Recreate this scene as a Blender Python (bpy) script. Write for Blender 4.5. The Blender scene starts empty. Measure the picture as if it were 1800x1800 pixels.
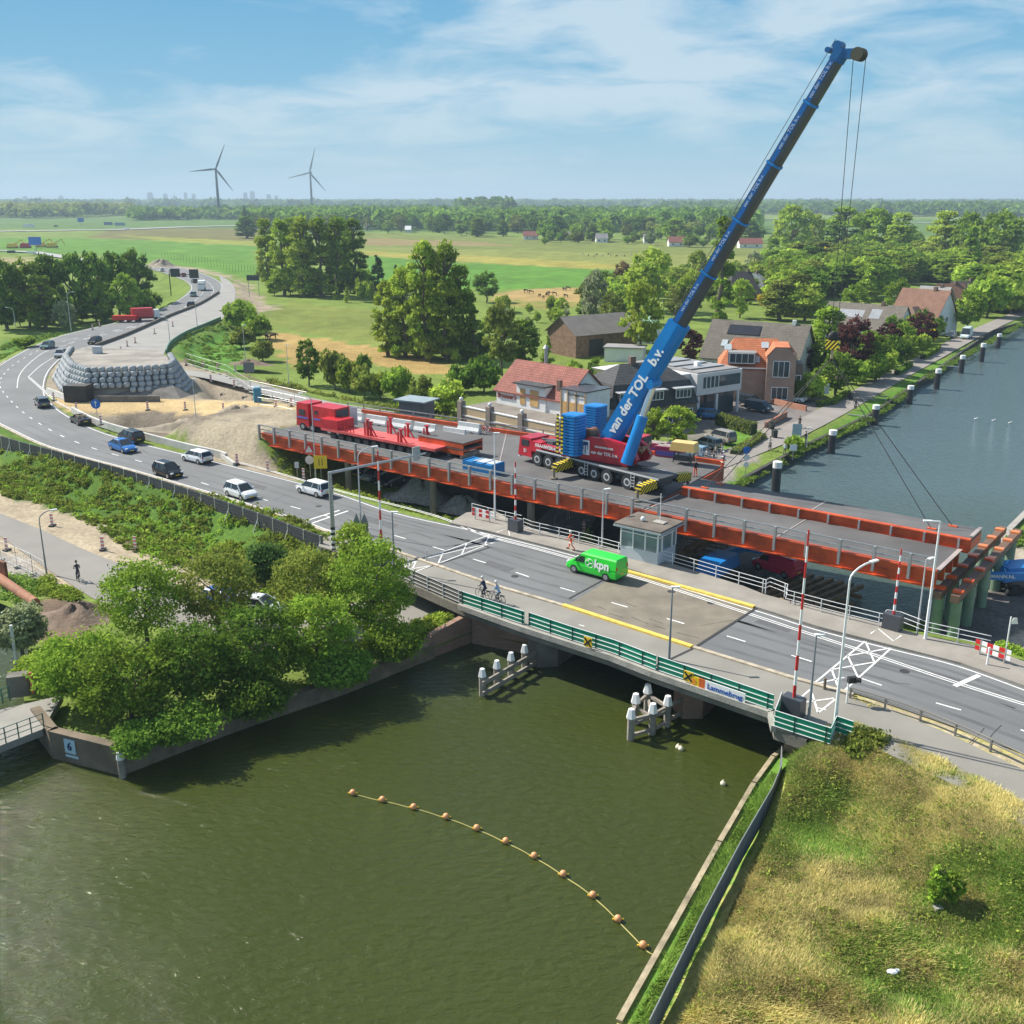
import bpy, math, random
import numpy as np
from mathutils import Vector, Matrix
from mathutils.geometry import delaunay_2d_cdt, tessellate_polygon
random.seed(7); rng = np.random.default_rng(7)
S = bpy.context.scene; COL = S.collection
# ---------------------------------------------------------------- camera
HC = 30.0; PITCH = math.atan(550/1800); CP, SP = math.cos(PITCH), math.sin(PITCH)
cd = bpy.data.cameras.new('camera'); cam = bpy.data.objects.new('camera', cd); COL.objects.link(cam)
cam.location = (0, 0, HC); cam.rotation_euler = (math.pi/2-PITCH, 0, 0)
cd.sensor_width = 36; cd.lens = 36; cd.clip_start = 1; cd.clip_end = 90000
S.camera = cam
# ---------------------------------------------------------------- sky and sun
SUN_EL = math.radians(43); SX, SY = -0.88, 0.475          # horizontal direction towards the sun
w = bpy.data.worlds.new("World"); S.world = w; w.use_nodes = True
nt = w.node_tree; nt.nodes.clear()
def N(t, ty, **k):
    n = t.nodes.new(ty)
    for a, b in k.items(): setattr(n, a, b)
    return n
sky = N(nt, 'ShaderNodeTexSky', sky_type='NISHITA'); sky.sun_disc = False
sky.sun_elevation = SUN_EL; sky.sun_rotation = math.atan2(SX, SY); sky.altitude = 0
sky.air_density = 1.0; sky.dust_density = 1.1; sky.ozone_density = 1.6
tc = N(nt, 'ShaderNodeTexCoord'); sep = N(nt, 'ShaderNodeSeparateXYZ'); nt.links.new(tc.outputs['Generated'], sep.inputs[0])
# clouds lie on a plane overhead: direction / height gives the place on that plane
add = N(nt, 'ShaderNodeMath', operation='MAXIMUM'); nt.links.new(sep.outputs[2], add.inputs[0]); add.inputs[1].default_value = 0.0
add2 = N(nt, 'ShaderNodeMath', operation='ADD'); nt.links.new(add.outputs[0], add2.inputs[0]); add2.inputs[1].default_value = 0.2
dx = N(nt, 'ShaderNodeMath', operation='DIVIDE'); nt.links.new(sep.outputs[0], dx.inputs[0]); nt.links.new(add2.outputs[0], dx.inputs[1])
dy = N(nt, 'ShaderNodeMath', operation='DIVIDE'); nt.links.new(sep.outputs[1], dy.inputs[0]); nt.links.new(add2.outputs[0], dy.inputs[1])
cmb = N(nt, 'ShaderNodeCombineXYZ'); nt.links.new(dx.outputs[0], cmb.inputs[0]); nt.links.new(dy.outputs[0], cmb.inputs[1])
mp = N(nt, 'ShaderNodeMapping'); nt.links.new(cmb.outputs[0], mp.inputs[0]); mp.inputs['Rotation'].default_value = (0, 0, 0.35); mp.inputs['Scale'].default_value = (0.8, 1.0, 1); mp.inputs['Location'].default_value = (4.1, 1.3, 0)
n1 = N(nt, 'ShaderNodeTexNoise'); n1.inputs['Scale'].default_value = 2.9; n1.inputs['Detail'].default_value = 9; n1.inputs['Roughness'].default_value = 0.6; n1.inputs['Distortion'].default_value = 0.5
nt.links.new(mp.outputs[0], n1.inputs['Vector'])
n2 = N(nt, 'ShaderNodeTexNoise'); n2.inputs['Scale'].default_value = 1.0; n2.inputs['Detail'].default_value = 3
nt.links.new(mp.outputs[0], n2.inputs['Vector'])
mu = N(nt, 'ShaderNodeMath', operation='MULTIPLY'); nt.links.new(n1.outputs[0], mu.inputs[0]); nt.links.new(n2.outputs[0], mu.inputs[1])
cr = N(nt, 'ShaderNodeMapRange'); cr.inputs['From Min'].default_value = 0.20; cr.inputs['From Max'].default_value = 0.34; cr.inputs['To Max'].default_value = 0.72; nt.links.new(mu.outputs[0], cr.inputs['Value'])
mix = N(nt, 'ShaderNodeMixRGB'); nt.links.new(cr.outputs[0], mix.inputs['Fac']); hsv = N(nt, 'ShaderNodeHueSaturation'); hsv.inputs['Saturation'].default_value = 1.22; hsv.inputs['Hue'].default_value = .495; hsv.inputs['Value'].default_value = 1.0; nt.links.new(sky.outputs[0], hsv.inputs['Color']); rmp = N(nt, 'ShaderNodeValToRGB'); nt.links.new(sep.outputs[2], rmp.inputs[0]); el = rmp.color_ramp.elements; el[0].position = 0; el[0].color = (2.9, 4.5, 5.2, 1); el[1].position = .30; el[1].color = (.7, 2.5, 4.6, 1); e_ = el.new(.05); e_.color = (2.0, 3.9, 5.1, 1); e_ = el.new(.16); e_.color = (1.15, 3.05, 4.8, 1)
up_ = N(nt, 'ShaderNodeMapRange'); up_.inputs['From Min'].default_value = .25; up_.inputs['From Max'].default_value = .5; nt.links.new(sep.outputs[2], up_.inputs['Value']); ms_ = N(nt, 'ShaderNodeMixRGB'); nt.links.new(up_.outputs[0], ms_.inputs['Fac']); nt.links.new(rmp.outputs[0], ms_.inputs[1]); nt.links.new(hsv.outputs[0], ms_.inputs[2]); nt.links.new(ms_.outputs[0], mix.inputs[1]); mix.inputs[2].default_value = (4.7, 5.5, 6.0, 1)
hz = N(nt, 'ShaderNodeMapRange'); hz.inputs['From Min'].default_value = 0.0; hz.inputs['From Max'].default_value = 0.09; hz.inputs['To Min'].default_value = 0.85; hz.inputs['To Max'].default_value = 0.0; nt.links.new(sep.outputs[2], hz.inputs['Value'])
mixh = N(nt, 'ShaderNodeMixRGB'); nt.links.new(hz.outputs[0], mixh.inputs['Fac']); nt.links.new(mix.outputs[0], mixh.inputs[1]); mixh.inputs[2].default_value = (2.9, 4.3, 4.9, 1)
bg = N(nt, 'ShaderNodeBackground'); bg.inputs[1].default_value = 0.095; nt.links.new(mixh.outputs[0], bg.inputs[0])
wo = N(nt, 'ShaderNodeOutputWorld'); nt.links.new(bg.outputs[0], wo.inputs[0])
sl = bpy.data.lights.new('sun', 'SUN'); sl.energy = 5.0; sl.angle = math.radians(0.6); sl.color = (1, 0.95, 0.86)
so = bpy.data.objects.new('sun', sl); COL.objects.link(so)
so.rotation_euler = (-Vector((SX*math.cos(SUN_EL), SY*math.cos(SUN_EL), math.sin(SUN_EL)))).to_track_quat('-Z', 'Y').to_euler()
S.view_settings.view_transform = 'Standard'; S.view_settings.look = 'None'; S.view_settings.exposure = 0.62; S.view_settings.gamma = 1
# ---------------------------------------------------------------- helpers
def G(px, py, z=0.0):
    """world point seen at photo pixel (1800 px frame) on the level z"""
    u = (px-900)/1800; v = (900-py)/1800
    d = (u, CP+v*SP, -SP+v*CP); t = (z-HC)/d[2]
    return Vector((d[0]*t, d[1]*t, z))
def depth(p): return p[1]*CP-(p[2]-HC)*SP
def tag(o, label=None, cat=None, group=None, kind=None):
    if label: o['label'] = label
    if cat: o['category'] = cat
    if group: o['group'] = group
    if kind: o['kind'] = kind
    return o
def thing(name, label, cat, loc=(0, 0, 0), rz=0, group=None):
    o = bpy.data.objects.new(name, None); COL.objects.link(o); o.empty_display_size = .3
    o.location = loc; o.rotation_euler = (0, 0, rz)
    return tag(o, label, cat, group)
def rot(v, a):
    c, s = math.cos(a), math.sin(a); return Vector((v[0]*c-v[1]*s, v[0]*s+v[1]*c, v[2]))
MATS = {}
def M(name, c, rough=.6, metal=0, var=.12, scale=.8, c2=None, bump=0, bscale=None, spec=None, detail=4):
    if name in MATS: return MATS[name]
    m = bpy.data.materials.new(name); m.use_nodes = True; t = m.node_tree; b = t.nodes['Principled BSDF']
    b.inputs['Roughness'].default_value = rough; b.inputs['Metallic'].default_value = metal
    if spec is not None: b.inputs['Specular IOR Level'].default_value = spec
    co = N(t, 'ShaderNodeTexCoord'); no = N(t, 'ShaderNodeTexNoise'); no.inputs['Scale'].default_value = scale; no.inputs['Detail'].default_value = detail
    t.links.new(co.outputs['Object'], no.inputs['Vector'])
    mr = N(t, 'ShaderNodeMapRange'); mr.inputs['From Min'].default_value = .3; mr.inputs['From Max'].default_value = .7; t.links.new(no.outputs[0], mr.inputs['Value'])
    mx = N(t, 'ShaderNodeMixRGB'); t.links.new(mr.outputs[0], mx.inputs['Fac'])
    a = [x*(1-var) for x in c]; d = c2 if c2 else [min(1, x*(1+var)) for x in c]
    mx.inputs[1].default_value = (*a, 1); mx.inputs[2].default_value = (*d, 1); t.links.new(mx.outputs[0], b.inputs['Base Color'])
    if bump:
        nb = N(t, 'ShaderNodeTexNoise'); nb.inputs['Scale'].default_value = bscale or scale*6; nb.inputs['Detail'].default_value = 6; t.links.new(co.outputs['Object'], nb.inputs['Vector'])
        bu = N(t, 'ShaderNodeBump'); bu.inputs['Strength'].default_value = bump; bu.inputs['Distance'].default_value = .1
        t.links.new(nb.outputs[0], bu.inputs['Height']); t.links.new(bu.outputs[0], b.inputs['Normal'])
    MATS[name] = m; return m
def paint(name, c, **k):
    k.setdefault('rough', .35); k.setdefault('var', .04); return M(name, c, **k)
def stripes(name, c1, c2, period, axis=0, diag=0, rough=.5):
    if name in MATS: return MATS[name]
    m = M(name, c1, rough); t = m.node_tree; b = t.nodes['Principled BSDF']
    co = N(t, 'ShaderNodeTexCoord'); sp = N(t, 'ShaderNodeSeparateXYZ'); t.links.new(co.outputs['Object'], sp.inputs[0])
    src = sp.outputs[axis]
    if diag:
        a = N(t, 'ShaderNodeMath', operation='ADD'); t.links.new(sp.outputs[axis], a.inputs[0]); q = N(t, 'ShaderNodeMath', operation='MULTIPLY'); t.links.new(sp.outputs[2], q.inputs[0]); q.inputs[1].default_value = diag; t.links.new(q.outputs[0], a.inputs[1]); src = a.outputs[0]
    mo = N(t, 'ShaderNodeMath', operation='FLOORED_MODULO'); t.links.new(src, mo.inputs[0]); mo.inputs[1].default_value = period
    gt = N(t, 'ShaderNodeMath', operation='GREATER_THAN'); t.links.new(mo.outputs[0], gt.inputs[0]); gt.inputs[1].default_value = period/2
    mx = N(t, 'ShaderNodeMixRGB'); t.links.new(gt.outputs[0], mx.inputs['Fac']); mx.inputs[1].default_value = (*c1, 1); mx.inputs[2].default_value = (*c2, 1)
    t.links.new(mx.outputs[0], b.inputs['Base Color']); return m
def bricks(name, c1, c2, mortar, sx=.22, sy=.07, rough=.85, vertical=True):
    if name in MATS: return MATS[name]
    m = M(name, c1, rough); t = m.node_tree; b = t.nodes['Principled BSDF']
    co = N(t, 'ShaderNodeTexCoord'); sp = N(t, 'ShaderNodeSeparateXYZ'); t.links.new(co.outputs['Object'], sp.inputs[0])
    a = N(t, 'ShaderNodeMath', operation='ADD'); t.links.new(sp.outputs[0], a.inputs[0]); t.links.new(sp.outputs[1], a.inputs[1])
    cb = N(t, 'ShaderNodeCombineXYZ'); t.links.new(a.outputs[0], cb.inputs[0]); t.links.new(sp.outputs[2], cb.inputs[1])
    br = N(t, 'ShaderNodeTexBrick'); t.links.new(cb.outputs[0], br.inputs['Vector']); br.inputs['Scale'].default_value = 1
    br.inputs['Brick Width'].default_value = sx; br.inputs['Row Height'].default_value = sy; br.inputs['Mortar Size'].default_value = min(sx, sy)*.1
    br.inputs['Color1'].default_value = (*c1, 1); br.inputs['Color2'].default_value = (*c2, 1); br.inputs['Mortar'].default_value = (*mortar, 1)
    no = N(t, 'ShaderNodeTexNoise'); no.inputs['Scale'].default_value = .6; no.inputs['Detail'].default_value = 5; t.links.new(co.outputs['Object'], no.inputs['Vector'])
    mr = N(t, 'ShaderNodeMapRange'); mr.inputs['To Min'].default_value = .6; mr.inputs['To Max'].default_value = 1.35; t.links.new(no.outputs[0], mr.inputs['Value'])
    mm = N(t, 'ShaderNodeVectorMath', operation='SCALE'); t.links.new(br.outputs[0], mm.inputs[0]); t.links.new(mr.outputs[0], mm.inputs['Scale'])
    t.links.new(mm.outputs[0], b.inputs['Base Color']); return m
class MB:
    def __init__(s): s.v = []; s.f = []; s.m = []; s.cur = 0
    def add(s, vs, fs):
        o = len(s.v); s.v += [tuple(x) for x in vs]
        for f in fs: s.f.append([i+o for i in f]); s.m.append(s.cur)
        return s
    def box(s, c, d, rz=0, top=None):
        x, y, z = d[0]/2, d[1]/2, d[2]/2; tx, ty = (top if top else (1, 1))
        P = [(-x, -y, -z), (x, -y, -z), (x, y, -z), (-x, y, -z), (-x*tx, -y*ty, z), (x*tx, -y*ty, z), (x*tx, y*ty, z), (-x*tx, y*ty, z)]
        c = Vector(c)
        return s.add([rot(p, rz)+c for p in P], [(0, 3, 2, 1), (4, 5, 6, 7), (0, 1, 5, 4), (1, 2, 6, 5), (2, 3, 7, 6), (3, 0, 4, 7)])
    def beam(s, a, b, w_, h_, up=(0, 0, 1)):
        a = Vector(a); b = Vector(b); d = (b-a).normalized(); up = Vector(up)
        if abs(d.dot(up)) > .98: up = Vector((1, 0, 0))
        r = d.cross(up).normalized()*w_/2; u = r.cross(d).normalized()*h_/2
        P = [a-r-u, a+r-u, a+r+u, a-r+u, b-r-u, b+r-u, b+r+u, b-r+u]
        return s.add(P, [(0, 1, 2, 3), (7, 6, 5, 4), (0, 4, 5, 1), (1, 5, 6, 2), (2, 6, 7, 3), (3, 7, 4, 0)])
    def cyl(s, a, b, r0, r1=None, n=12, caps=True):
        a = Vector(a); b = Vector(b); r1 = r0 if r1 is None else r1; d = (b-a).normalized()
        up = Vector((0, 0, 1)) if abs(d.z) < .95 else Vector((1, 0, 0)); x = d.cross(up).normalized(); y = d.cross(x)
        P = []
        for q, r in ((a, r0), (b, r1)):
            for i in range(n):
                t = 2*math.pi*i/n; P.append(q+x*math.cos(t)*r+y*math.sin(t)*r)
        F = [(i, (i+1) % n, n+(i+1) % n, n+i) for i in range(n)]
        if caps: F += [tuple(range(n))[::-1], tuple(range(n, 2*n))]
        return s.add(P, F)
    def tube(s, pts, r, n=6):
        pts = [Vector(p) for p in pts]
        for a, b in zip(pts, pts[1:]): s.cyl(a, b, r, n=n)
        return s
    def prism(s, poly, z0, z1):
        n = len(poly); P = [(p[0], p[1], z0) for p in poly]+[(p[0], p[1], z1) for p in poly]
        tri = tessellate_polygon([[Vector((p[0], p[1], 0)) for p in poly]])
        F = [(t[0]+n, t[1]+n, t[2]+n) for t in tri]+[(t[2], t[1], t[0]) for t in tri]
        F += [(i, (i+1) % n, n+(i+1) % n, n+i) for i in range(n)]
        return s.add(P, F)
    def sheet(s, poly, z):
        P = [(p[0], p[1], z) for p in poly]
        return s.add(P, [tuple(t) for t in tessellate_polygon([[Vector((p[0], p[1], 0)) for p in poly]])])
    def extr(s, prof, a, b, up=(0, 0, 1)):
        """profile of (side, up) points swept from a to b"""
        a = Vector(a); b = Vector(b); d = (b-a).normalized(); r = d.cross(Vector(up)).normalized(); u = r.cross(d).normalized(); n = len(prof)
        P = [a+r*p[0]+u*p[1] for p in prof]+[b+r*p[0]+u*p[1] for p in prof]
        F = [(i, (i+1) % n, n+(i+1) % n, n+i) for i in range(n)]+[tuple(range(n))[::-1], tuple(range(n, 2*n))]
        return s.add(P, F)
    def sph(s, c, r, n=10, m=6, sq=(1, 1, 1)):
        P = []; c = Vector(c)
        for j in range(m+1):
            ph = math.pi*j/m
            for i in range(n):
                t = 2*math.pi*i/n; P.append(c+Vector((math.sin(ph)*math.cos(t)*r*sq[0], math.sin(ph)*math.sin(t)*r*sq[1], math.cos(ph)*r*sq[2])))
        return s.add(P, [(j*n+i, (j+1)*n+i, (j+1)*n+(i+1) % n, j*n+(i+1) % n) for j in range(m) for i in range(n)])
    def build(s, name, mat, parent=None, world=False, smooth=False, fixn=True):
        me = bpy.data.meshes.new(name); V = s.v
        if parent and world:
            mi = Matrix.LocRotScale(parent.location, parent.rotation_euler, None).inverted(); V = [tuple(mi @ Vector(x)) for x in V]
        me.from_pydata(V, [], s.f)
        for m in (mat if isinstance(mat, (list, tuple)) else [mat]): me.materials.append(m)
        if any(s.m): me.polygons.foreach_set('material_index', s.m)
        if fixn:
            import bmesh
            bm = bmesh.new(); bm.from_mesh(me); bmesh.ops.recalc_face_normals(bm, faces=bm.faces); bm.to_mesh(me); bm.free()
        if smooth: me.polygons.foreach_set('use_smooth', [True]*len(me.polygons))
        me.update()
        o = bpy.data.objects.new(name, me); COL.objects.link(o)
        if parent: o.parent = parent
        return o
def kids(o): return [c for c in o.children]
def copy_tree(o, parent=None):
    ch = kids(o); c = o.copy(); COL.objects.link(c)
    if parent: c.parent = parent
    for k in ch: copy_tree(k, c)
    return c
def smooth_line(pts, k=6):
    P = [Vector(p) for p in pts]; out = []
    for i in range(len(P)-1):
        p0 = P[max(i-1, 0)]; p1 = P[i]; p2 = P[i+1]; p3 = P[min(i+2, len(P)-1)]
        for j in range(k):
            t = j/k; out.append(.5*((2*p1)+(p2-p0)*t+(2*p0-5*p1+4*p2-p3)*t*t+(-p0+3*p1-3*p2+p3)*t**3))
    return out+[P[-1]]
def PX(pts, z=0): return [G(a, b, z) for a, b in pts]
def along(pts, step):
    """points every step metres along a line, with direction"""
    out = []; acc = 0; nxt = 0
    for a, b in zip(pts, pts[1:]):
        L = (b-a).length
        if L < 1e-6: continue
        while nxt <= acc+L: out.append((a+(b-a)*((nxt-acc)/L), (b-a).normalized())); nxt += step
        acc += L
    return out
def ribbon(mb, pts, wd, z=None):
    n = len(pts); L = []; R = []
    for i, p in enumerate(pts):
        d = (pts[min(i+1, n-1)]-pts[max(i-1, 0)]); d.z = 0; d.normalize(); q = Vector((-d.y, d.x, 0))*wd/2; zz = p.z if z is None else z
        L.append((p.x+q.x, p.y+q.y, zz)); R.append((p.x-q.x, p.y-q.y, zz))
    mb.add(L+R, [(i, n+i, n+i+1, i+1) for i in range(n-1)])
def dashes(mb, pts, wd, z, on, off):
    s = along(pts, .5); k = on+off
    seg = []; cur = []
    for i, (p, d) in enumerate(s):
        if (i*.5) % k <= on+.01: cur.append(p)
        elif cur:
            if len(cur) > 1: seg.append(cur)
            cur = []
    for c in seg: ribbon(mb, c, wd, z)
def text(s, o, xd, yd, size, mat, parent, name='lettering', ext=.01, bold=0, ax='CENTER', shear=0):
    cu = bpy.data.curves.new('t', 'FONT'); cu.body = s; cu.size = size; cu.extrude = ext; cu.offset = bold*size; cu.align_x = ax; cu.align_y = 'CENTER'; cu.shear = shear; cu.resolution_u = 2
    ob = bpy.data.objects.new('t', cu); COL.objects.link(ob); dg = bpy.context.evaluated_depsgraph_get(); dg.update()
    me = bpy.data.meshes.new_from_object(ob.evaluated_get(dg)); bpy.data.objects.remove(ob); bpy.data.curves.remove(cu)
    xd = Vector(xd).normalized(); yd = Vector(yd).normalized(); zd = xd.cross(yd).normalized(); yd = zd.cross(xd)
    T = Matrix((xd, yd, zd)).transposed().to_4x4(); T.translation = Vector(o)
    if parent: T = Matrix.LocRotScale(parent.location, parent.rotation_euler, None).inverted() @ T if parent.parent is None else T
    me.transform(T); me.materials.clear(); me.materials.append(mat)
    ob = bpy.data.objects.new(name, me); COL.objects.link(ob); ob.parent = parent; return ob
def struct(name, mb, mat, smooth=False):
    return tag(mb.build(name, mat, smooth=smooth), kind='structure')
# ================================================================ setting: ground, water, roads
WZ = -3.4                                                    # water level
GD = Vector((.56, .83, 0)).normalized()                      # direction of the canal
def pip(X, Y, poly):
    inside = np.zeros(X.shape, bool); n = len(poly)
    for i in range(n):
        x1, y1 = poly[i][0], poly[i][1]; x2, y2 = poly[(i+1) % n][0], poly[(i+1) % n][1]
        if y1 == y2: continue
        c = ((y1 > Y) != (y2 > Y)) & (X < (x2-x1)*(Y-y1)/(y2-y1)+x1); inside ^= c
    return inside
def sdist(X, Y, poly, closed=True):
    d = np.full(X.shape, 1e9); n = len(poly)
    for i in range(n if closed else n-1):
        x1, y1 = poly[i][0], poly[i][1]; x2, y2 = poly[(i+1) % n][0], poly[(i+1) % n][1]
        L = max((x2-x1)**2+(y2-y1)**2, 1e-9); t = np.clip(((X-x1)*(x2-x1)+(Y-y1)*(y2-y1))/L, 0, 1)
        d = np.minimum(d, np.hypot(X-x1-t*(x2-x1), Y-y1-t*(y2-y1)))
    return d
# ---- outlines (photo pixels unprojected to the level each stands on)
OUT_S = [(1830, 1337), (1650, 1268), (1500, 1218), (1397, 1194), (1217, 1139), (992, 1066), (872, 1031), (750, 988), (690, 968), (642, 953), (570, 933), (527, 917), (450, 893), (375, 870), (225, 826), (150, 806), (75, 783), (25, 760), (-20, 735), (-48, 700), (-35, 668), (0, 640), (50, 612), (100, 592), (150, 579), (212, 565), (265, 550), (300, 535), (327, 517), (335, 505), (325, 494), (300, 484), (275, 476), (250, 470)]
OUT_N = [(1830, 1220), (1689, 1169), (1567, 1138), (1439, 1105), (1325, 1069), (1095, 1000), (1000, 972), (860, 937), (695, 900), (580, 862), (412, 819), (250, 779), (175, 757), (120, 730), (92, 708), (80, 688), (84, 660), (100, 638), (125, 620), (172, 605), (225, 587), (300, 555), (350, 535), (380, 518), (392, 506), (385, 494), (360, 482), (325, 472), (275, 467), (250, 464)]
RS = smooth_line(PX(OUT_S), 5); RN = smooth_line(PX(OUT_N), 5)
NEWR = smooth_line(PX([(385, 484), (405, 495), (414, 512), (410, 535), (392, 560), (360, 573), (325, 588), (297, 607), (288, 622)]), 5)+PX([(285, 640), (130, 640), (120, 622), (172, 605), (225, 587), (300, 555), (350, 535), (380, 518), (392, 506)])
BIKE_I = PX([(570, 934), (690, 969), (872, 1032), (992, 1067), (1217, 1140), (1397, 1195), (1467, 1216), (1500, 1226), (1589, 1258), (1661, 1287), (1733, 1322), (1830, 1368)])
BIKE_O = PX([(560, 960), (640, 984), (705, 1015), (811, 1061), (922, 1100), (1078, 1150), (1150, 1178), (1358, 1250), (1362, 1278), (1458, 1306), (1500, 1296), (1571, 1330), (1661, 1372), (1740, 1412), (1830, 1470)])
WALK_I = PX([(1830, 1219), (1689, 1168), (1567, 1137), (1439, 1104), (1325, 1068), (1095, 999), (1000, 971), (860, 936), (790, 921)])
WALK_O = PX([(1830, 1178), (1739, 1142), (1628, 1121), (1550, 1100), (1383, 1058), (1342, 1047), (1300, 1030), (1145, 982), (1075, 968), (1025, 955), (917, 927), (870, 900), (820, 903)])
QR = PX([(1085, 1810), (1261, 1494), (1322, 1389), (1356, 1342), (1372, 1330)], WZ)
QRX = [QR[-1]+GD*t for t in (4, 17, 22)]+PX([(1661, 1095), (1747, 987), (1764, 951), (1800, 914), (1900, 830), (2000, 770)], WZ)
QLF = PX([(1830, 557), (1800, 572), (1744, 588), (1653, 655), (1530, 741), (1405, 802), (1308, 856)], WZ)
CEL = PX([(985, 1166), (830, 1130)], WZ)
QL = [Vector((2.5, 84, WZ))]+CEL+PX([(764, 1158), (700, 1182), (611, 1219), (450, 1274), (400, 1292), (300, 1330), (214, 1364), (93, 1333), (62, 1292), (45, 1250), (48, 1190), (55, 1150), (20, 1085), (-60, 1050)], WZ)
WATER = QR+QRX+[Vector((330, 470, WZ)), Vector((330, 560, WZ))]+QLF+QL+[Vector((-95, 90, WZ)), Vector((-95, 8, WZ)), Vector((-20, 8, WZ)), Vector((-2, 22, WZ))]
PATH_L = PX([(-60, 880), (0, 902), (75, 932), (150, 967), (225, 997), (330, 1035), (480, 1060), (640, 1060), (760, 1040), (860, 1010), (905, 960), (960, 900), (990, 870)], -2.4)
PATH_R = PX([(1060, 890), (1000, 990), (870, 1090), (815, 1108), (740, 1115), (600, 1130), (400, 1130), (240, 1090), (160, 1050), (82, 1000), (0, 942), (-60, 918)], -2.4)
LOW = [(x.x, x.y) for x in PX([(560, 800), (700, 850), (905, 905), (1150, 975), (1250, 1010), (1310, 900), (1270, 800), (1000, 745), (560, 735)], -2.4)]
CANROAD = smooth_line(PX([(1130, 860), (1290, 800), (1420, 745), (1560, 668), (1640, 625), (1720, 583), (1800, 548), (1860, 525)], -2.2), 4)
RAMP = smooth_line(PX([(290, 650), (375, 662), (450, 680), (525, 701), (600, 716), (680, 728)]), 4)
# orange deck frame: s along, t across, z up
DO = Vector((-30.2, 121.4, 0)); DE = Vector((.793, -.609, 0)).normalized(); DN = Vector((.609, .793, 0)).normalized(); DZ = 3.0
def K(s, t, z=0): return DO+DE*s+DN*t+Vector((0, 0, z))
ROADL = [p for p in RS if p.x < -7.5] ; ROADN = [p for p in RN if p.x < 1.5]
PADL = ROADL+ROADN[::-1]
PADR = [p for p in RS if p.x > 17.5][::-1]+[p for p in RN if p.x > 27.5][::-1]
PADR = [G(1830, 1470), G(1661, 1378), G(1571, 1336), G(1500, 1302), G(1458, 1310), G(1372, 1285)]+[G(1372, 1285)+GD*t for t in (4, 14)]+[G(1628, 1121), G(1739, 1142), G(1830, 1178)]
SANDPIX = [(85, 700), (250, 700), (470, 705), (530, 716), (545, 742), (450, 731), (250, 723), (150, 726), (100, 715)]
BAGPAD = [(95, 640), (130, 612), (290, 612), (330, 640), (345, 690), (330, 708), (90, 706), (80, 680)]
APPR = [K(-14, -1.5), K(-14, 17), K(-1, 16), K(-1, -.5)]
def hfun(X, Y):
    X = np.asarray(X, float); Y = np.asarray(Y, float)
    h = np.full(X.shape, -2.45)
    h = h+.18*np.sin(X*.21+1.3*np.sin(Y*.17))*np.cos(Y*.13)+.08*np.sin(X*.9)*np.cos(Y*.8+X*.3)
    def pad(poly, z, fall, mn=0):
        nonlocal h
        ins = pip(X, Y, poly); d = np.where(ins, 0, np.maximum(0, sdist(X, Y, poly)-mn)); t = np.clip(1-d/fall, 0, 1); t = t*t*(3-2*t); h = h*(1-t)+z*t
    pad([(x.x, x.y) for x in PX([(1390, 1330), (1390, 1400), (1330, 1560), (1220, 1830), (1900, 1900), (1900, 1500), (1600, 1345), (1420, 1320)], -1.6)], -1.9, 3)
    h = h+np.where(Y < 58, .12*np.sin(X*.8+Y*.5)*np.cos(Y*.9-X*.2), 0)
    pad(APPR, 2.95, 9)
    pad([(p.x, p.y) for p in PX(SANDPIX)], 0.0, 6)
    pad([(p.x, p.y) for p in PX(BAGPAD)], 0.0, 4)
    pad([(p.x, p.y) for p in NEWR], -.06, 7)
    pad([(p.x, p.y) for p in RAMP]+[(p.x+1, p.y+5) for p in RAMP[::-1]], -.06, 4)
    pad([(p.x, p.y) for p in PADL], -.08, 5, .8)
    pad([(p.x, p.y) for p in PADR], -.08, 7, .3)
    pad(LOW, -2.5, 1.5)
    pp = [(p.x, p.y) for p in PATH_L+PATH_R]
    pad(pp, -2.46, 3, .3)
    pad([(p.x, p.y) for p in CANROAD]+[(p.x+4.5, p.y-5.5) for p in CANROAD[::-1]], -2.27, 4)
    wd = sdist(X, Y, [(p.x, p.y) for p in WATER]); t = np.clip(1-(wd-.6)/2.5, 0, 1); t = t*t*(3-2*t)
    qt = np.where(Y < 60, np.where(X > 2, -3.0, -2.2), -2.5); h = h*(1-t)+np.minimum(h, qt)*t
    return h
def hz1(x, y): return float(hfun(np.array([x]), np.array([y]))[0])
_hc = {}
def GT(px, py):
    """where the ray through a photo pixel meets the terrain"""
    z = -2.4
    for _ in range(6):
        p = G(px, py, z); z = .5*z+.5*hz1(p.x, p.y)
    p = G(px, py, z); p.z = hz1(p.x, p.y); return p
# ---- terrain mesh: rings round the camera, fine near and coarse far, cut along the water's edge
ang = np.radians(np.arange(-56, 56.01, .42)); r = [6.0]
while r[-1] < 45000: r.append(r[-1]*1.0125+.02)
r = np.array(r); A, R = np.meshgrid(ang, r); X = (R*np.sin(A)).ravel(); Y = (R*np.cos(A)).ravel()
WP = [(p.x, p.y) for p in WATER]; keep = ~pip(X, Y, WP) & (sdist(X, Y, WP) > .35); X = X[keep]; Y = Y[keep]
bx = []
for i in range(len(WP)):
    a = np.array(WP[i]); b = np.array(WP[(i+1) % len(WP)]); n = max(1, int(np.hypot(*(b-a))/1.2)); bx += [tuple(a+(b-a)*k/n) for k in range(n)]
nb = len(bx); V2 = [Vector(p) for p in bx]+[Vector(p) for p in zip(X, Y)]
res = delaunay_2d_cdt(V2, [(i, (i+1) % nb) for i in range(nb)], [], 0, 1e-5, False)
vx = np.array([tuple(v) for v in res[0]]); tri = np.array(res[2]); cx = vx[tri].mean(1); ok = ~pip(cx[:, 0], cx[:, 1], WP)
tri = tri[ok]; X, Y = vx[:, 0], vx[:, 1]; Z = hfun(X, Y)
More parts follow.
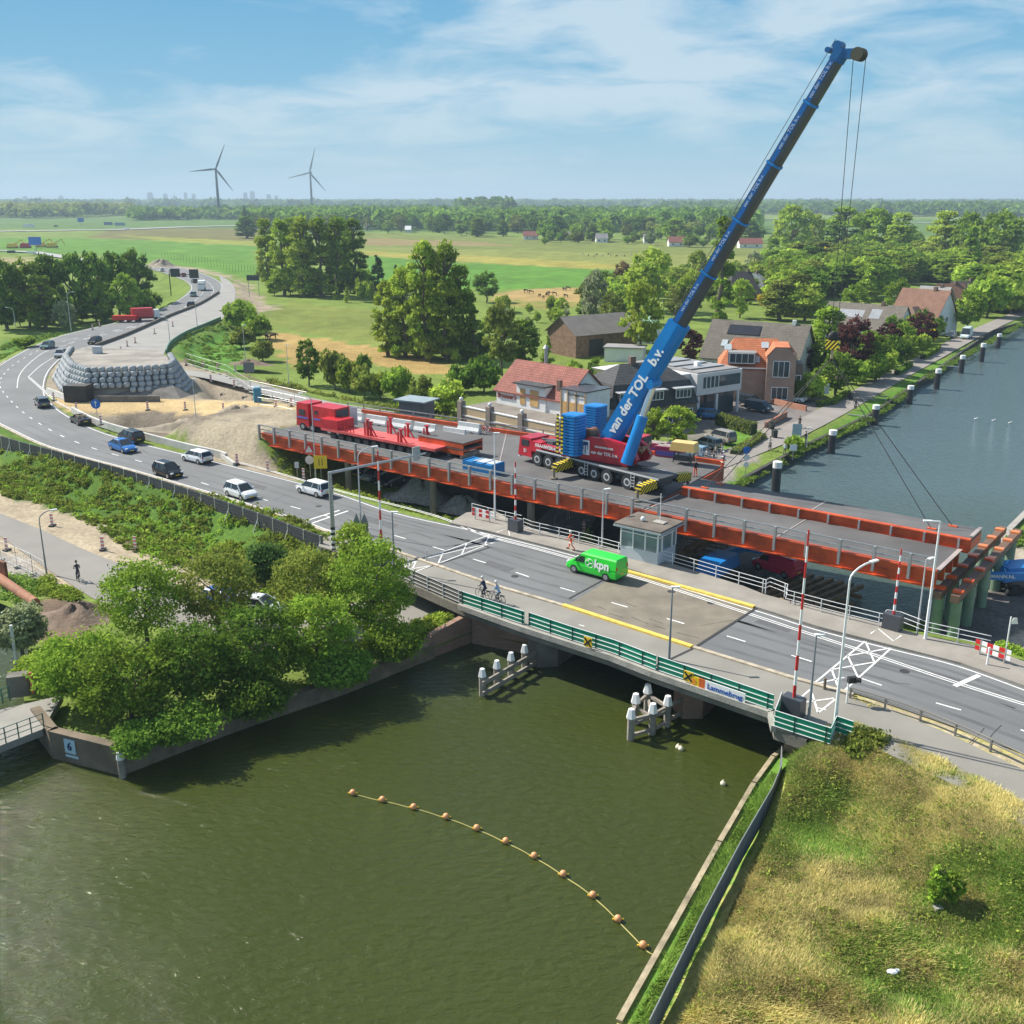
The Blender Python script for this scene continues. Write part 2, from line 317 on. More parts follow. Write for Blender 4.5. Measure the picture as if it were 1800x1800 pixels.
# region colours of the ground itself (grass kinds, sand, soil), edges loosened by noise
def vnoise(x, y, s, seed=0):
    x = x/s+seed*17.3; y = y/s-seed*9.1; xi = np.floor(x); yi = np.floor(y); fx = x-xi; fy = y-yi; fx = fx*fx*(3-2*fx); fy = fy*fy*(3-2*fy)
    hh = lambda a, b: (np.sin(a*127.1+b*311.7+seed)*43758.5453) % 1
    return (hh(xi, yi)*(1-fx)+hh(xi+1, yi)*fx)*(1-fy)+(hh(xi, yi+1)*(1-fx)+hh(xi+1, yi+1)*fx)*fy
C = np.tile(np.array([.16, .22, .045]), (len(X), 1))
far = np.hypot(X, Y)
def region(pix, col, z=-2.4, jit=1.0):
    global C
    poly = [(p.x, p.y) for p in (PX(pix, z) if not isinstance(pix[0], Vector) else pix)]
    j = jit*np.clip(far/120, .5, 6); xx = X+(vnoise(X, Y, 3, 1)-.5)*j*2; yy = Y+(vnoise(X, Y, 3, 2)-.5)*j*2
    C[pip(xx, yy, poly)] = col
GRN = (.1, .2, .03); OLV = (.13, .155, .035); YEL = (.30, .27, .06); TAN = (.36, .255, .10); SAND = (.42, .33, .20); SOIL = (.20, .155, .10); GREY = (.24, .225, .20)
region([(0, 402), (2400, 420), (2400, 388), (-500, 380)], (.10, .17, .04))
region([(200, 402), (455, 401), (455, 427), (150, 418)], (.16, .15, .05))
region([(-600, 425), (100, 418), (300, 424), (455, 432), (455, 490), (300, 464), (150, 446), (-600, 440)], (.105, .215, .03))
region([(215, 414), (455, 424), (455, 433), (300, 425)], (.24, .26, .05))
region([(-400, 455), (60, 452), (60, 470), (-400, 480)], (.30, .26, .12))
region([(635, 410), (1345, 430), (1345, 480), (1100, 466), (900, 452), (635, 430)], (.16, .19, .045))
region([(635, 418), (850, 425), (900, 432), (640, 432)], (.24, .19, .08))
region([(635, 434), (860, 440), (1150, 445), (1345, 452), (1345, 480), (1090, 470), (850, 452), (640, 438)], (.20, .22, .055))
region([(635, 440), (850, 450), (1060, 463), (1100, 470), (1050, 473), (850, 462), (635, 449)], YEL)
region([(635, 450), (850, 463), (1050, 474), (1110, 476), (1030, 505), (880, 508), (640, 505)], (.10, .22, .03))
region([(862, 520), (905, 510), (1000, 505), (1030, 505), (1022, 532), (950, 530), (870, 528)], TAN)
region([(860, 528), (1022, 532), (1010, 545), (880, 540)], (.24, .22, .06))
region([(470, 562), (500, 530), (655, 545), (700, 612), (600, 596), (475, 572)], (.17, .20, .045))
region([(455, 580), (520, 588), (650, 607), (835, 650), (830, 670), (720, 650), (640, 640), (560, 640), (520, 650), (480, 610)], (.36, .25, .09))
region([(310, 610), (400, 570), (420, 600), (440, 640), (380, 640), (310, 630)], (.10, .22, .03), -.5)
region([(300, 640), (440, 645), (520, 680), (560, 700), (500, 700), (400, 660)], SOIL, -1)
region([(270, 463), (330, 462), (400, 478), (440, 500), (480, 535), (430, 545), (415, 520), (405, 490), (350, 474)], (.34, .28, .20), -1)
region([(0, 590), (0, 620), (130, 585), (145, 570), (60, 580)], (.10, .2, .03), -1)
region([(280, 485), (320, 495), (330, 510), (290, 540), (200, 560), (260, 520)], (.14, .2, .035), -1)
region([(80, 640), (340, 640), (450, 690), (550, 712), (560, 745), (480, 770), (470, 800), (380, 800), (250, 765), (150, 735), (90, 715)], (.30, .255, .19), -.5)
region([(170, 728), (430, 732), (450, 790), (380, 798), (250, 765)], (.20, .165, .125), -1)
region(SANDPIX, (.50, .37, .19), 0, .4)
region([(400, 800), (560, 835), (720, 880), (930, 940), (990, 960), (1000, 930), (820, 895), (700, 860), (560, 800), (470, 780)], (.20, .19, .05), -.6)
region([(0, 770), (200, 830), (570, 945), (600, 1000), (560, 1080), (400, 1060), (250, 1000), (100, 900), (0, 850)], (.085, .16, .025), -1.5)
region([(-60, 850), (100, 895), (180, 920), (260, 975), (310, 1010), (330, 1060), (200, 1060), (-60, 960)], (.40, .33, .23), -2.4)
region([(250, 1000), (330, 970), (600, 1060), (500, 1150), (300, 1130)], (.40, .33, .25), -2.4)
region([(-80, 950), (60, 985), (60, 1040), (-80, 1030)], (.34, .31, .27), -2.4)
region([(80, 1050), (160, 1060), (170, 1110), (120, 1150), (70, 1120)], (.16, .115, .08), -2.4)
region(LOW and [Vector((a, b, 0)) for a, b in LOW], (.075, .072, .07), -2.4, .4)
region([(790, 900), (870, 903), (880, 940), (800, 925)], GREY, -.2)
region([(1250, 880), (1340, 790), (1450, 700), (1430, 690), (1250, 760), (1180, 800)], (.28, .25, .22), -2.3)
region([K(-12, -2), K(-12, 17), K(0, 16), K(0, -1), K(10, -2), K(12, -6), K(-2, -8)], (.33, .28, .2), 0, .5)
region([(1130, 700), (1340, 760), (1290, 790), (1080, 740)], (.20, .18, .15), -2.3)
region([(1255, 768), (1330, 745), (1345, 762), (1275, 790)], (.11, .22, .03), -2.3)
region([(1235, 700), (1450, 700), (1430, 735), (1350, 745), (1230, 740)], (.20, .18, .17), -2.3)
region([(1830, 560), (1800, 575), (1650, 655), (1530, 735), (1400, 800), (1300, 860), (1270, 850), (1380, 800), (1500, 725), (1640, 640), (1800, 558)], (.11, .22, .03), -2.3, .3)
region([(1640, 1100), (1661, 1060), (1830, 900), (2300, 800), (2300, 1250), (1830, 1180), (1740, 1140)], (.36, .31, .24), -2.4)
region([(1330, 960), (1330, 1010), (1480, 1050), (1560, 1000), (1480, 960)], (.38, .32, .22), -2.4)
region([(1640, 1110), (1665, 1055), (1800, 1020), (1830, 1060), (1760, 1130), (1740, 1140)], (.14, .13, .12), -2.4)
region([(1765, 955), (1830, 890), (1900, 850), (1990, 860), (1830, 970), (1790, 960)], (.10, .19, .035), -2.4, .3)
# meadow in the corner: straw, green and brown patches
mead = (Y < 62) & (X > 2) & (X < 60)
a = vnoise(X, Y, 5, 3)*.6+vnoise(X, Y, 2, 4)*.4; b = vnoise(X, Y, 9, 5)
q_ = np.clip((a-.25)/.35, 0, 1)[:, None]; mc = np.array([.27, .32, .07])*(1-q_)+np.array([.44, .38, .13])*q_; mc = np.where(((a > .66) & (b > .5))[:, None], np.array([.25, .18, .09]), mc)
C[mead] = mc[mead]
region([(1495, 1222), (1560, 1236), (1660, 1272), (1800, 1336), (1830, 1352), (1830, 1368), (1733, 1322), (1661, 1287), (1589, 1258), (1500, 1228)], (.42, .35, .24), 0, .2)
region(QR[:4]+[Vector((p.x+1.9, p.y-.1, 0)) for p in QR[:4]][::-1], (.12, .24, .035), 0, .2)
f = (.80+.4*vnoise(X, Y, 1.7, 6))*(.88+.24*vnoise(X, Y, 14, 7)); C = np.clip(C*f[:, None], 0, 1)
me = bpy.data.meshes.new('ground'); me.vertices.add(len(X)); me.vertices.foreach_set('co', np.c_[X, Y, Z].ravel())
me.loops.add(len(tri)*3); me.loops.foreach_set('vertex_index', tri.ravel()); me.polygons.add(len(tri)); me.polygons.foreach_set('loop_start', np.arange(0, len(tri)*3, 3)); me.polygons.foreach_set('loop_total', np.full(len(tri), 3))
me.update(); ca = me.color_attributes.new('soil', 'FLOAT_COLOR', 'POINT'); ca.data.foreach_set('color', np.c_[C, np.ones(len(X))].ravel())
gm = bpy.data.materials.new('ground'); gm.use_nodes = True; t = gm.node_tree; bs = t.nodes['Principled BSDF']; bs.inputs['Roughness'].default_value = .95; bs.inputs['Specular IOR Level'].default_value = .1
at = N(t, 'ShaderNodeAttribute', attribute_name='soil'); co = N(t, 'ShaderNodeTexCoord')
no = N(t, 'ShaderNodeTexNoise'); no.inputs['Scale'].default_value = 2.2; no.inputs['Detail'].default_value = 9; no.inputs['Roughness'].default_value = .72; t.links.new(co.outputs['Object'], no.inputs['Vector'])
mr = N(t, 'ShaderNodeMapRange'); mr.inputs['From Min'].default_value = .25; mr.inputs['From Max'].default_value = .75; mr.inputs['To Min'].default_value = .55; mr.inputs['To Max'].default_value = 1.45; t.links.new(no.outputs[0], mr.inputs['Value'])
vm = N(t, 'ShaderNodeVectorMath', operation='SCALE'); t.links.new(at.outputs['Color'], vm.inputs[0]); t.links.new(mr.outputs[0], vm.inputs['Scale']); t.links.new(vm.outputs[0], bs.inputs['Base Color'])
bu = N(t, 'ShaderNodeBump'); bu.inputs['Strength'].default_value = .6; bu.inputs['Distance'].default_value = .25; t.links.new(no.outputs[0], bu.inputs['Height']); t.links.new(bu.outputs[0], bs.inputs['Normal'])
me.materials.append(gm); ground = bpy.data.objects.new('ground', me); COL.objects.link(ground); tag(ground, kind='structure')
me.polygons.foreach_set('use_smooth', [True]*len(me.polygons))
# ---- water
wm = bpy.data.materials.new('water'); wm.use_nodes = True; t = wm.node_tree; bs = t.nodes['Principled BSDF']
bs.inputs['Roughness'].default_value = .05; bs.inputs['IOR'].default_value = 1.33
co = N(t, 'ShaderNodeTexCoord')
wn = N(t, 'ShaderNodeTexNoise'); wn.inputs['Scale'].default_value = .05; wn.inputs['Detail'].default_value = 3; t.links.new(co.outputs['Object'], wn.inputs['Vector'])
rp = N(t, 'ShaderNodeMixRGB'); t.links.new(wn.outputs[0], rp.inputs['Fac']); rp.inputs[1].default_value = (.034, .045, .008, 1); rp.inputs[2].default_value = (.050, .062, .011, 1); sy = N(t, 'ShaderNodeSeparateXYZ'); t.links.new(co.outputs['Object'], sy.inputs[0]); my = N(t, 'ShaderNodeMapRange'); my.inputs['From Min'].default_value = 62; my.inputs['From Max'].default_value = 120; t.links.new(sy.outputs[1], my.inputs['Value']); r2 = N(t, 'ShaderNodeMixRGB'); t.links.new(my.outputs[0], r2.inputs['Fac']); t.links.new(rp.outputs[0], r2.inputs[1]); r2.inputs[2].default_value = (.085, .125, .13, 1); t.links.new(r2.outputs[0], bs.inputs['Base Color'])  # base colour turns blue grey up the canal: sky reflection painted in
mpp = N(t, 'ShaderNodeMapping'); mpp.inputs['Rotation'].default_value = (0, 0, .75); mpp.inputs['Scale'].default_value = (1, 2.0, 1); t.links.new(co.outputs['Object'], mpp.inputs[0])
w1 = N(t, 'ShaderNodeTexNoise'); w1.inputs['Scale'].default_value = 1.25; w1.inputs['Detail'].default_value = 5; w1.inputs['Roughness'].default_value = .55; w1.inputs['Distortion'].default_value = .35; t.links.new(mpp.outputs[0], w1.inputs['Vector'])
w2 = N(t, 'ShaderNodeTexNoise'); w2.inputs['Scale'].default_value = .07; w2.inputs['Detail'].default_value = 2; t.links.new(co.outputs['Object'], w2.inputs['Vector'])
ws = N(t, 'ShaderNodeMapRange'); ws.inputs['From Min'].default_value = .35; ws.inputs['From Max'].default_value = .65; ws.inputs['To Min'].default_value = .5; ws.inputs['To Max'].default_value = .6; t.links.new(w2.outputs[0], ws.inputs['Value'])
bu = N(t, 'ShaderNodeBump'); bu.inputs['Distance'].default_value = .36; t.links.new(ws.outputs[0], bu.inputs['Strength']); t.links.new(w1.outputs[0], bu.inputs['Height']); t.links.new(bu.outputs[0], bs.inputs['Normal'])
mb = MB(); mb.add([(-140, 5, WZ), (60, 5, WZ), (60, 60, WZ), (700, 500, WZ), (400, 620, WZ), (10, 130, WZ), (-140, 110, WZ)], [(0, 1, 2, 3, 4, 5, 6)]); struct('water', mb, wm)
# ---- surfaces
ASPH = M('asphalt', (.150, .153, .153), .85, var=.16, scale=.12, bump=.15, bscale=12, detail=10)
ASPH2 = M('pale asphalt', (.27, .26, .24), .88, var=.12, scale=.25, bump=.15, bscale=10, detail=8)
BIKEA = M('bike path asphalt', (.24, .225, .195), .88, var=.12, scale=.3, bump=.12, bscale=10, detail=8)
DECKA = M('deck asphalt', (.115, .11, .108), .85, var=.28, scale=.22, bump=.12, bscale=14, detail=8)
CONC = M('concrete', (.34, .32, .28), .85, var=.2, scale=.9, bump=.25, detail=8)
CONCD = M('dark concrete', (.17, .155, .13), .9, var=.3, scale=.7, bump=.3, detail=8)
PAVE = M('paving', (.27, .245, .21), .9, var=.15, scale=.5, bump=.2, detail=8)
WHITE = M('road paint', (.74, .73, .70), .7, var=.14, scale=2.5, detail=6)
YELP = M('yellow paint', (.72, .50, .10), .7, var=.16, scale=2, detail=6)
mb = MB(); mb.sheet(RS+RN[::-1], 0); struct('road', mb, ASPH)
mb = MB(); mb.sheet(NEWR, .012); struct('unopened_road', mb, ASPH2)
mb = MB(); ribbon(mb, RAMP, 3.9, .016); struct('detour_road', mb, ASPH2)
mb = MB(); mb.prism(BIKE_I+BIKE_O[::-1], -.12, .02); struct('cycle_path', mb, BIKEA)
mb = MB(); mb.prism(WALK_I+WALK_O[::-1], -.12, .14); struct('pavement', mb, PAVE)
mb = MB(); mb.sheet(PATH_L+PATH_R, -2.40); struct('underpass_road', mb, M('underpass asphalt', (.23, .215, .19), .9, var=.1, scale=.25, bump=.12, bscale=8, detail=8))
mb = MB(); ribbon(mb, CANROAD, 4.6, -2.2); struct('canalside_road', mb, M('brick road', (.25, .225, .20), .9, var=.1, scale=.3, bump=.1, bscale=9, detail=8))
# kerbs
mb = MB(); k = PX([(560, 931), (690, 968), (872, 1031), (992, 1066)])
for a, b in zip(k, k[1:]): mb.beam(a+Vector((0, 0, .03)), b+Vector((0, 0, .03)), .35, .2)
k = PX([(1219, 1139), (1397, 1194), (1500, 1222)])
for a, b in zip(k, k[1:]): mb.beam(a+Vector((0, 0, .03)), b+Vector((0, 0, .03)), .35, .2)
k = [p for p in RS if p.x < G(560, 931).x and p.y < 200]
for a, b in zip(k, k[1:]): mb.beam(a+Vector((0, 0, .01)), b+Vector((0, 0, .01)), .3, .12)
struct('kerb', mb, M('kerb stone', (.42, .36, .27), .9, var=.35, scale=1.6, detail=6))
# worn steel and concrete leaf of the lifting bridge
LEAF = PX([(1102, 1000), (1328, 1068), (1216, 1139), (994, 1066)]); mb = MB(); mb.sheet(LEAF, .006)
struct('bridge_leaf_surface', mb, M('worn bridge surface', (.19, .165, .125), .85, var=.22, scale=.5, bump=.2, detail=10))
mb = MB(); a, b = G(1328, 1068, .012), G(1136, 1170+0, .012)
ribbon(mb, PX([(1340, 1062), (1216, 1141), (1150, 1172)], .03), .22, .03); ribbon(mb, PX([(1090, 1003), (1000, 1052), (1035, 1040)][:2], .03), .14, .03)
ribbon(mb, PX([(860, 962), (735, 1003), (700, 1015)], .03), .18, .024)
for q in ((1070, 1078, 1096, 1086), (1110, 1085, 1140, 1097), (1065, 1100, 1110, 1113), (1142, 1088, 1165, 1096), (1130, 1113, 1180, 1127), (1160, 1133, 1215, 1148-12), (1190, 1112, 1230, 1122), (1050, 1066, 1065, 1072), (1100, 1060, 1118, 1067), (1150, 1100, 1170, 1106)):
    ribbon(mb, [G(q[0], q[1]), G(q[2], q[3])], .07, .010)
struct('joint', mb, M('joint rubber', (.035, .035, .035), .8))
TRK = M('tyre polished asphalt', (.122, .124, .124), .75, var=.2, scale=.3, detail=10); mb = MB()
def shf(L, o):
    out = []
    for i, p in enumerate(L):
        d = (L[min(i+1, len(L)-1)]-L[max(i-1, 0)]).normalized(); out.append(p+Vector((-d.y, d.x, 0))*o)
    return out
for o in (1.35, 3.05): ribbon(mb, shf([p for p in RN if p.x > -60][:-20], o), .42, .003)
for o in (-1.5, -3.1, -4.9, -6.4): ribbon(mb, shf([p for p in RS if p.x > -70 and p.y < 170], o), .4, .003)
struct('tyre_tracks', mb, TRK)
mb = MB()
for q in ([(1640, 1180), (1690, 1195), (1680, 1203), (1630, 1187)], [(1340, 1085), (1400, 1102), (1385, 1112), (1325, 1094)], [(640, 905), (700, 922), (690, 930), (628, 912)], [(860, 985), (905, 999), (893, 1006), (848, 992)], [(430, 845), (470, 856), (462, 862), (422, 850)]): mb.sheet(PX(q), .005)
struct('road_patch', mb, M('patched asphalt', (.105, .105, .108), .9, var=.15, scale=2))
mb = MB()
for q in ([(1760, 1275), (1745, 1290), (1738, 1300)], [(1700, 1330-20), (1722, 1290), (1730, 1280)], [(1550, 1190), (1570, 1200), (1600, 1203)], [(1440, 1130), (1470, 1142), (1490, 1143)], [(700, 940), (730, 935), (760, 948)], [(480, 880), (500, 870), (530, 880)], [(250, 790), (262, 800), (290, 803)], [(1230, 1100), (1290, 1090), (1320, 1096)]): ribbon(mb, PX(q), .05, .007)
for q in ((1250, 1060), (1180, 1040), (820, 950), (905, 1013), (1590, 1180), (560, 890)): p = G(*q); mb.cyl(Vector((p.x, p.y, .004)), Vector((p.x, p.y, .008)), .33, n=14)
struct('crack', mb, MATS['joint rubber'])
# ---- markings
mb = MB()
CL = smooth_line(PX([(1830, 1247), (1690, 1203), (1500, 1139), (1380, 1100), (1142, 1022), (955, 968), (850, 940), (760, 905), (600, 864), (470, 826), (330, 789), (190, 745), (110, 712), (70, 680), (52, 664)]), 6)
for off in (-.14, .14):
    pts = []
    for i, p in enumerate(CL):
        d = (CL[min(i+1, len(CL)-1)]-CL[max(i-1, 0)]).normalized(); pts.append(p+Vector((-d.y, d.x, 0))*off)
    ribbon(mb, pts, .11, .009)
ribbon(mb, smooth_line(PX([(52, 664), (40, 690), (70, 715), (110, 738)]), 6)[:1]+smooth_line(PX([(50, 662), (75, 640), (110, 620), (130, 612)]), 6), .12, .009)
ribbon(mb, smooth_line(PX([(30, 682), (34, 660), (50, 640), (80, 618), (118, 606)]), 6), .12, .009)
def shifted(L, o):
    out = []
    for i, p in enumerate(L):
        d = (L[min(i+1, len(L)-1)]-L[max(i-1, 0)]).normalized(); out.append(p+Vector((-d.y, d.x, 0))*o)
    return out
RNx = [p for p in RN if p.x < G(100, 700).x or True]
ribbon(mb, shifted(RN, .35)[:-6], .13, .009)
rsl = shifted(RS, -.4); ribbon(mb, [p for p in rsl if p.x < G(642, 953).x], .13, .009)
lane = smooth_line(PX([(1840, 1300), (1735, 1262), (1604, 1223), (1430, 1164), (1317, 1130), (1150, 1078), (985, 1033), (900, 1004), (730, 952), (545, 899), (375, 855), (260, 815), (170, 790), (100, 762), (45, 728), (15, 700), (0, 678), (5, 660), (30, 637), (75, 612), (115, 599), (165, 588), (230, 575)]), 6)
dashes(mb, [p for p in lane if not (G(1000, 1040).x < p.x < G(1290, 1120).x)], .14, .009, 1.5, 3.5)
l2 = smooth_line(PX([(120, 604), (165, 592), (225, 578), (290, 560), (340, 541), (368, 522), (375, 508), (360, 492), (330, 482), (280, 472)]), 5); dashes(mb, l2, .2, .009, 3, 4)
l3 = smooth_line(PX([(200, 582), (280, 560), (325, 540), (350, 522), (358, 508), (345, 494), (310, 482)]), 5); dashes(mb, l3, .2, .009, 3, 4)
bl = smooth_line(PX([(560, 946), (690, 985), (900, 1062), (1100, 1124), (1300, 1195), (1420, 1240), (1515, 1262), (1600, 1293), (1690, 1326), (1780, 1368), (1840, 1400)]), 5); dashes(mb, bl, .1, .03, .6, 3.2)
def seg(a, b, wd=.2, z=.011): ribbon(mb, [G(*a), G(*b)], wd, z)
seg((1678, 1206), (1721, 1187), .34); seg((530, 918), (597, 897), .22); seg((548, 920), (612, 898), .22)
# zig-zag crosses under the barriers
def zig(pA, pB, n, wid, z=.012):
    for row in (0, 1): pass
    for i in range(n):
        a0 = pA[0].lerp(pA[1], i/n); a1 = pA[0].lerp(pA[1], (i+1)/n); b0 = pB[0].lerp(pB[1], i/n); b1 = pB[0].lerp(pB[1], (i+1)/n)
        for u_, v_ in ((a0, b1), (b0, a1)): ribbon(mb, [u_, v_], wid, z)
        ribbon(mb, [a1, b1], wid, z)
def lines(L_, wd, z):
    for a, b in L_: ribbon(mb, [G(*a), G(*b)], wd, z)
lines([((1429, 1203), (1521, 1127)), ((1521, 1127), (1537, 1164)), ((1429, 1203), (1484, 1191)), ((1490, 1153), (1508, 1190)), ((1462, 1177), (1537, 1164)), ((1490, 1153), (1567, 1139)), ((1567, 1139), (1483, 1215)), ((1462, 1177), (1472, 1205))], .13, .012)
lines([((1398, 1235), (1425, 1212)), ((1398, 1237), (1466, 1228)), ((1425, 1212), (1438, 1254)), ((1438, 1254), (1468, 1230))], .13, .034)
lines([((747, 982), (861, 940)), ((770, 991), (845, 962)), ((845, 962), (880, 948)), ((747, 982), (817, 965)), ((780, 969), (770, 991)), ((820, 956), (812, 974)), ((861, 940), (851, 960)), ((817, 965), (870, 954))], .11, .012)
lines([((699, 1003), (732, 986)), ((701, 1004), (758, 995)), ((732, 986), (721, 1009)), ((721, 1009), (758, 995))], .12, .034)
ribbon(mb, [G(1530, 1117), G(1543, 1108), G(1570, 1130), G(1584, 1120)], .12, .147); ribbon(mb, [G(873, 938), G(893, 931), G(896, 944), G(914, 936)], .12, .147)
r_ = PX([(1000, 1008+0), (1030, 1012)]);
struct('road_markings', mb, WHITE)
mb = MB()
for a, b in (((990, 1064), (1216, 1137)), ((1098, 1003), (1326, 1067))): mb.beam(G(*a, .06), G(*b, .06), .42, .2)
struct('yellow_kerb', mb, YELP)
# ---- haze
mb = MB(); mb.box((1500, 6600, 60), (14000, 13800, 140))
hm = bpy.data.materials.new('haze'); hm.use_nodes = True; t = hm.node_tree; t.nodes.clear()
pv = N(t, 'ShaderNodeVolumePrincipled'); pv.inputs['Color'].default_value = (.62, .78, .93, 1); pv.inputs['Density'].default_value = 0.00016; pv.inputs['Anisotropy'].default_value = .1
om = N(t, 'ShaderNodeOutputMaterial'); t.links.new(pv.outputs[0], om.inputs['Volume'])
hz_o = mb.build('haze', hm); tag(hz_o, kind='stuff', label='pale blue haze over the polder towards the horizon', cat='haze')
S.cycles.volume_bounces = 0; S.cycles.max_bounces = 6; S.cycles.transparent_max_bounces = 12
# ================================================================ vegetation
def leaf_mat(name, c, c2=None, trans=.38):
    m = bpy.data.materials.new(name); m.use_nodes = True; t = m.node_tree; t.nodes.clear()
    at = N(t, 'ShaderNodeAttribute', attribute_name='tint'); sp = N(t, 'ShaderNodeSeparateColor'); t.links.new(at.outputs['Color'], sp.inputs[0])
    mx = N(t, 'ShaderNodeMixRGB'); t.links.new(sp.outputs[1], mx.inputs['Fac']); mx.inputs[1].default_value = (*c, 1); mx.inputs[2].default_value = (*(c2 or [x*1.5 for x in c]), 1)
    oi = N(t, 'ShaderNodeObjectInfo'); mr = N(t, 'ShaderNodeMapRange'); mr.inputs['To Min'].default_value = .72; mr.inputs['To Max'].default_value = 1.3; t.links.new(oi.outputs['Random'], mr.inputs['Value'])
    mm = N(t, 'ShaderNodeMath', operation='MULTIPLY'); t.links.new(sp.outputs[0], mm.inputs[0]); t.links.new(mr.outputs[0], mm.inputs[1])
    vm = N(t, 'ShaderNodeVectorMath', operation='SCALE'); t.links.new(mx.outputs[0], vm.inputs[0]); t.links.new(mm.outputs[0], vm.inputs['Scale'])
    d = N(t, 'ShaderNodeBsdfDiffuse'); t.links.new(vm.outputs[0], d.inputs[0]); tr = N(t, 'ShaderNodeBsdfTranslucent'); t.links.new(vm.outputs[0], tr.inputs[0])
    ms = N(t, 'ShaderNodeMixShader'); ms.inputs[0].default_value = trans; t.links.new(d.outputs[0], ms.inputs[1]); t.links.new(tr.outputs[0], ms.inputs[2])
    o = N(t, 'ShaderNodeOutputMaterial'); t.links.new(ms.outputs[0], o.inputs[0]); return m
LM = {'dark': leaf_mat('dark leaves', (0.105, 0.199, 0.032), (0.202, 0.316, 0.043)), 'mid': leaf_mat('green leaves', (0.185, 0.308, 0.036), (0.316, 0.432, 0.058)),
      'light': leaf_mat('light leaves', (0.270, 0.398, 0.050), (0.420, 0.511, 0.075)), 'yel': leaf_mat('yellow green leaves', (.25, .35, .045), (.40, .46, .065)),
      'gold': leaf_mat('golden leaves', (0.570, 0.469, 0.037), (0.750, 0.568, 0.050)), 'olive': leaf_mat('olive leaves', (.17, .23, .04), (.29, .32, .065)),
      'silver': leaf_mat('silvery leaves', (0.255, 0.298, 0.150), (0.390, 0.426, 0.237)), 'purple': leaf_mat('purple leaves', (0.068, 0.031, 0.033), (0.135, 0.050, 0.044)),
      'blue': leaf_mat('conifer needles', (0.068, 0.135, 0.037), (0.120, 0.199, 0.050)), 'straw': leaf_mat('straw grass', (.46, .40, .145), (.58, .51, .22), .35),
      'lush': leaf_mat('lush grass', (.17, .28, .05), (.27, .38, .075), .35), 'brown': leaf_mat('brown weeds', (0.300, 0.185, 0.088), (0.405, 0.284, 0.125))}
BARK = M('bark', (.16, .125, .09), .9, var=.3, scale=3, bump=.4)
def leaves(name, P, size, nrm, tint, mat, parent=None, elong=1.5, seed=0):
    rg = np.random.default_rng(seed+len(P)); n = len(P); P = np.asarray(P, float)
    q = rg.normal(size=(n, 3)); q /= np.linalg.norm(q, axis=1)[:, None]+1e-9
    nn = nrm*.6+q*.9; nn /= np.linalg.norm(nn, axis=1)[:, None]+1e-9
    a = np.cross(nn, rg.normal(size=(n, 3))); a /= np.linalg.norm(a, axis=1)[:, None]+1e-9; b = np.cross(nn, a)
    s = np.asarray(size).reshape(-1, 1)*np.ones((n, 1)); a = a*s*.5*elong; b = b*s*.5
    V = np.stack([P-a, P-b*.9+a*.1, P+a, P+b*.9-a*.1], 1).reshape(-1, 3)
    me = bpy.data.meshes.new(name); me.vertices.add(4*n); me.vertices.foreach_set('co', V.ravel()); me.loops.add(4*n); me.loops.foreach_set('vertex_index', np.arange(4*n))
    me.polygons.add(n); me.polygons.foreach_set('loop_start', np.arange(0, 4*n, 4)); me.polygons.foreach_set('loop_total', np.full(n, 4)); me.update()
    c = np.c_[tint, np.zeros(n), np.ones(n)]; ca = me.color_attributes.new('tint', 'FLOAT_COLOR', 'POINT'); ca.data.foreach_set('color', np.repeat(c, 4, 0).ravel())
    me.materials.append(mat); o = bpy.data.objects.new(name, me); COL.objects.link(o); o.parent = parent; return o
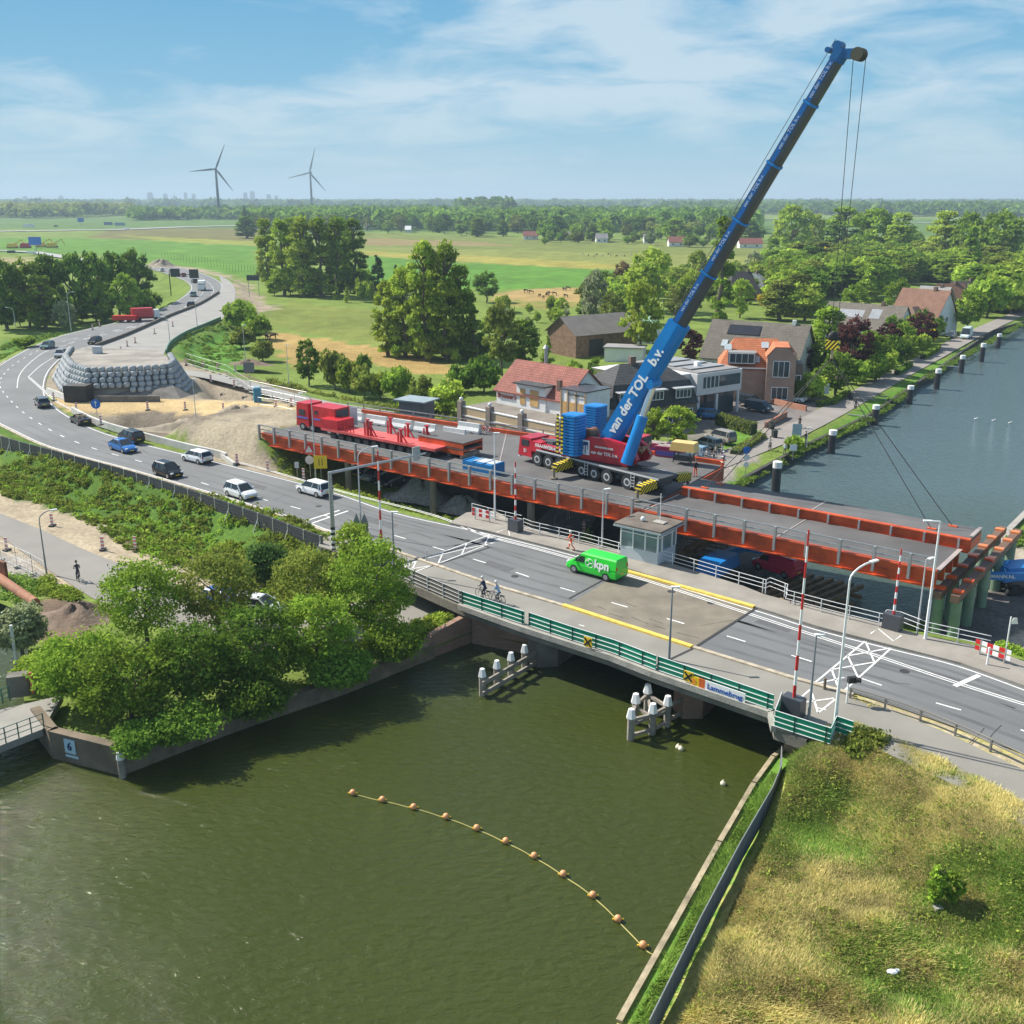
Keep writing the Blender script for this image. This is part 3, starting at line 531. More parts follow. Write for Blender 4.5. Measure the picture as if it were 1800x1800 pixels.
def crown_points(kind, h, w_, n, seed, dens=1.0):
    rg = np.random.default_rng(seed)
    K_ = {'round': 70, 'poplar': 90, 'column': 40, 'cone': 46, 'bush': 26, 'willow': 40}[kind]; K_ = int(K_*dens)
    P = []; Nn = []; T = []
    for k in range(K_):
        u = rg.normal(size=3); u /= np.linalg.norm(u); rr = rg.uniform(.45, 1)**.6
        if kind in ('round', 'willow'): c = np.array([u[0]*w_*.40*rr, u[1]*w_*.40*rr, h*.51+u[2]*h*.42*rr]); cr = w_*rg.uniform(.07, .14)
        elif kind == 'poplar':
            z = rg.uniform(.06, .95); wd = math.sin(math.pi*min(1, z*.9+.12))**.6; a = rg.uniform(0, 6.28); c = np.array([math.cos(a)*w_*.38*wd*rr, math.sin(a)*w_*.38*wd*rr, h*z]); cr = w_*rg.uniform(.10, .17)
        elif kind == 'column': z = rg.uniform(.06, .95); wd = (math.sin(math.pi*z**.8)+.15)*.8; a = rg.uniform(0, 6.28); c = np.array([math.cos(a)*w_*.3*wd, math.sin(a)*w_*.3*wd, h*z]); cr = w_*rg.uniform(.13, .22)
        elif kind == 'cone': z = rg.uniform(.05, .95)**1.2; wd = 1.02-z; a = rg.uniform(0, 6.28); c = np.array([math.cos(a)*w_*.40*wd*rr, math.sin(a)*w_*.40*wd*rr, h*z]); cr = w_*(.06+.12*wd)
        else: c = np.array([u[0]*w_*.36*rr, u[1]*w_*.36*rr, h*.42+u[2]*h*.33*rr]); cr = w_*rg.uniform(.12, .22)
        m = int(n/K_*(cr/(w_*.15))**1.5)+3
        v = rg.normal(size=(m, 3)); v /= np.linalg.norm(v, axis=1)[:, None]; v[:, 2] = np.abs(v[:, 2])*.9+v[:, 2]*.35
        rad = cr*rg.uniform(.35, 1.12, m)[:, None]; p = c+v*rad*np.array([1, 1, .8])
        if kind == 'willow': p[:, 2] -= rg.uniform(0, .12*h, m)*(rg.random(m) < .4)
        out = (c-np.array([0, 0, h*.5]))/np.array([w_, w_, h]); out = out/(np.linalg.norm(out)+1e-6)
        P.append(p); Nn.append(v*.7+out*.5); b = rg.uniform(.72, 1.25); g = rg.random()
        T.append(np.c_[b*rg.uniform(.8, 1.2, m), np.clip(g*.7+rg.random(m)*.4, 0, 1)])
    P = np.concatenate(P); Nn = np.concatenate(Nn); T = np.concatenate(T); P[:, 2] = np.maximum(P[:, 2], .1); return P, Nn, T
def trunk_mesh(kind, h, w_, seed):
    rg = random.Random(seed); mb = MB(); r0 = .028*h+.03
    top = h*(.85 if kind in ('cone', 'column', 'poplar') else .5); z = 0; p = Vector((0, 0, -.3)); R_ = r0
    for i in range(4):
        q = Vector((rg.uniform(-.03, .03)*h, rg.uniform(-.03, .03)*h, top*(i+1)/4)); mb.cyl(p, q, R_, R_*.75, n=8, caps=False); p = q; R_ *= .75
    if kind in ('round', 'bush', 'willow', 'poplar'):
        for i in range(9):
            a = i*2.4+rg.random(); z0 = top*rg.uniform(.35, 1); L_ = w_*rg.uniform(.2, .34)
            b = Vector((math.cos(a)*L_, math.sin(a)*L_, min(h*.92, z0+h*rg.uniform(.15, .35)))); m_ = Vector((b.x*.45, b.y*.45, (z0+b.z)/2-.02*h))
            mb.cyl((0, 0, z0), m_, r0*.4, r0*.25, n=5, caps=False); mb.cyl(m_, b, r0*.25, r0*.08, n=5, caps=False)
    return mb
PROTO = {}
def proto(kind, var):
    key = (kind, var)
    if key not in PROTO:
        h, w_, n, lf = {'round': (10, 9, 6500, .46), 'poplar': (16, 7.5, 8000, .46), 'column': (16, 4.5, 3000, .5), 'cone': (10, 5, 2600, .45), 'bush': (4, 5, 1500, .42), 'willow': (9, 8, 3400, .5)}[kind]
        P, Nn, T = crown_points(kind, h, w_, n, 11*var+len(kind))
        c = leaves('crown', P, np.random.default_rng(var).uniform(.6, 1.3, len(P))*lf, Nn, T, LM['mid'], elong=1.35, seed=var)
        tk = trunk_mesh(kind, h, w_, var).build('trunk', BARK); PROTO[key] = (c.data, tk.data, h, w_)
        bpy.data.objects.remove(c); bpy.data.objects.remove(tk)
    return PROTO[key]
TC = {}
def tree_at(p, h, w_, kind='round', leaf='mid', label=None, group=None, name=None, var=None):
    var = random.randrange(3) if var is None else var; cm, tm, ph, pw = proto(kind, var)
    key = (kind, var, leaf)
    nm = name or {'cone': 'conifer', 'bush': 'bush', 'column': 'poplar_tree', 'poplar': 'poplar_tree', 'willow': 'willow_tree'}.get(kind, 'tree')
    t = thing(nm, label, 'bush' if kind == 'bush' else 'tree', p, random.uniform(0, 6.28), group)
    c = bpy.data.objects.new('crown', cm); k = bpy.data.objects.new('trunk', tm)
    for o in (c, k): COL.objects.link(o); o.parent = t; o.scale = (w_/pw, w_/pw, h/ph)
    c.material_slots[0].link = 'OBJECT'; c.material_slots[0].material = LM[leaf]
    return t
def tree_px(px, py, wpx, hpx, kind='round', leaf='mid', label=None, group=None, **k):
    p = GT(px, py); d = depth(p); s = d/1800
    return tree_at(p, hpx*s/.955, wpx*s, kind, leaf, label, group, **k)
def hero_tree(name, px, py, h, w_, n, leaf, lf, label, seed, kind='round', z=None, dens=2.6):
    p = GT(px, py); t = thing(name, label, 'tree' if 'tree' in name else 'bush', p)
    P, Nn, T = crown_points(kind, h, w_, n, seed, dens)
    leaves('crown', P, np.random.default_rng(seed).uniform(.55, 1.3, len(P))*lf, Nn, T, LM[leaf], t, seed=seed)
    trunk_mesh(kind, h, w_, seed).build('trunk', BARK, t); return t
# the dense clump of trees on the quay tip
for i, a in enumerate([
    ('tree', 150, 1235, 6.5, 8.5, 12000, 'mid', 'leafy green tree nearest the footbridge on the quay tip'),
    ('tree', 235, 1270, 7.5, 9, 14000, 'mid', 'bright leafy tree above the white-capped pile at the quay corner'),
    ('tree', 260, 1130, 8.5, 9, 12000, 'mid', 'tall open tree between the cycle path and the quay thicket'),
    ('tree', 340, 1240, 7.5, 8.5, 13000, 'dark', 'dark green tree in the middle of the quay thicket'),
    ('tree', 385, 1110, 8.5, 8.5, 11000, 'olive', 'olive green tree with gaps behind the quay thicket'),
    ('tree', 455, 1215, 8.5, 9, 14000, 'dark', 'dark tree hanging over the water right of the thicket middle'),
    ('tree', 545, 1110, 9.0, 8, 11000, 'olive', 'greyish green tree below the noise barrier end'),
    ('tree', 560, 1190, 8, 8, 13000, 'mid', 'green tree leaning over the long quay edge'),
    ('tree', 655, 1130, 11, 9, 16000, 'mid', 'large light green tree beside the bridge railing'),
    ('bush', 690, 1165, 4.5, 6, 6000, 'mid', 'low bush at the foot of the tree beside the bridge'),
    ('bush', 450, 1255, 3.4, 6.5, 6000, 'dark', 'low dark bush hanging over the quay edge mid way'),
    ('bush', 330, 1300, 3.2, 6, 6000, 'dark', 'low dark bush over the quay edge left of middle'),
    ('bush', 600, 1205, 3.2, 6, 6000, 'dark', 'low dark bush over the quay edge near the bridge end'),
    ('bush', 245, 1325, 2.6, 4.5, 4000, 'dark', 'ragged bush behind the white-capped pile'),
    ('tree', 625, 1010, 6.5, 4.5, 7000, 'light', 'slender green tree in front of the back-turned road signs'),
    ('bush', 470, 1020, 5.0, 5.5, 6000, 'blue', 'blue green bush on the bank under the noise barrier')]):
    hero_tree(a[0], a[1], a[2], a[3]*.80, a[4]*.84, int(a[5]*1.15), a[6], .18, a[7], 40+i, 'bush' if a[0] == 'bush' else 'round')
hero_tree('bush', 40, 1150, 4.6, 4.4, 5000, 'silver', .22, 'spiky grey green willow bush beside the small canal', 71, 'bush')
hero_tree('bush', 70, 1205, 2.6, 3.5, 3500, 'light', .22, 'bright green bush beside the concrete block of the footbridge', 72, 'bush')
hero_tree('bush', 130, 1200, 2.6, 3.5, 3500, 'mid', .26, 'green bush between the soil heap and the quay trees', 73, 'bush')
hero_tree('bush', 745, 1118, 1.6, 2.6, 2500, 'yel', .2, 'yellowish bush left of the brick bridge wing wall', 74, 'bush')
hero_tree('bush', 775, 1112, 1.7, 2.6, 2500, 'light', .2, 'green bush touching the brick bridge wing wall', 75, 'bush')
p = GT(1655, 1598)
b = hero_tree('shrub', 1643, 1592, 3.0, .95, 1500, 'mid', .14, 'small upright twin-stemmed shrub alone in the dry meadow', 76, 'bush')
P, Nn, T = crown_points('bush', 2.5, .95, 1300, 77); P[:, 0] += .8; leaves('crown', P, .14, Nn, T, LM['mid'], b)
# individual trees behind: base pixel, width, height in the photograph
LST = [
 (12, 578, 85, 120, 'round', 'dark', 'dark tree at the left edge of the photo in the copse beside the junction'), (52, 575, 80, 118, 'round', 'mid', 'second tree from the left edge in the copse beside the junction'), (95, 570, 75, 122, 'round', 'dark', 'tall dark tree in the left half of the junction copse'),
 (135, 566, 75, 120, 'round', 'dark', 'dark tree in the middle of the junction copse'), (175, 562, 75, 118, 'round', 'dark', 'dark tree just right of the middle of the junction copse'), (210, 556, 75, 112, 'round', 'dark', 'dark tree behind the lighter tree in the junction copse'),
 (245, 545, 70, 105, 'round', 'dark', 'rightmost dark tree of the junction copse by the road bend'), (225, 565, 55, 85, 'round', 'mid', 'lighter round tree at the front right of the junction copse'), (170, 565, 50, 75, 'round', 'mid', 'medium tree in front of the dark trees of the junction copse'),
 (80, 578, 62, 88, 'poplar', 'light', 'bright green tree standing in front of the junction copse'), (115, 580, 48, 55, 'bush', 'silver', 'grey green bush beside the side road mouth'), (45, 618, 45, 22, 'bush', 'mid', 'low bush on the verge left of the junction'),
 (472, 505, 45, 112, 'poplar', 'yel', 'leftmost yellowish poplar of the big group in the fields'), (500, 520, 55, 125, 'poplar', 'light', 'light green poplar left of centre in the big group'), (535, 522, 60, 132, 'poplar', 'yel', 'tall poplar with yellow top in the big group'), (565, 522, 60, 130, 'poplar', 'light', 'light green poplar right of the yellow-topped one'),
 (595, 520, 60, 128, 'poplar', 'mid', 'darker poplar right of centre in the big group'), (625, 515, 55, 122, 'poplar', 'mid', 'rightmost dark poplar of the big group in the fields'), (520, 495, 60, 105, 'poplar', 'mid', 'poplar standing behind the left of the big group'), (600, 495, 60, 105, 'poplar', 'dark', 'poplar standing behind the right of the big group'),
 (665, 522, 42, 75, 'cone', 'blue', 'dark conifer right of the big poplar group'), (697, 515, 22, 48, 'cone', 'blue', 'small dark conifer left of the second poplar group'), (592, 527, 14, 30, 'cone', 'light', 'small light sapling in front of the big poplar group'), (610, 532, 14, 28, 'cone', 'yel', 'small yellowish sapling at the pasture edge'), (635, 530, 24, 45, 'bush', 'light', 'pale green young tree at the pasture edge'), (652, 532, 20, 40, 'bush', 'light', 'young tree between sapling and dark conifer'),
 (682, 625, 62, 125, 'poplar', 'yel', 'yellow green tree at the left of the second poplar group'), (712, 628, 70, 150, 'poplar', 'yel', 'yellow green poplar second from left in the second group'), (748, 632, 75, 195, 'poplar', 'light', 'tallest light green poplar of the second group'), (785, 634, 75, 195, 'poplar', 'light', 'tall poplar right of the tallest in the second group'), (812, 630, 62, 155, 'poplar', 'mid', 'rightmost poplar of the second group'), (760, 615, 70, 160, 'poplar', 'mid', 'poplar at the back of the second group'),
 (855, 532, 52, 55, 'round', 'dark', 'lone dark round tree in the green field'), (425, 582, 72, 58, 'bush', 'mid', 'broad green bush beside the new road'), (450, 598, 60, 50, 'bush', 'mid', 'bush at the pasture corner near the new road'), (425, 612, 50, 40, 'bush', 'olive', 'olive bush on the slope below the new road'), (462, 635, 48, 40, 'bush', 'olive', 'round olive bush by the site fence'),
 (543, 678, 52, 82, 'round', 'dark', 'dark green tree at the left end of the roadside row'), (590, 685, 58, 80, 'bush', 'olive', 'olive tree right of the dark tree in the roadside row'), (615, 690, 50, 62, 'bush', 'yel', 'yellowish bush in the left part of the roadside row'), (640, 698, 50, 62, 'bush', 'olive', 'olive bush in the middle of the roadside row'), (668, 702, 45, 58, 'bush', 'yel', 'yellow green bush in the middle of the roadside row'), (700, 710, 62, 72, 'bush', 'mid', 'green bush right of the middle of the roadside row'), (742, 722, 60, 66, 'bush', 'olive', 'olive bush near the right end of the roadside row'), (785, 728, 72, 66, 'bush', 'light', 'light green bush at the right end of the roadside row'), (640, 665, 30, 50, 'bush', 'dark', 'small dark tree behind the roadside row'), (722, 728, 50, 30, 'bush', 'light', 'low bush at the foot of the roadside row'),
 (835, 632, 60, 85, 'cone', 'mid', 'green conifer right of the second poplar group'), (850, 690, 72, 70, 'bush', 'dark', 'broad dark bush left of the restaurant'), (812, 690, 60, 55, 'bush', 'dark', 'dark bush above the light bush at the row end'), (882, 660, 78, 130, 'round', 'olive', 'large olive green tree behind the restaurant'), (922, 655, 60, 95, 'round', 'dark', 'dark tree between the restaurant and the barn'), (962, 650, 30, 62, 'cone', 'light', 'slim bright green tree in front of the barn'), (905, 700, 55, 60, 'bush', 'mid', 'green tree touching the left end of the restaurant'),
 (1045, 570, 62, 96, 'willow', 'silver', 'silvery willow left of the chestnut'), (1075, 590, 55, 75, 'round', 'olive', 'olive tree right of the silvery willow'), (1125, 628, 88, 135, 'round', 'yel', 'big yellow green chestnut behind the boom base'), (1140, 548, 105, 110, 'round', 'light', 'large bright green tree behind the chestnut'), (1092, 512, 38, 52, 'round', 'brown', 'brownish tree left of the large bright tree'), (1150, 485, 48, 42, 'round', 'olive', 'small brown green tree beyond the large bright tree'), (1212, 560, 60, 85, 'round', 'light', 'light tree left of the tall dark poplar'), (1262, 580, 52, 185, 'column', 'mid', 'very tall narrow dark poplar behind the crane boom'), (1300, 560, 50, 70, 'round', 'light', 'light green tree right of the tall dark poplar'), (1225, 500, 40, 60, 'round', 'yel', 'yellow green tree just left of the tall poplar top'),
 (1212, 640, 52, 62, 'round', 'purple', 'dark purple tree left of the orange-roofed house'), (1190, 560, 60, 60, 'round', 'olive', 'olive tree behind the greenish shed'),
 (1450, 652, 75, 108, 'poplar', 'mid', 'tall airy pine with bare trunk beside the hook block'), (1497, 668, 78, 112, 'round', 'purple', 'big dark purple beech beside the canal road'), (1470, 690, 60, 72, 'round', 'mid', 'green tree between pine and purple beech'), (1540, 668, 48, 80, 'round', 'mid', 'green tree right of the purple beech'), (1560, 628, 60, 60, 'round', 'purple', 'purple tree in front of the long grey roof'), (1618, 612, 62, 62, 'round', 'purple', 'purple tree in front of the red-roofed house'), (1590, 620, 40, 52, 'bush', 'light', 'light green bush between the two purple trees'), (1630, 605, 35, 30, 'bush', 'gold', 'golden bush by the white van'), (1415, 655, 42, 45, 'round', 'purple', 'small purple tree behind the brick house'),
 (1368, 690, 52, 40, 'bush', 'gold', 'bright yellow tree left of the white convertible'), (1428, 705, 55, 55, 'bush', 'light', 'light green tree right of the white convertible'), (1188, 788, 78, 78, 'round', 'light', 'bright green cherry tree behind the crane'), (1148, 785, 55, 70, 'round', 'light', 'smaller bright tree left of the bright cherry tree'), (1085, 745, 45, 45, 'bush', 'mid', 'green bush in front of the dark house left corner'), (1395, 800, 40, 38, 'bush', 'mid', 'bush on the canal bank beside the white sign'), (1205, 560, 45, 50, 'round', 'mid', 'green tree between barn sheds and gardens'),
 (1395, 530, 45, 48, 'round', 'gold', 'golden yellow tree above the brick house'), (1345, 540, 35, 30, 'bush', 'gold', 'small golden tree by the white roof'), (1360, 475, 40, 40, 'willow', 'silver', 'silvery round tree beyond the gardens'), (1325, 480, 36, 40, 'willow', 'silver', 'smaller silvery tree beyond the gardens'), (1700, 500, 60, 105, 'cone', 'mid', 'tall dark pointed tree above the row of houses'), (1610, 470, 38, 42, 'round', 'light', 'pale bright round tree in the wood'), (1700, 585, 60, 78, 'round', 'mid', 'green roadside tree beyond the white van'), (1750, 548, 60, 60, 'round', 'dark', 'dark tree near the far road bend'), (1790, 550, 60, 70, 'round', 'mid', 'green tree at the right edge by the far road'),
 (1390, 450, 82, 88, 'round', 'light', 'big bright tree above the gardens left of the ropes'), (1430, 448, 42, 70, 'round', 'yel', 'pale yellowish tree left of the hoist ropes'), (1480, 452, 85, 82, 'poplar', 'mid', 'broad tree below the hoist ropes'), (1530, 458, 95, 90, 'round', 'mid', 'broad tree right of the hoist ropes'), (1580, 462, 60, 82, 'poplar', 'light', 'light tree at the right end of the clump by the ropes'), (1655, 470, 72, 92, 'poplar', 'yel', 'yellow green tree in the far right clump'), (1700, 475, 80, 100, 'round', 'mid', 'broad tree in the far right clump'), (1750, 478, 95, 105, 'round', 'mid', 'broadest tree in the far right clump'), (1460, 470, 50, 40, 'round', 'gold', 'yellowish crown at the front of the rope-side clump'), (1525, 530, 50, 62, 'cone', 'light', 'light pointed tree in the garden wood'), (1575, 560, 55, 70, 'round', 'mid', 'green tree behind the red-roofed house'), (1500, 560, 55, 60, 'round', 'mid', 'green tree behind the long grey roof'), (650, 400, 20, 32, 'cone', 'blue', 'dark cone tree in the far tree belt left'), (432, 402, 14, 40, 'cone', 'blue', 'dark spire tree beside the far junction'), (586, 395, 12, 32, 'cone', 'blue', 'dark spire tree right of the right turbine')]
for a in LST: tree_px(*a)
# random garden trees, each a thing
def scatter_trees(poly, n, hr, kinds, leafs, label, group, seed, mind=1.0, asp=(.7, 1.05), avoid=()):
    rg = random.Random(seed); PP = [(p.x, p.y) for p in PX(poly, -2.4)]; xs = [p[0] for p in PP]; ys = [p[1] for p in PP]; pts = []; tries = 0
    AV = [[(q.x, q.y) for q in PX(a, -2.4)] for a in avoid]
    while len(pts) < n and tries < n*80:
        tries += 1; x, y = rg.uniform(min(xs), max(xs)), rg.uniform(min(ys), max(ys)); X_ = np.array([x]); Y_ = np.array([y])
        if not pip(X_, Y_, PP)[0] or any(pip(X_, Y_, a)[0] for a in AV): continue
        if any((x-a)**2+(y-b)**2 < mind**2 for a, b in pts): continue
        pts.append((x, y)); h = rg.uniform(*hr); tree_at((x, y, hz1(x, y)), h, h*rg.uniform(*asp), rg.choice(kinds), rg.choice(leafs), label, group)
HOUSES = [[(1420, 640), (1430, 520), (1600, 540), (1600, 640)], [(1540, 600), (1550, 500), (1700, 500), (1720, 600)], [(1270, 560), (1280, 480), (1350, 480), (1370, 560)], [(1230, 740), (1220, 560), (1440, 570), (1420, 740)]]
scatter_trees([(1300, 560), (1340, 478), (1500, 462), (1830, 470), (1850, 545), (1720, 560), (1600, 570), (1440, 590), (1390, 575)], 240, (9, 14), ['round', 'round', 'bush', 'poplar'], ['dark', 'mid', 'mid', 'light', 'mid', 'olive', 'light'], 'green garden tree in the dense wood behind the canal houses', 'trees of the wood behind the canal houses', 5, 4.0, (1.0, 1.4), avoid=HOUSES)
scatter_trees([(1000, 562), (1060, 500), (1330, 480), (1330, 560), (1240, 575), (1080, 575)], 42, (5, 9), ['round', 'bush', 'round'], ['olive', 'light', 'mid', 'yel', 'mid'], 'mixed green tree in the rough land behind the barn', 'trees in the rough land behind the barn', 8, 4.0, (1.0, 1.5), avoid=[[(1180, 600), (1180, 540), (1420, 540), (1420, 600)]])
scatter_trees([(850, 600), (870, 545), (1000, 550), (1000, 565), (940, 600)], 16, (3, 6), ['bush', 'round'], ['light', 'yel', 'silver', 'light'], 'pale green scrub tree in the marshy plot behind the restaurant', 'scrub trees in the marshy plot', 9, 3.5)
scatter_trees([(940, 680), (960, 655), (1060, 640), (1180, 650), (1150, 690), (1060, 690)], 14, (2, 4), ['bush'], ['mid', 'light', 'olive', 'dark'], 'garden bush behind the dark mansard house', 'garden bushes behind the mansard house', 10, 3)
scatter_trees([(430, 420), (460, 402), (1330, 412), (1340, 428), (1000, 424), (700, 410)], 75, (12, 19), ['round', 'bush', 'poplar'], ['dark', 'mid', 'dark', 'olive'], 'tree in the belt beyond the meadows', 'trees in the belt beyond the meadows', 12, 9, (.8, 1.3))
scatter_trees([(1330, 476), (1360, 440), (1640, 432), (1850, 440), (1850, 470), (1500, 462)], 40, (9, 14), ['round', 'poplar'], ['dark', 'mid', 'mid'], 'tree at the far edge of the wood behind the canal houses', 'trees at the far edge of the canal wood', 14, 8)
scatter_trees([(1340, 700), (1350, 660), (1420, 600), (1440, 640), (1440, 700), (1400, 712)], 14, (2.5, 5), ['bush'], ['mid', 'light', 'dark'], 'garden bush beside the brick house', 'garden bushes beside the brick house', 31, 3)
scatter_trees([(1450, 700), (1480, 650), (1560, 610), (1640, 580), (1660, 600), (1590, 640), (1500, 700)], 24, (4, 8), ['bush', 'round'], ['mid', 'dark', 'light'], 'garden tree along the far canal road', 'garden trees along the far canal road', 32, 3.5)
scatter_trees([(470, 500), (640, 500), (640, 520), (480, 530)], 26, (5, 9), ['bush'], ['dark', 'mid'], 'underwood tree of the big poplar group', 'underwood of the big poplar group', 33, 4)
scatter_trees([(0, 560), (280, 540), (285, 560), (120, 578), (0, 585)], 24, (5, 9), ['bush'], ['dark', 'mid'], 'underwood tree of the junction copse', 'underwood of the junction copse', 34, 4)
scatter_trees([(670, 612), (830, 620), (830, 640), (680, 632)], 14, (3, 6), ['bush'], ['dark', 'mid', 'light'], 'underwood tree of the second poplar group', 'underwood of the second poplar group', 35, 3.5)
scatter_trees([(950, 432), (960, 416), (1340, 424), (1340, 440), (1180, 434)], 34, (6, 11), ['round', 'bush'], ['dark', 'mid', 'olive'], 'tree among the far houses', 'trees among the far houses', 36, 7, (.9, 1.3))
# far woods: leaf masses that read as one
def far_wood(name, poly, n, h, wd, leaf, label, seed):
    rg = np.random.default_rng(seed); PP = [(p.x, p.y) for p in PX(poly, -2.4)]; xs = [p[0] for p in PP]; ys = [p[1] for p in PP]; C_ = []
    while sum(len(c) for c in C_) < n:
        x = rg.uniform(min(xs), max(xs), n*3); y = rg.uniform(min(ys), max(ys), n*3); k = pip(x, y, PP); C_.append(np.c_[x[k], y[k]])
    C_ = np.concatenate(C_)[:n]; P = []; T = []; Nn = []
    for x, y in C_:
        hh = h*rg.uniform(.65, 1.15)*(.8+.4*float(vnoise(np.array([x]), np.array([y]), 60, 3)[0])); m = 34; v = rg.normal(size=(m, 3)); v /= np.linalg.norm(v, axis=1)[:, None]; v[:, 2] = np.abs(v[:, 2])
        P.append(np.c_[x+v[:, 0]*wd*.5, y+v[:, 1]*wd*.5, -2.4+hh*.35+v[:, 2]*hh*.62]); Nn.append(v); b = rg.uniform(.7, 1.25); T.append(np.c_[np.full(m, b), np.full(m, rg.random())])
    P = np.concatenate(P); o = leaves(name, P, wd*.42, np.concatenate(Nn), np.concatenate(T), LM[leaf], elong=1.2, seed=seed); tag(o, label, 'woodland', kind='stuff')
far_wood('woodland', [(-300, 384), (-300, 374), (100, 373), (235, 373), (235, 379), (120, 384)], 900, 20, 22, 'olive', 'long far wood at the left under the skyline', 1)
far_wood('woodland', [(-300, 368), (700, 367), (1100, 366), (1850, 368), (2300, 362), (1850, 358), (-300, 358)], 3000, 22, 60, 'dark', 'hazy far woods and hedges along the whole horizon', 2)
far_wood('woodland', [(805, 382), (805, 374), (900, 374), (902, 384)], 150, 30, 22, 'dark', 'tall dark copse between turbines and boom', 3)
far_wood('woodland', [(1165, 374), (1165, 368), (1400, 369), (1850, 374), (1850, 384), (1400, 378)], 1500, 22, 24, 'dark', 'long dark wood behind the crane boom on the right', 4)
far_wood('woodland', [(230, 388), (240, 380), (420, 378), (800, 378), (1330, 384), (1330, 390), (900, 388), (430, 386)], 1000, 17, 22, 'dark', 'loose far tree lines between motorway and fields', 5)
far_wood('woodland', [(430, 402), (430, 392), (800, 390), (1330, 398), (1330, 412), (800, 406)], 1500, 18, 15, 'dark', 'tree belt along the far edge of the meadows', 6)
# ground cover: leafy weeds and grass, uncountable
def scrub(name, poly, n, size, hgt, leaf, label, seed, per=26, lf=.2, z=-1.5, edge=0):
    rg = np.random.default_rng(seed); PP = [(p.x, p.y) for p in (PX(poly, z) if not isinstance(poly[0], Vector) else poly)]; xs = [p[0] for p in PP]; ys = [p[1] for p in PP]; got = []
    while sum(map(len, got)) < n:
        x = rg.uniform(min(xs), max(xs), n*3); y = rg.uniform(min(ys), max(ys), n*3); k = pip(x, y, PP) & (vnoise(x, y, 3.5, seed) > .33); got.append(np.c_[x[k], y[k]])
    C_ = np.concatenate(got)[:n]; zz = hfun(C_[:, 0], C_[:, 1]); m = per
    v = rg.normal(size=(n, m, 3)); v /= np.linalg.norm(v, axis=2)[..., None]; v[..., 2] = np.abs(v[..., 2]); s = rg.uniform(.5, 1.2, (n, 1))*(.5+vnoise(C_[:, 0], C_[:, 1], 2.5, seed+1)[:, None]); rd = rg.uniform(.5, 1.05, (n, m))
    P = np.stack([C_[:, :1]+v[..., 0]*size*s*rd, C_[:, 1:]+v[..., 1]*size*s*rd, zz[:, None]+v[..., 2]*hgt*s*rd], 2).reshape(-1, 3)
    b = np.repeat(rg.uniform(.7, 1.25, n), m); g = np.repeat(rg.random(n), m)
    o = leaves(name, P, rg.uniform(.6, 1.3, n*m)*lf, v.reshape(-1, 3), np.c_[b*rg.uniform(.8, 1.2, n*m), g], LM[leaf], seed=seed); tag(o, label, 'ground cover', kind='stuff')
BANK = [(-20, 790), (60, 810), (200, 850), (380, 895), (560, 950), (600, 990), (560, 1060), (450, 1040), (330, 985), (250, 960), (120, 890), (-20, 850)]
scrub('weeds', BANK, 900, .6, .6, 'olive', 'green weeds on the bank below the noise barrier', 21, lf=.24)
scrub('weeds', BANK, 420, .6, .6, 'mid', 'bright nettles among the bank weeds', 22, lf=.22)
scrub('weeds', [(360, 900), (560, 960), (590, 1000), (540, 1060), (400, 1000)], 420, .6, .5, 'yel', 'yellow green tall grass near the barrier end', 23, lf=.2)
scrub('weeds', [(60, 1010), (150, 1045), (135, 1060), (60, 1040)], 90, .6, .5, 'light', 'leafy weeds beside the lamp post at the cycle path', 24, z=-2.4)
scrub('weeds', [(0, 1010), (70, 1020), (60, 1060), (0, 1060)], 70, .6, .5, 'lush', 'weeds around the rusty pipe', 25, z=-2.4)
scrub('weeds', [(470, 790), (560, 815), (700, 862), (880, 912), (990, 950), (940, 960), (800, 920), (650, 880), (480, 825)], 420, .45, .5, 'yel', 'yellow grass on the verge below the orange deck', 26, z=-.6, lf=.16)
scrub('weeds', [(640, 850), (760, 880), (870, 905), (860, 915), (700, 880)], 160, .5, .7, 'lush', 'green reeds on the verge below the orange deck', 27, z=-.6, lf=.18)
scrub('weeds', [(1015, 958), (1080, 972), (1085, 950), (1030, 930)], 70, .5, 1.3, 'light', 'green reeds left of the bridge cabin', 28, z=-1.5, lf=.2)
scrub('weeds', [(1300, 858), (1405, 803), (1530, 742), (1653, 656), (1800, 573), (1795, 568), (1640, 652), (1510, 738), (1385, 800), (1285, 850)], 700, .5, .45, 'lush', 'lush grass along the canal quay', 29, z=-2.4, lf=.2)
scrub('weeds', [(1760, 950), (1800, 915), (1850, 890), (1850, 910), (1800, 950), (1780, 960)], 90, .6, .4, 'lush', 'grass on the right canal bank', 30, z=-2.4, lf=.2)
scrub('weeds', [(310, 600), (395, 572), (430, 620), (330, 640)], 160, .8, .5, 'lush', 'bright grass slope beside the new road', 31, z=-1, lf=.35)
scrub('weeds', [(0, 600), (60, 582), (140, 572), (130, 585), (50, 612), (0, 632)], 160, 1, .7, 'lush', 'grass verge left of the bend', 32, z=-1, lf=.4)
scrub('weeds', [(470, 690), (520, 700), (700, 722), (800, 735), (800, 715), (650, 700), (480, 668)], 260, .9, .9, 'olive', 'reeds along the detour road', 33, z=-1.5, lf=.3)
scrub('weeds', [(1745, 1150), (1830, 1180), (1830, 1140), (1770, 1110)], 60, .5, .5, 'mid', 'weeds behind the red and white barrier boards', 34, z=-.8, lf=.2)
scrub('weeds', [(1500, 1225), (1660, 1283), (1800, 1350), (1800, 1358), (1660, 1290), (1500, 1231)], 90, .22, .16, 'straw', 'dry weeds under the guard rail', 35, z=0, lf=.09)
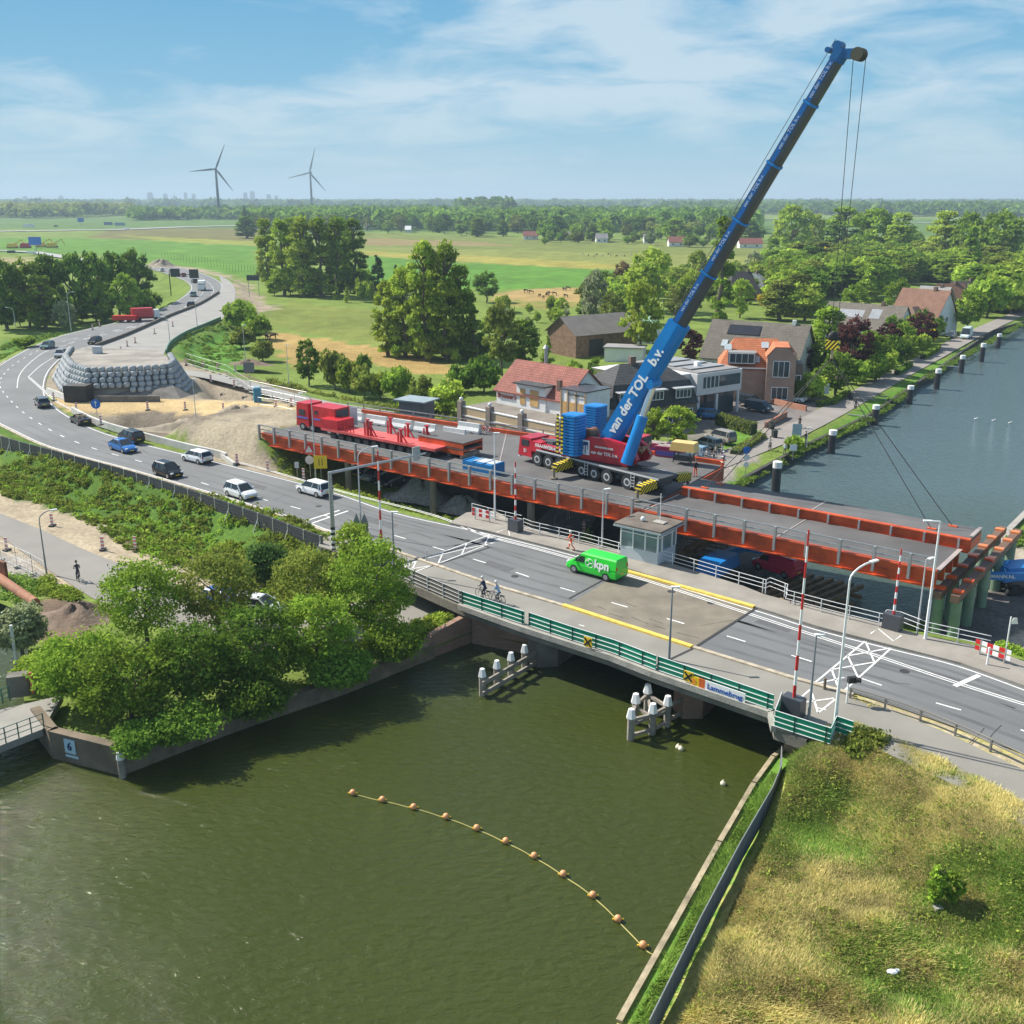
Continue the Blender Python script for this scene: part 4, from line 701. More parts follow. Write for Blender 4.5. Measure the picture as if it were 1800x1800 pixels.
scrub('weeds', [(1420, 1320), (1500, 1305), (1560, 1330), (1500, 1360), (1400, 1370)], 110, .5, .5, 'olive', 'rank weeds at the meadow top by the bridge corner', 36, z=-1, lf=.16)
MEADOW = [(1200, 1820), (1310, 1560), (1400, 1400), (1450, 1340), (1575, 1360), (1665, 1405), (1840, 1520), (1840, 1820)]
scrub('tall_grass', MEADOW, 420, .3, .40, 'olive', 'taller dry tufts standing in the meadow', 37, per=16, z=-1.9, lf=.07)
scrub('tall_grass', MEADOW, 420, .34, .34, 'olive', 'green weed tufts standing in the meadow', 38, per=16, z=-1.9, lf=.1)
def grass(name, poly, n, h, leafs, label, seed, z=-1.9, wd=.035):
    rg = np.random.default_rng(seed); PP = [(p.x, p.y) for p in PX(poly, z)]; xs = [p[0] for p in PP]; ys = [p[1] for p in PP]
    x = rg.uniform(min(xs), max(xs), n*3); y = rg.uniform(min(ys), max(ys), n*3); k = pip(x, y, PP); x = x[k][:n]; y = y[k][:n]; n = len(x)
    zz = hfun(x, y); a = rg.uniform(0, 6.28, n); clump = vnoise(x, y, 1.1, seed); lean = rg.uniform(.7, 1.7, n); wind = vnoise(x, y, 4, seed+2)*6.28
    H = h*rg.uniform(.4, 1.1, n)*(.5+clump); tx = x+np.cos(wind+rg.normal(0, 1.5, n))*H*lean; ty = y+np.sin(wind+rg.normal(0, .8, n))*H*lean
    V = np.stack([np.c_[x-np.cos(a)*wd, y-np.sin(a)*wd, zz-.02], np.c_[x+np.cos(a)*wd, y+np.sin(a)*wd, zz-.02], np.c_[tx, ty, zz+H]], 1).reshape(-1, 3)
    green = (vnoise(x, y, 5, 3)*.6+vnoise(x, y, 2, 4)*.4) < rg.normal(.40, .13, n); mi = np.where(green, 1, 0)
    me = bpy.data.meshes.new(name); me.vertices.add(3*n); me.vertices.foreach_set('co', V.ravel()); me.loops.add(3*n); me.loops.foreach_set('vertex_index', np.arange(3*n)); me.polygons.add(n); me.polygons.foreach_set('loop_start', np.arange(0, 3*n, 3)); me.polygons.foreach_set('loop_total', np.full(n, 3)); me.update()
    T = np.c_[(.65+.7*clump)*rg.uniform(.8, 1.25, n), rg.random(n), np.zeros(n), np.ones(n)]; ca = me.color_attributes.new('tint', 'FLOAT_COLOR', 'POINT'); ca.data.foreach_set('color', np.repeat(T, 3, 0).ravel())
    for l in leafs: me.materials.append(LM[l])
    me.polygons.foreach_set('material_index', mi); o = bpy.data.objects.new(name, me); COL.objects.link(o); tag(o, label, 'grass', kind='stuff')
grass('grass', [(1180, 1830), (1300, 1560), (1378, 1400), (1390, 1332), (1440, 1325), (1500, 1318), (1575, 1350), (1665, 1398), (1740, 1438), (1850, 1508), (1850, 1850)], 300000, .19, ['straw', 'lush'], 'dry straw and green grass of the meadow', 51)
grass('grass', [(1085, 1830), (1258, 1505), (1320, 1395), (1362, 1345), (1370, 1370), (1300, 1500), (1140, 1830)], 30000, .3, ['lush', 'lush'], 'green grass strip between quay and screen fence', 52, z=-2.4)
# ================================================================ bridges, walls, fences
RUSTR = M('orange steel', (.55, .080, .016), .5, var=.3, scale=.9, detail=12)
BRICK = bricks('brown brick', (.24, .13, .085), (.32, .18, .12), (.25, .22, .18), .24, .08)
GALV = M('galvanised steel', (.42, .43, .43), .45, .6, var=.12, scale=2)
LGREY = paint('light grey paint', (.50, .51, .52)); DGREY = paint('dark grey paint', (.06, .065, .075)); MGREY = paint('mid grey paint', (.22, .24, .26))
WHT = paint('white paint', (.80, .80, .78)); REDP = paint('signal red', (.55, .02, .02)); BLK = M('black', (.02, .02, .02), .6); GRNP = paint('green panel', (.008, .30, .17)); WOOD = M('weathered wood', (.27, .24, .20), .9, var=.3, scale=1.5, bump=.4, detail=8)
BLUE = paint('sign blue', (.02, .16, .55)); YEL = paint('yellow', (.80, .52, .02)); ORG = paint('work orange', (.85, .12, .02)); GLASS = M('window glass', (.05, .065, .075), .08, var=.3, scale=.5); RUST = M('rusty steel', (.20, .075, .035), .75, var=.35, scale=1.2, bump=.2)
# ---- old bridge
br = thing('bridge', 'low road bridge with brick piers and green parapet over the canal', 'bridge', G(1150, 1190, -3.4))
def at_g(p, t): return p+GD*t
deck = MB(); S1 = PX([(700, 1012), (811, 1061), (922, 1100), (1078, 1150), (1150, 1178), (1358, 1249), (1364, 1275), (1420, 1295)]); N1 = PX([(1640, 1124), (1550, 1100), (1383, 1058), (1300, 1030), (1145, 982), (1025, 955), (905, 925)])
deck.prism([p+Vector((-.12, -.15, 0)) for p in S1]+[p+Vector((.1, .1, 0)) for p in N1], -.85, -.13); deck.build('deck', CONCD, br, True)
edge = MB()
for a, b in zip(S1[1:6], S1[2:7]): edge.beam(a+Vector((-.2, -.25, -.12)), b+Vector((-.2, -.25, -.12)), .3, .42)
edge.build('edge_beam', CONC, br, True)
def pier(name, a, b, dep, z0=-5, z1=-.85, mat=BRICK, nose=0):
    mb = MB(); poly = [a, b, at_g(b, dep), at_g(a, dep)]
    if nose: poly = [a, (a+b)/2-GD*nose, b]+poly[2:]
    mb.prism(poly, z0, z1); o = mb.build(name, mat, br, True); return o
C0, C1 = G(830, 1131, WZ), G(985, 1168, WZ)
pier('pier', C1+Vector((-1.7, 1.5, 0))-GD*1.3, C1-GD*.4, 19, nose=.7, mat=CONCD)
pier('abutment', C0, C1+Vector((-1.6, 1.4, 0)), 18)
pp = G(1166, 1262, WZ); pier('pier', pp+GD*1.5, pp+GD*1.5+Vector((1.75, -1.35, 0)), 17, nose=.8, mat=BRICK)
qq = G(1375, 1332, WZ); pier('abutment', qq+GD*.1, qq+Vector((2.4, -1.6, 0)), 15)
mb = MB(); mb.cyl(G(1408, 1306, -1.15)+Vector((-.1, -.95, 0)), G(1408, 1306, -1.15)+Vector((0, -.85, 0)), .42, n=16); o = mb.build('lifebuoy', WHT); tag(o, 'white ring lifebuoy on the brick corner below the green parapet', 'lifebuoy')
mb = MB(); wgp = PX([(728, 1168), (742, 1132), (830, 1128)], WZ); wt = [-2.6, -1.1, -.9]
a, b = G(700, 1180, WZ), G(832, 1128, WZ); d = (b-a).normalized(); q = Vector((-d.y, d.x, 0))*.5; L = (b-a).length
P_ = [a-q*0, b-q*0, b+q, a+q]; prof = [(a, WZ-1), (b, WZ-1), (b, -.9), (a+d*L*.45, -1.5), (a+d*L*.3, -2.7), (a, -2.8)]
mb.add([Vector((p.x, p.y, z)) for p, z in prof]+[Vector((p.x+q.x, p.y+q.y, z)) for p, z in prof], [(0, 1, 2, 3, 4, 5), (11, 10, 9, 8, 7, 6)]+[(i, (i+1) % 6, 6+(i+1) % 6, 6+i) for i in range(6)])
tag(mb.build('wing_wall', BRICK), 'sloping brick wing wall left of the bridge abutment', 'wall')
# ---- quay walls
def quay(pts, top, label, mat=CONCD, w_=.5, cap=True):
    ctr = sum((p for p in pts), Vector((0, 0, 0)))/len(pts); t = thing('quay_wall', label, 'quay wall', (pts[0].x, pts[0].y, WZ)); mb = MB(); cp = MB()
    for a, b in zip(pts, pts[1:]):
        d = (b-a).normalized(); q = Vector((d.y, -d.x, 0))*w_/2
        a2 = a+q-d*.05; b2 = b+q+d*.05; mb.beam(Vector((a2.x, a2.y, (top-5.5)/2)), Vector((b2.x, b2.y, (top-5.5)/2)), w_, top+5.5, )
        cp.beam(Vector((a2.x, a2.y, top+.06)), Vector((b2.x, b2.y, top+.06)), w_+.12, .14)
    mb.build('wall', mat, t, True); cp.build('coping', mat if 'building site' not in label else CONC, t, True); return t
ql = PX([(832, 1130), (764, 1157), (700, 1182), (611, 1219), (450, 1274), (400, 1292), (300, 1330), (214, 1364)], WZ)
quay(ql[1:][::-1], -2.25, 'long low concrete quay under the thicket of trees') if False else quay([p for p in ql[1:]][::-1][::-1], -2.3, 'long low concrete quay under the thicket of trees', M('mossy quay', (.19, .15, .10), .9, var=.35, scale=.8, bump=.3, detail=8))
quay(PX([(214, 1364), (93, 1333), (62, 1292)], WZ), -1.6, 'concrete quay tip carrying the blue and white number sign', M('quay tip concrete', (.17, .13, .09), .9, var=.3, scale=.6, bump=.3, detail=8))
quay(QR, -2.95, 'straight concrete quay along the meadow', M('quay stone', (.34, .28, .18), .9, var=.4, scale=1.2, bump=.4, detail=8), .16)
quay(QLF, -2.35, 'long dark sheet-pile quay of the canal beyond the bridges', M('dark sheet pile', (.055, .05, .04), .9, var=.3), .4)
quay(QRX[2:8], -2.3, 'quay edge of the building site right of the orange deck', CONCD, .5)
t = thing('number_sign', 'blue and white sign with a 6 on the quay tip wall', 'sign', G(113, 1310, -2.4)); a, b = G(93, 1333, WZ), G(214, 1364, WZ); d = (b-a).normalized(); q = Vector((d.y, -d.x, 0))
s0 = a+d*1.2+q*.05; s0.z = -2.2; mb = MB(); mb.beam(s0+Vector((0, 0, 0)), s0+d*.85, .05, .95); mb.beam(s0+Vector((0, 0, -.68)), s0+d*1.0+Vector((0, 0, -.68)), .05, .16); mb.build('panel', paint('pale blue plate', (.45, .6, .68)), t, True)
text('6', s0+d*.42+q*.05+Vector((0, 0, 0)), d, (0, 0, 1), .75, paint('navy', (.01, .04, .12)), t, bold=.02)
# ---- footbridge lower left
fb = thing('footbridge', 'grey concrete footbridge with thin green railings at the left edge', 'bridge', G(0, 1270, -1.75)); mb = MB()
fp = PX([(110, 1222), (75, 1282), (-60, 1335), (-60, 1262)], -1.7); mb.prism(fp, -2.15, -1.68); mb.build('deck', M('footbridge deck', (.27, .255, .225), .9, var=.12, scale=.6, bump=.2), fb, True)
for e0, e1 in (((-60, 1333), (78, 1281)), ((-60, 1262), (18, 1232))):
    mb = MB(); a, b = G(*e0, -1.7), G(*e1, -1.7)
    for z in (.35, .7, 1.05): mb.cyl(a+Vector((0, 0, z)), b+Vector((0, 0, z)), .025, n=6)
    for i in range(7): p = a.lerp(b, i/6); mb.beam(p, p+Vector((0, 0, 1.08)), .07, .05)
    mb.build('railing', paint('dark green paint', (.02, .12, .09)), fb, True)
mb = MB(); c = G(27, 1222, -1.7); mb.box(c+Vector((0, .6, .5)), (1.3, .9, 1.5), .3, (.96, .96)); tag(mb.build('concrete_block', CONCD), 'brown concrete block at the end of the footbridge railing', 'block')
mb = MB(); c = G(58, 1218, -1.7); mb.cyl(c, c+Vector((0, 0, 1.5)), .09); tag(mb.build('bollard', stripes('bollard stripes', (.75, .75, .73), (.6, .1, .1), 5, 2)), 'white red bollard standing on the footbridge approach', 'bollard')
t = thing('gauge_post', 'tall stained white gauge post standing in the small canal', 'post', G(33, 1190, WZ)); mb = MB(); mb.cyl((0, 0, -1), (0, 0, 1.1), .16); mb.build('foot', DGREY, t); mb = MB(); mb.cyl((0, 0, 1.1), (0, 0, 4.1), .11); mb.build('post', M('stained white', (.6, .6, .57), .8, var=.3, scale=3), t)
# ---- railings
def rail_line(name, pts, z, heights, post_step, mat, label, cat, r=.025, post=(.07, .05), postz=None, panel=None, panelmat=None, g=None, pm=None):
    t = thing(name, label, cat, (pts[0].x, pts[0].y, z), 0, g); mb = MB()
    for a, b in zip(pts, pts[1:]):
        for h in heights: mb.cyl(Vector((a.x, a.y, z+h)), Vector((b.x, b.y, z+h)), r, n=6)
    mb.build('rails', mat, t, True); n = 0
    for p, d in along(pts, post_step):
        if n > 95: break
        n += 1; m2 = MB(); m2.beam(Vector((p.x, p.y, z-.1)), Vector((p.x, p.y, z+heights[-1])), *post, up=d); m2.build('post', pm or mat, t, True)
    if panel:
        m2 = MB()
        for a, b in zip(pts, pts[1:]):
            for z0, z1 in panel:
                d = (b-a).normalized(); q = Vector((-d.y, d.x, 0))*.05; zz = z+(z0+z1)/2; m2.beam(Vector((a.x, a.y, zz))+q, Vector((b.x, b.y, zz))+q, .02, z1-z0)
        m2.build('panel', panelmat, t, True)
    return t
W2 = paint('white rail', (.72, .73, .72)); DK = paint('dark rail', (.10, .11, .12))
PAN = [(.02, .37), (.41, .70), (.73, 1.05)]
rail_line('bridge_railing', PX([(700, 1013), (811, 1062)]), .02, (.08, .40, .72, 1.06), 2.0, LGREY, 'grey slatted parapet at the left end of the old bridge', 'railing', panel=PAN, panelmat=M('brown board', (.17, .15, .13), .8))
rail_line('bridge_railing', PX([(813, 1063), (921, 1099)]), .02, (.07, .39, .71, 1.08), 2.0, W2, 'first green parapet section from the left on the old bridge', 'railing', panel=PAN, panelmat=GRNP, pm=paint('deep green', (.01, .07, .05)))
rail_line('bridge_railing', PX([(930, 1101), (1000, 1125), (1078, 1150), (1152, 1179)]), .02, (.07, .39, .71, 1.08), 2.0, W2, 'green parapet on the lifting span of the old bridge', 'railing', panel=PAN, panelmat=GRNP, pm=MATS['deep green'])
rail_line('bridge_railing', PX([(1156, 1180), (1240, 1209), (1358, 1250)]), .02, (.07, .39, .71, 1.08), 2.0, W2, 'green parapet carrying the white bridge name board', 'railing', panel=PAN, panelmat=GRNP, pm=MATS['deep green'])
rail_line('bridge_railing', PX([(1372, 1245), (1360, 1278), (1418, 1297), (1458, 1310), (1468, 1288), (1497, 1298)]), .02, (.07, .39, .71, 1.08), 1.9, W2, 'angled green parapet around the right barrier box', 'railing', panel=PAN, panelmat=GRNP, pm=MATS['deep green'])
d = (G(1358, 1250)-G(1156, 1180)).normalized(); q = Vector((d.y, -d.x, 0)); up = Vector((0, 0, 1))
t = thing('name_board', 'white bridge name board with an orange square on the green parapet', 'sign', G(1230, 1206)); b0 = G(1222, 1203, 0)+q*.3+Vector((0, 0, .35)); mb = MB(); mb.beam(b0+d*.9, b0+d*3.75, .06, .72); mb.build('board', WHT, t, True)
mb = MB(); mb.beam(b0+d*-.15, b0+d*.45, .06, .72); mb.build('emblem_panel', YEL, t, True); mb = MB(); mb.beam(b0+d*.452, b0+d*.895, .06, .72); mb.build('emblem_panel', paint('orange red', (.62, .13, .03)), t, True)
mb = MB(); mb.box((0, 0, 0), (.4, .03, .4)); 
text('Lammebrug', b0+d*2.32+q*.045, d, up, .53, paint('name blue', (.03, .10, .42)), t, bold=.015); mb = MB(); mb.cyl(b0+d*.05+q*.035, b0+d*.05+q*.045, .22, n=14); mb.build('emblem', paint('emblem orange', (.75, .30, .03)), t, True)
def navsign(px, py, label):
    t = thing('channel_sign', label, 'sign', G(px, py, 0)); c = G(px, py, 0)+q*.32+Vector((0, 0, .55)); mb = MB(); mb.beam(c-d*.34, c+d*.34, .05, .72); mb.build('panel', YEL, t, True)
    mb = MB(); o = q*.04
    mb.beam(c-d*.28+o+up*.28, c+d*.28+o-up*.28, .13, .02, up=q); mb.beam(c+d*.28+o+up*.28, c-d*.28+o-up*.28, .13, .02, up=q); mb.build('cross', BLK, t, True)
navsign(1038, 1139, 'yellow board with black cross on the lifting span parapet'); navsign(1214, 1200, 'yellow board with black cross beside the orange emblem')
NR = PX([(830, 905), (870, 916), (917, 927)]); rail_line('bridge_railing', NR, .14, (.35, .7, 1.05), 2.2, W2, 'white railing left of the far barrier box', 'railing')
rail_line('bridge_railing', PX([(920, 932), (935, 938), (1028, 960), (1078, 974), (1140, 990)]), .14, (.35, .7, 1.05), 2.2, W2, 'white railing between barrier box and bridge cabin', 'railing')
rail_line('bridge_railing', PX([(1145, 985), (1200, 1001), (1300, 1031), (1345, 1044)]), .14, (.35, .7, 1.05), 2.2, W2, 'white railing right of the bridge cabin along the lifting span', 'railing')
rail_line('bridge_railing', PX([(1345, 1044), (1352, 1040), (1383, 1052), (1380, 1062), (1470, 1086), (1550, 1106), (1556, 1098), (1580, 1102), (1628, 1121), (1739, 1146)]), .14, (.35, .7, 1.05), 2.2, W2, 'white railing bulging round a pier right of the lifting span', 'railing')
rail_line('guard_rail', smooth_line(PX([(1494, 1227), (1560, 1247), (1622, 1268), (1690, 1296), (1760, 1328), (1830, 1362)]), 3), 0, (.5, .72), 2.2, M('weathered guard rail', (.20, .19, .17), .6, .3), 'dark guard rail between road and cycle path at the right', 'guard rail', r=.06, post=(.12, .1))
# noise barrier
NB = smooth_line(PX([(-60, 753), (0, 784), (95, 812), (210, 844), (300, 872), (450, 925), (520, 952), (568, 970)], -.7), 4)
nb = thing('noise_barrier', 'long dark slatted noise barrier with grey posts along the curve', 'noise barrier', (NB[0].x, NB[0].y, -1)); mb = MB(); DKP = M('dark slat panel', (.045, .05, .055), .8, var=.2, scale=2)
for a, b in zip(NB, NB[1:]):
    for i in range(6): mb.beam(Vector((a.x, a.y, -1.0+i*.33)), Vector((b.x, b.y, -1.0+i*.33)), .12, .28)
mb.build('panel', DKP, nb, True); n = 0
for p, d_ in along(NB, 2.55):
    m2 = MB(); q_ = Vector((d_.y, -d_.x, 0)); base = Vector((p.x, p.y, -1.6)); m2.beam(base, base+Vector((0, 0, 2.4)), .16, .16, up=d_)
    if n % 2: m2.beam(base+q_*.9, base+Vector((0, 0, 1.9)), .08, .08)
    m2.build('post', GALV, nb, True); n += 1
mb = MB(); CPp = [Vector((p.x+.5, p.y+.9, .02)) for p in NB]; ribbon(mb, CPp, .9, -.03); struct('verge_strip', mb, M('sandy verge', (.33, .27, .17), .95, var=.25, scale=1.5))
# screen fence along the meadow
SF = PX([(1372, 1338), (1372, 1372), (1356, 1412), (1300, 1510), (1230, 1645), (1140, 1830)], -2.2); sf = thing('screen_fence', 'grey mesh screen fence leaning along the meadow edge', 'fence', (SF[0].x, SF[0].y, -2.3)); mb = MB()
for a, b in zip(SF, SF[1:]): mb.beam(Vector((a.x, a.y, -1.85)), Vector((b.x, b.y, -1.85)), .04, 1.35)
mb.build('screen', M('grey screen cloth', (.13, .145, .16), .8, var=.12, scale=1.2, bump=.3, bscale=2), sf, True); mb = MB()
for a, b in zip(SF, SF[1:]): mb.cyl(Vector((a.x, a.y, -1.16)), Vector((b.x, b.y, -1.16)), .03, n=6)
mb.build('top_rail', GALV, sf, True)
for p, d_ in along(SF, 3.0): m2 = MB(); m2.cyl(Vector((p.x, p.y, -2.4)), Vector((p.x, p.y, -1.14)), .03, n=6); m2.build('post', GALV, sf, True)
# ---- orange temporary bridge: wide west deck, narrow east deck, and the lifted span
S1_, S2_ = 53.0, 79.0
wd_ = thing('temporary_bridge', 'wide orange steel temporary bridge deck carrying the crane', 'bridge', K(0, 0, DZ-2))
mb = MB(); mb.prism([K(0, 0), K(S1_, 0), K(51.5, 19.2), K(30, 17.8), K(1, 15.6)], DZ-.35, DZ); mb.build('deck', DECKA, wd_, True)
def igirder(mb, s0, s1, t, z1, h):
    for zz, w_, hh in ((z1-.05, .5, .1), (z1-h+.05, .6, .1)): mb.beam(K(s0, t, zz), K(s1, t, zz), w_, hh)
    mb.beam(K(s0, t, z1-h/2), K(s1, t, z1-h/2), .08, h-.15)
    mb.beam(K(s0, t-.06, z1-h*.55), K(s1, t-.06, z1-h*.55), .1, .12)
mb = MB(); igirder(mb, 0, S1_+26, -.12, DZ+.0, 1.42); mb.build('edge_girder', RUSTR, wd_, True)
mb = MB(); a_, b_ = K(1, 15.8, DZ-.2), K(51.5, 19.4, DZ-.2); mb.beam(a_+up*.3, b_+up*.3, .35, .7); mb.beam(a_-up*.8, b_-up*.8, .1, 1.4); mb.build('far_girder', RUSTR, wd_, True)
mb = MB()
for t_ in (3.5, 7.5, 11.5): mb.beam(K(.5, t_, DZ-.95), K(S1_-.3, t_, DZ-.95), .3, 1.1)
mb.beam(K(S1_+.1, .3, DZ-.8), K(51.7, 19, DZ-.8), .15, 1.45); mb.beam(K(-.1, 0, DZ-.7), K(.9, 15.4, DZ-.7), .3, .9); mb.build('cross_beams', M('dark orange steel', (.35, .055, .015), .55, var=.3), wd_, True)
for i, s_ in enumerate((1.0, 14, 27, 40, 52)):
    for t_ in (.6, 7.5, 14): mb = MB(); mb.cyl(K(s_, t_, -4), K(s_, t_, DZ-1.6), .38, n=12); mb.build('column', M('column steel', (.20, .17, .14), .8, var=.25), wd_, True)
def parapet(parent, s0, s1, t, z, step=2.75, side=-1, n0=0):
    s_ = s0+n0
    while s_ < s1: m2 = MB(); m2.beam(K(s_, t+side*.25, z-1.0), K(s_, t+side*.25, z+1.05), .28, .2, up=DE); m2.build('post', GALV, parent, True); s_ += step
    m2 = MB()
    for h in (.45, .95): m2.beam(K(s0, t, z+h), K(s1, t, z+h), .09, .13)
    m2.build('rail', GALV, parent, True)
parapet(wd_, 0, S2_-.5, -.25, DZ)
def pline(parent, a, b, z, step, nm='far_rail'):
    m2 = MB()
    for h in (.45, .95): m2.beam(Vector((a.x, a.y, z+h)), Vector((b.x, b.y, z+h)), .08, .1)
    m2.build(nm, GALV, parent, True)
    for p, d_ in along([Vector((a.x, a.y, 0)), Vector((b.x, b.y, 0))], step): m2 = MB(); m2.beam(Vector((p.x, p.y, z)), Vector((p.x, p.y, z+1)), .14, .14); m2.build('post', GALV, parent, True)
pline(wd_, K(-2, 16.1), K(51.5, 19.8), DZ, 2.8)
mb = MB(); mb.prism([K(S1_+.3, 0), K(S2_, 0), K(S2_, 6.1), K(S1_+.3, 6.4)], DZ-.36, DZ-.005); mb.build('east_deck', DECKA, wd_, True)
for a_, b_, w9, z9 in (((S2_, 0), (S2_, 6.1), .35, .01), ((S1_+.3, 0), (S1_+.3, 6.4), .14, .03), ((66, 0), (66, 6.1), .1, .01), ((36, 0), (24, 17.2), .1, .01)): mb = MB(); mb.beam(K(*a_, DZ+z9), K(*b_, DZ+z9), w9, .05); mb.build('expansion_joint', M('pale steel', (.5, .42, .38), .5, .3), wd_, True)
mb = MB()
for t_ in (2, 4.2, 5.9): mb.beam(K(S1_, t_, DZ-.95), K(S2_, t_, DZ-.95), .25, 1.1)
mb.build('girder', RUSTR, wd_, True)
ls = thing('bridge_segment', 'long narrow orange bridge segment hanging level from the crane slings', 'bridge segment', K(66, 8, 3.3)); LZ = DZ+.85
mb = MB(); mb.prism([K(53.6, 6.65), K(79.6, 6.5), K(79.6, 9.8), K(53.6, 10.1)], LZ-.35, LZ); mb.build('deck', DECKA, ls, True)
mb = MB(); igirder(mb, 53.6, 79.6, 6.45, LZ+.02, 1.15); mb.beam(K(53.6, 9.9, LZ-.6), K(79.6, 9.7, LZ-.6), .1, 1.0); mb.beam(K(79.6, 6.5, LZ-.6), K(79.6, 9.7, LZ-.6), .1, .8); mb.build('girder', RUSTR, ls, True)
for s_ in np.arange(54.5, 79, 2.7): m2 = MB(); m2.beam(K(s_, 6.12, LZ-.75), K(s_, 6.12, LZ-.02), .25, .16, up=DE); m2.build('post_bracket', GALV, ls, True)
mb = MB(); mb.beam(K(66.3, 6.6, LZ+.01), K(66.3, 9.9, LZ+.01), .12, .03); mb.build('joint', MATS['pale steel'], ls, True); mb = MB(); mb.beam(K(79.5, 7, LZ+.1), K(79.5, 9.8, LZ+.1), .3, .12); mb.build('end_strip', MATS['pale steel'], ls, True)
for s_, t_ in ((77.5, 9.1), (76.3, 7.3), (55.5, 7.2), (56, 9.4)): m2 = MB(); m2.box(K(s_, t_, LZ+.05), (.7, .25, .12), -.65); m2.build('lifting_lug', ORG, ls, True)
# cap beams and green piles at the far end
for i, (s_, lab) in enumerate(((79.2, 'inner brown steel cap beam with orange bearing pads on green piles'), (80.5, 'outer brown steel cap beam with orange bearing pads on green piles'))):
    t = thing('cap_beam', lab, 'beam', K(s_, 0, -3)); mb = MB(); mb.beam(K(s_, -.3, DZ-1.95), K(s_, 20.3, DZ-1.95), .62, .6); mb.build('beam', M('brown steel', (.15, .09, .06), .7, var=.25), t, True)
    for t_ in (.3, 3.2, 6.6, 9.6, 12.8, 15.8, 18.6): m2 = MB(); m2.beam(K(s_, t_, DZ-1.58), K(s_, t_+.6, DZ-1.58), .72, .18); m2.build('bearing_pad', ORG if t_ < 12 else paint('pale orange', (.75, .22, .07)), t, True)
    for t_ in (.5, 4.5, 9, 13.5, 18): m2 = MB(); m2.cyl(K(s_, t_, -5.5), K(s_, t_, DZ-2.25), .42, n=16); m2.build('pile', M('pale green steel', (.17, .26, .18), .6, var=.2, scale=.6), t, True, smooth=False)
# temporary steel and work barge under the decks
t = thing('work_barge', 'dark steel work platform under the orange deck', 'barge', K(60, 4, WZ)); mb = MB(); mb.prism([K(52, -6), K(61, -6.5), K(62.5, 12), K(50, 13)], WZ-.4, -2.3); mb.build('hull', M('barge steel', (.10, .085, .075), .85, var=.3, scale=.5), t, True)
t = thing('sheet_pile_frame', 'stack of rusty steel beams lying at the water under the east deck', 'steel frame', K(66, 1, WZ)); mb = MB()
for i in range(7): mb.beam(K(63.5+i*.9, -3.5+i*.2, -2.6+.12*(i % 2)), K(65.5+i*.9, 8, -2.7), .35, .35)
for i in range(5): mb.beam(K(63, -2+i*2, -3.1), K(71.5, -1.6+i*2, -3.1), .3, .3)
mb.build('beam', M('rusty beam', (.26, .17, .085), .8, var=.45, scale=1.5), t, True)
t = thing('steel_strut', 'pair of long rusty diagonal beams leaning under the orange deck beside the cabin', 'strut', G(1190, 985, -2.3)); mb = MB()
for o9 in (0, 16): mb.beam(G(1176+o9, 986, -2.4), G(1262+o9, 934, .6), .4, .45)
mb.build('beam', MATS['rusty beam'], t, True)
t = thing('timber_stack', 'stack of brown timber and steel lying in the shade right of the cabin', 'stack', G(1200, 950, -2.4)); mb = MB()
for i in range(8): a = G(1182+i*4, 966-i*4, -2.1+.15*(i % 3)); mb.beam(a, a+DE*4.5+DN*(.3*(i % 3)), .35, .3)
mb.build('beam', WOOD, t, True)
# ---- barrier booms
def boom(px, py, topx, topy, label, box=True, side=1, scale=1.0):
    p = G(px, py, .1); t = thing('barrier_boom', label, 'barrier', p, -.75); d0 = depth(p); h = (py-topy)/1800*d0/CP*1.02
    if box: mb = MB(); mb.box((0, 0, .6), (1.3, .8, 1.2), 0, (.97, .97)); mb.build('housing', DGREY, t)
    mb = MB(); n = 11
    for i in range(n): mb.cur = i % 2; mb.cyl((0, 0, 1.0+(h-1.0)*i/n), (0, 0, 1.0+(h-1.0)*(i+1)/n), .11-.005*i, .11-.005*(i+1), n=8)
    mb.build('boom', [REDP, WHT], t); return t
boom(672, 1000, 668, 800, 'raised red and white boom beside the leftmost cyclists', True)
boom(906, 934, 908, 816, 'raised red and white boom at the far left of the bridge')
boom(1393, 1256, 1424, 936, 'tallest raised red and white boom beside the green parapet')
boom(1568, 1106, 1586, 966, 'raised red and white boom at the far right of the bridge')
# ---- street lamps
def lamp(px, py, topy, label, arm=(0, 0), kind='curve', col=LGREY, z=0, r=.09, heads=1):
    p = G(px, py, z); d0 = depth(p); h = (py-topy)/1800*d0*1.0/(CP+(py-900)/1800*0+.0); h *= 1-.16*(h/30)
    t = thing('street_lamp', label, 'street lamp', p); mb = MB(); mb.cyl((0, 0, -.2), (0, 0, h*.35), r, r*.85, n=8); mb.cyl((0, 0, h*.35), (0, 0, h), r*.75, r*.5, n=8)
    a = Vector((arm[0], arm[1], 0)); L = a.length
    if L and kind == 'curve':
        pts = [Vector((0, 0, h))+a*(1-math.cos(x))+Vector((0, 0, math.sin(x)*.8)) for x in np.linspace(0, math.pi/2*.95, 6)]; mb.tube(pts, r*.5)
        e = pts[-1]
    elif L: e = a+Vector((0, 0, h)); mb.cyl((0, 0, h), e, r*.4, n=6)
    else: e = Vector((0, 0, h))
    mb.build('pole', col, t); mb = MB(); dd = a.normalized() if L else Vector((1, 0, 0)); mb.beam(e-dd*.1, e+dd*.5, .22, .1); mb.build('lamp_head', WHT, t); return t
lamp(1626, 1126, 905, 'tall white lamp post behind the road at the right end', (-.6, .1), 'flat', WHT, r=.13)
lamp(1467, 1280, 1000, 'white curved lamp post beside the angled green parapet', (1.6, 1.0), 'curve', WHT, r=.12)
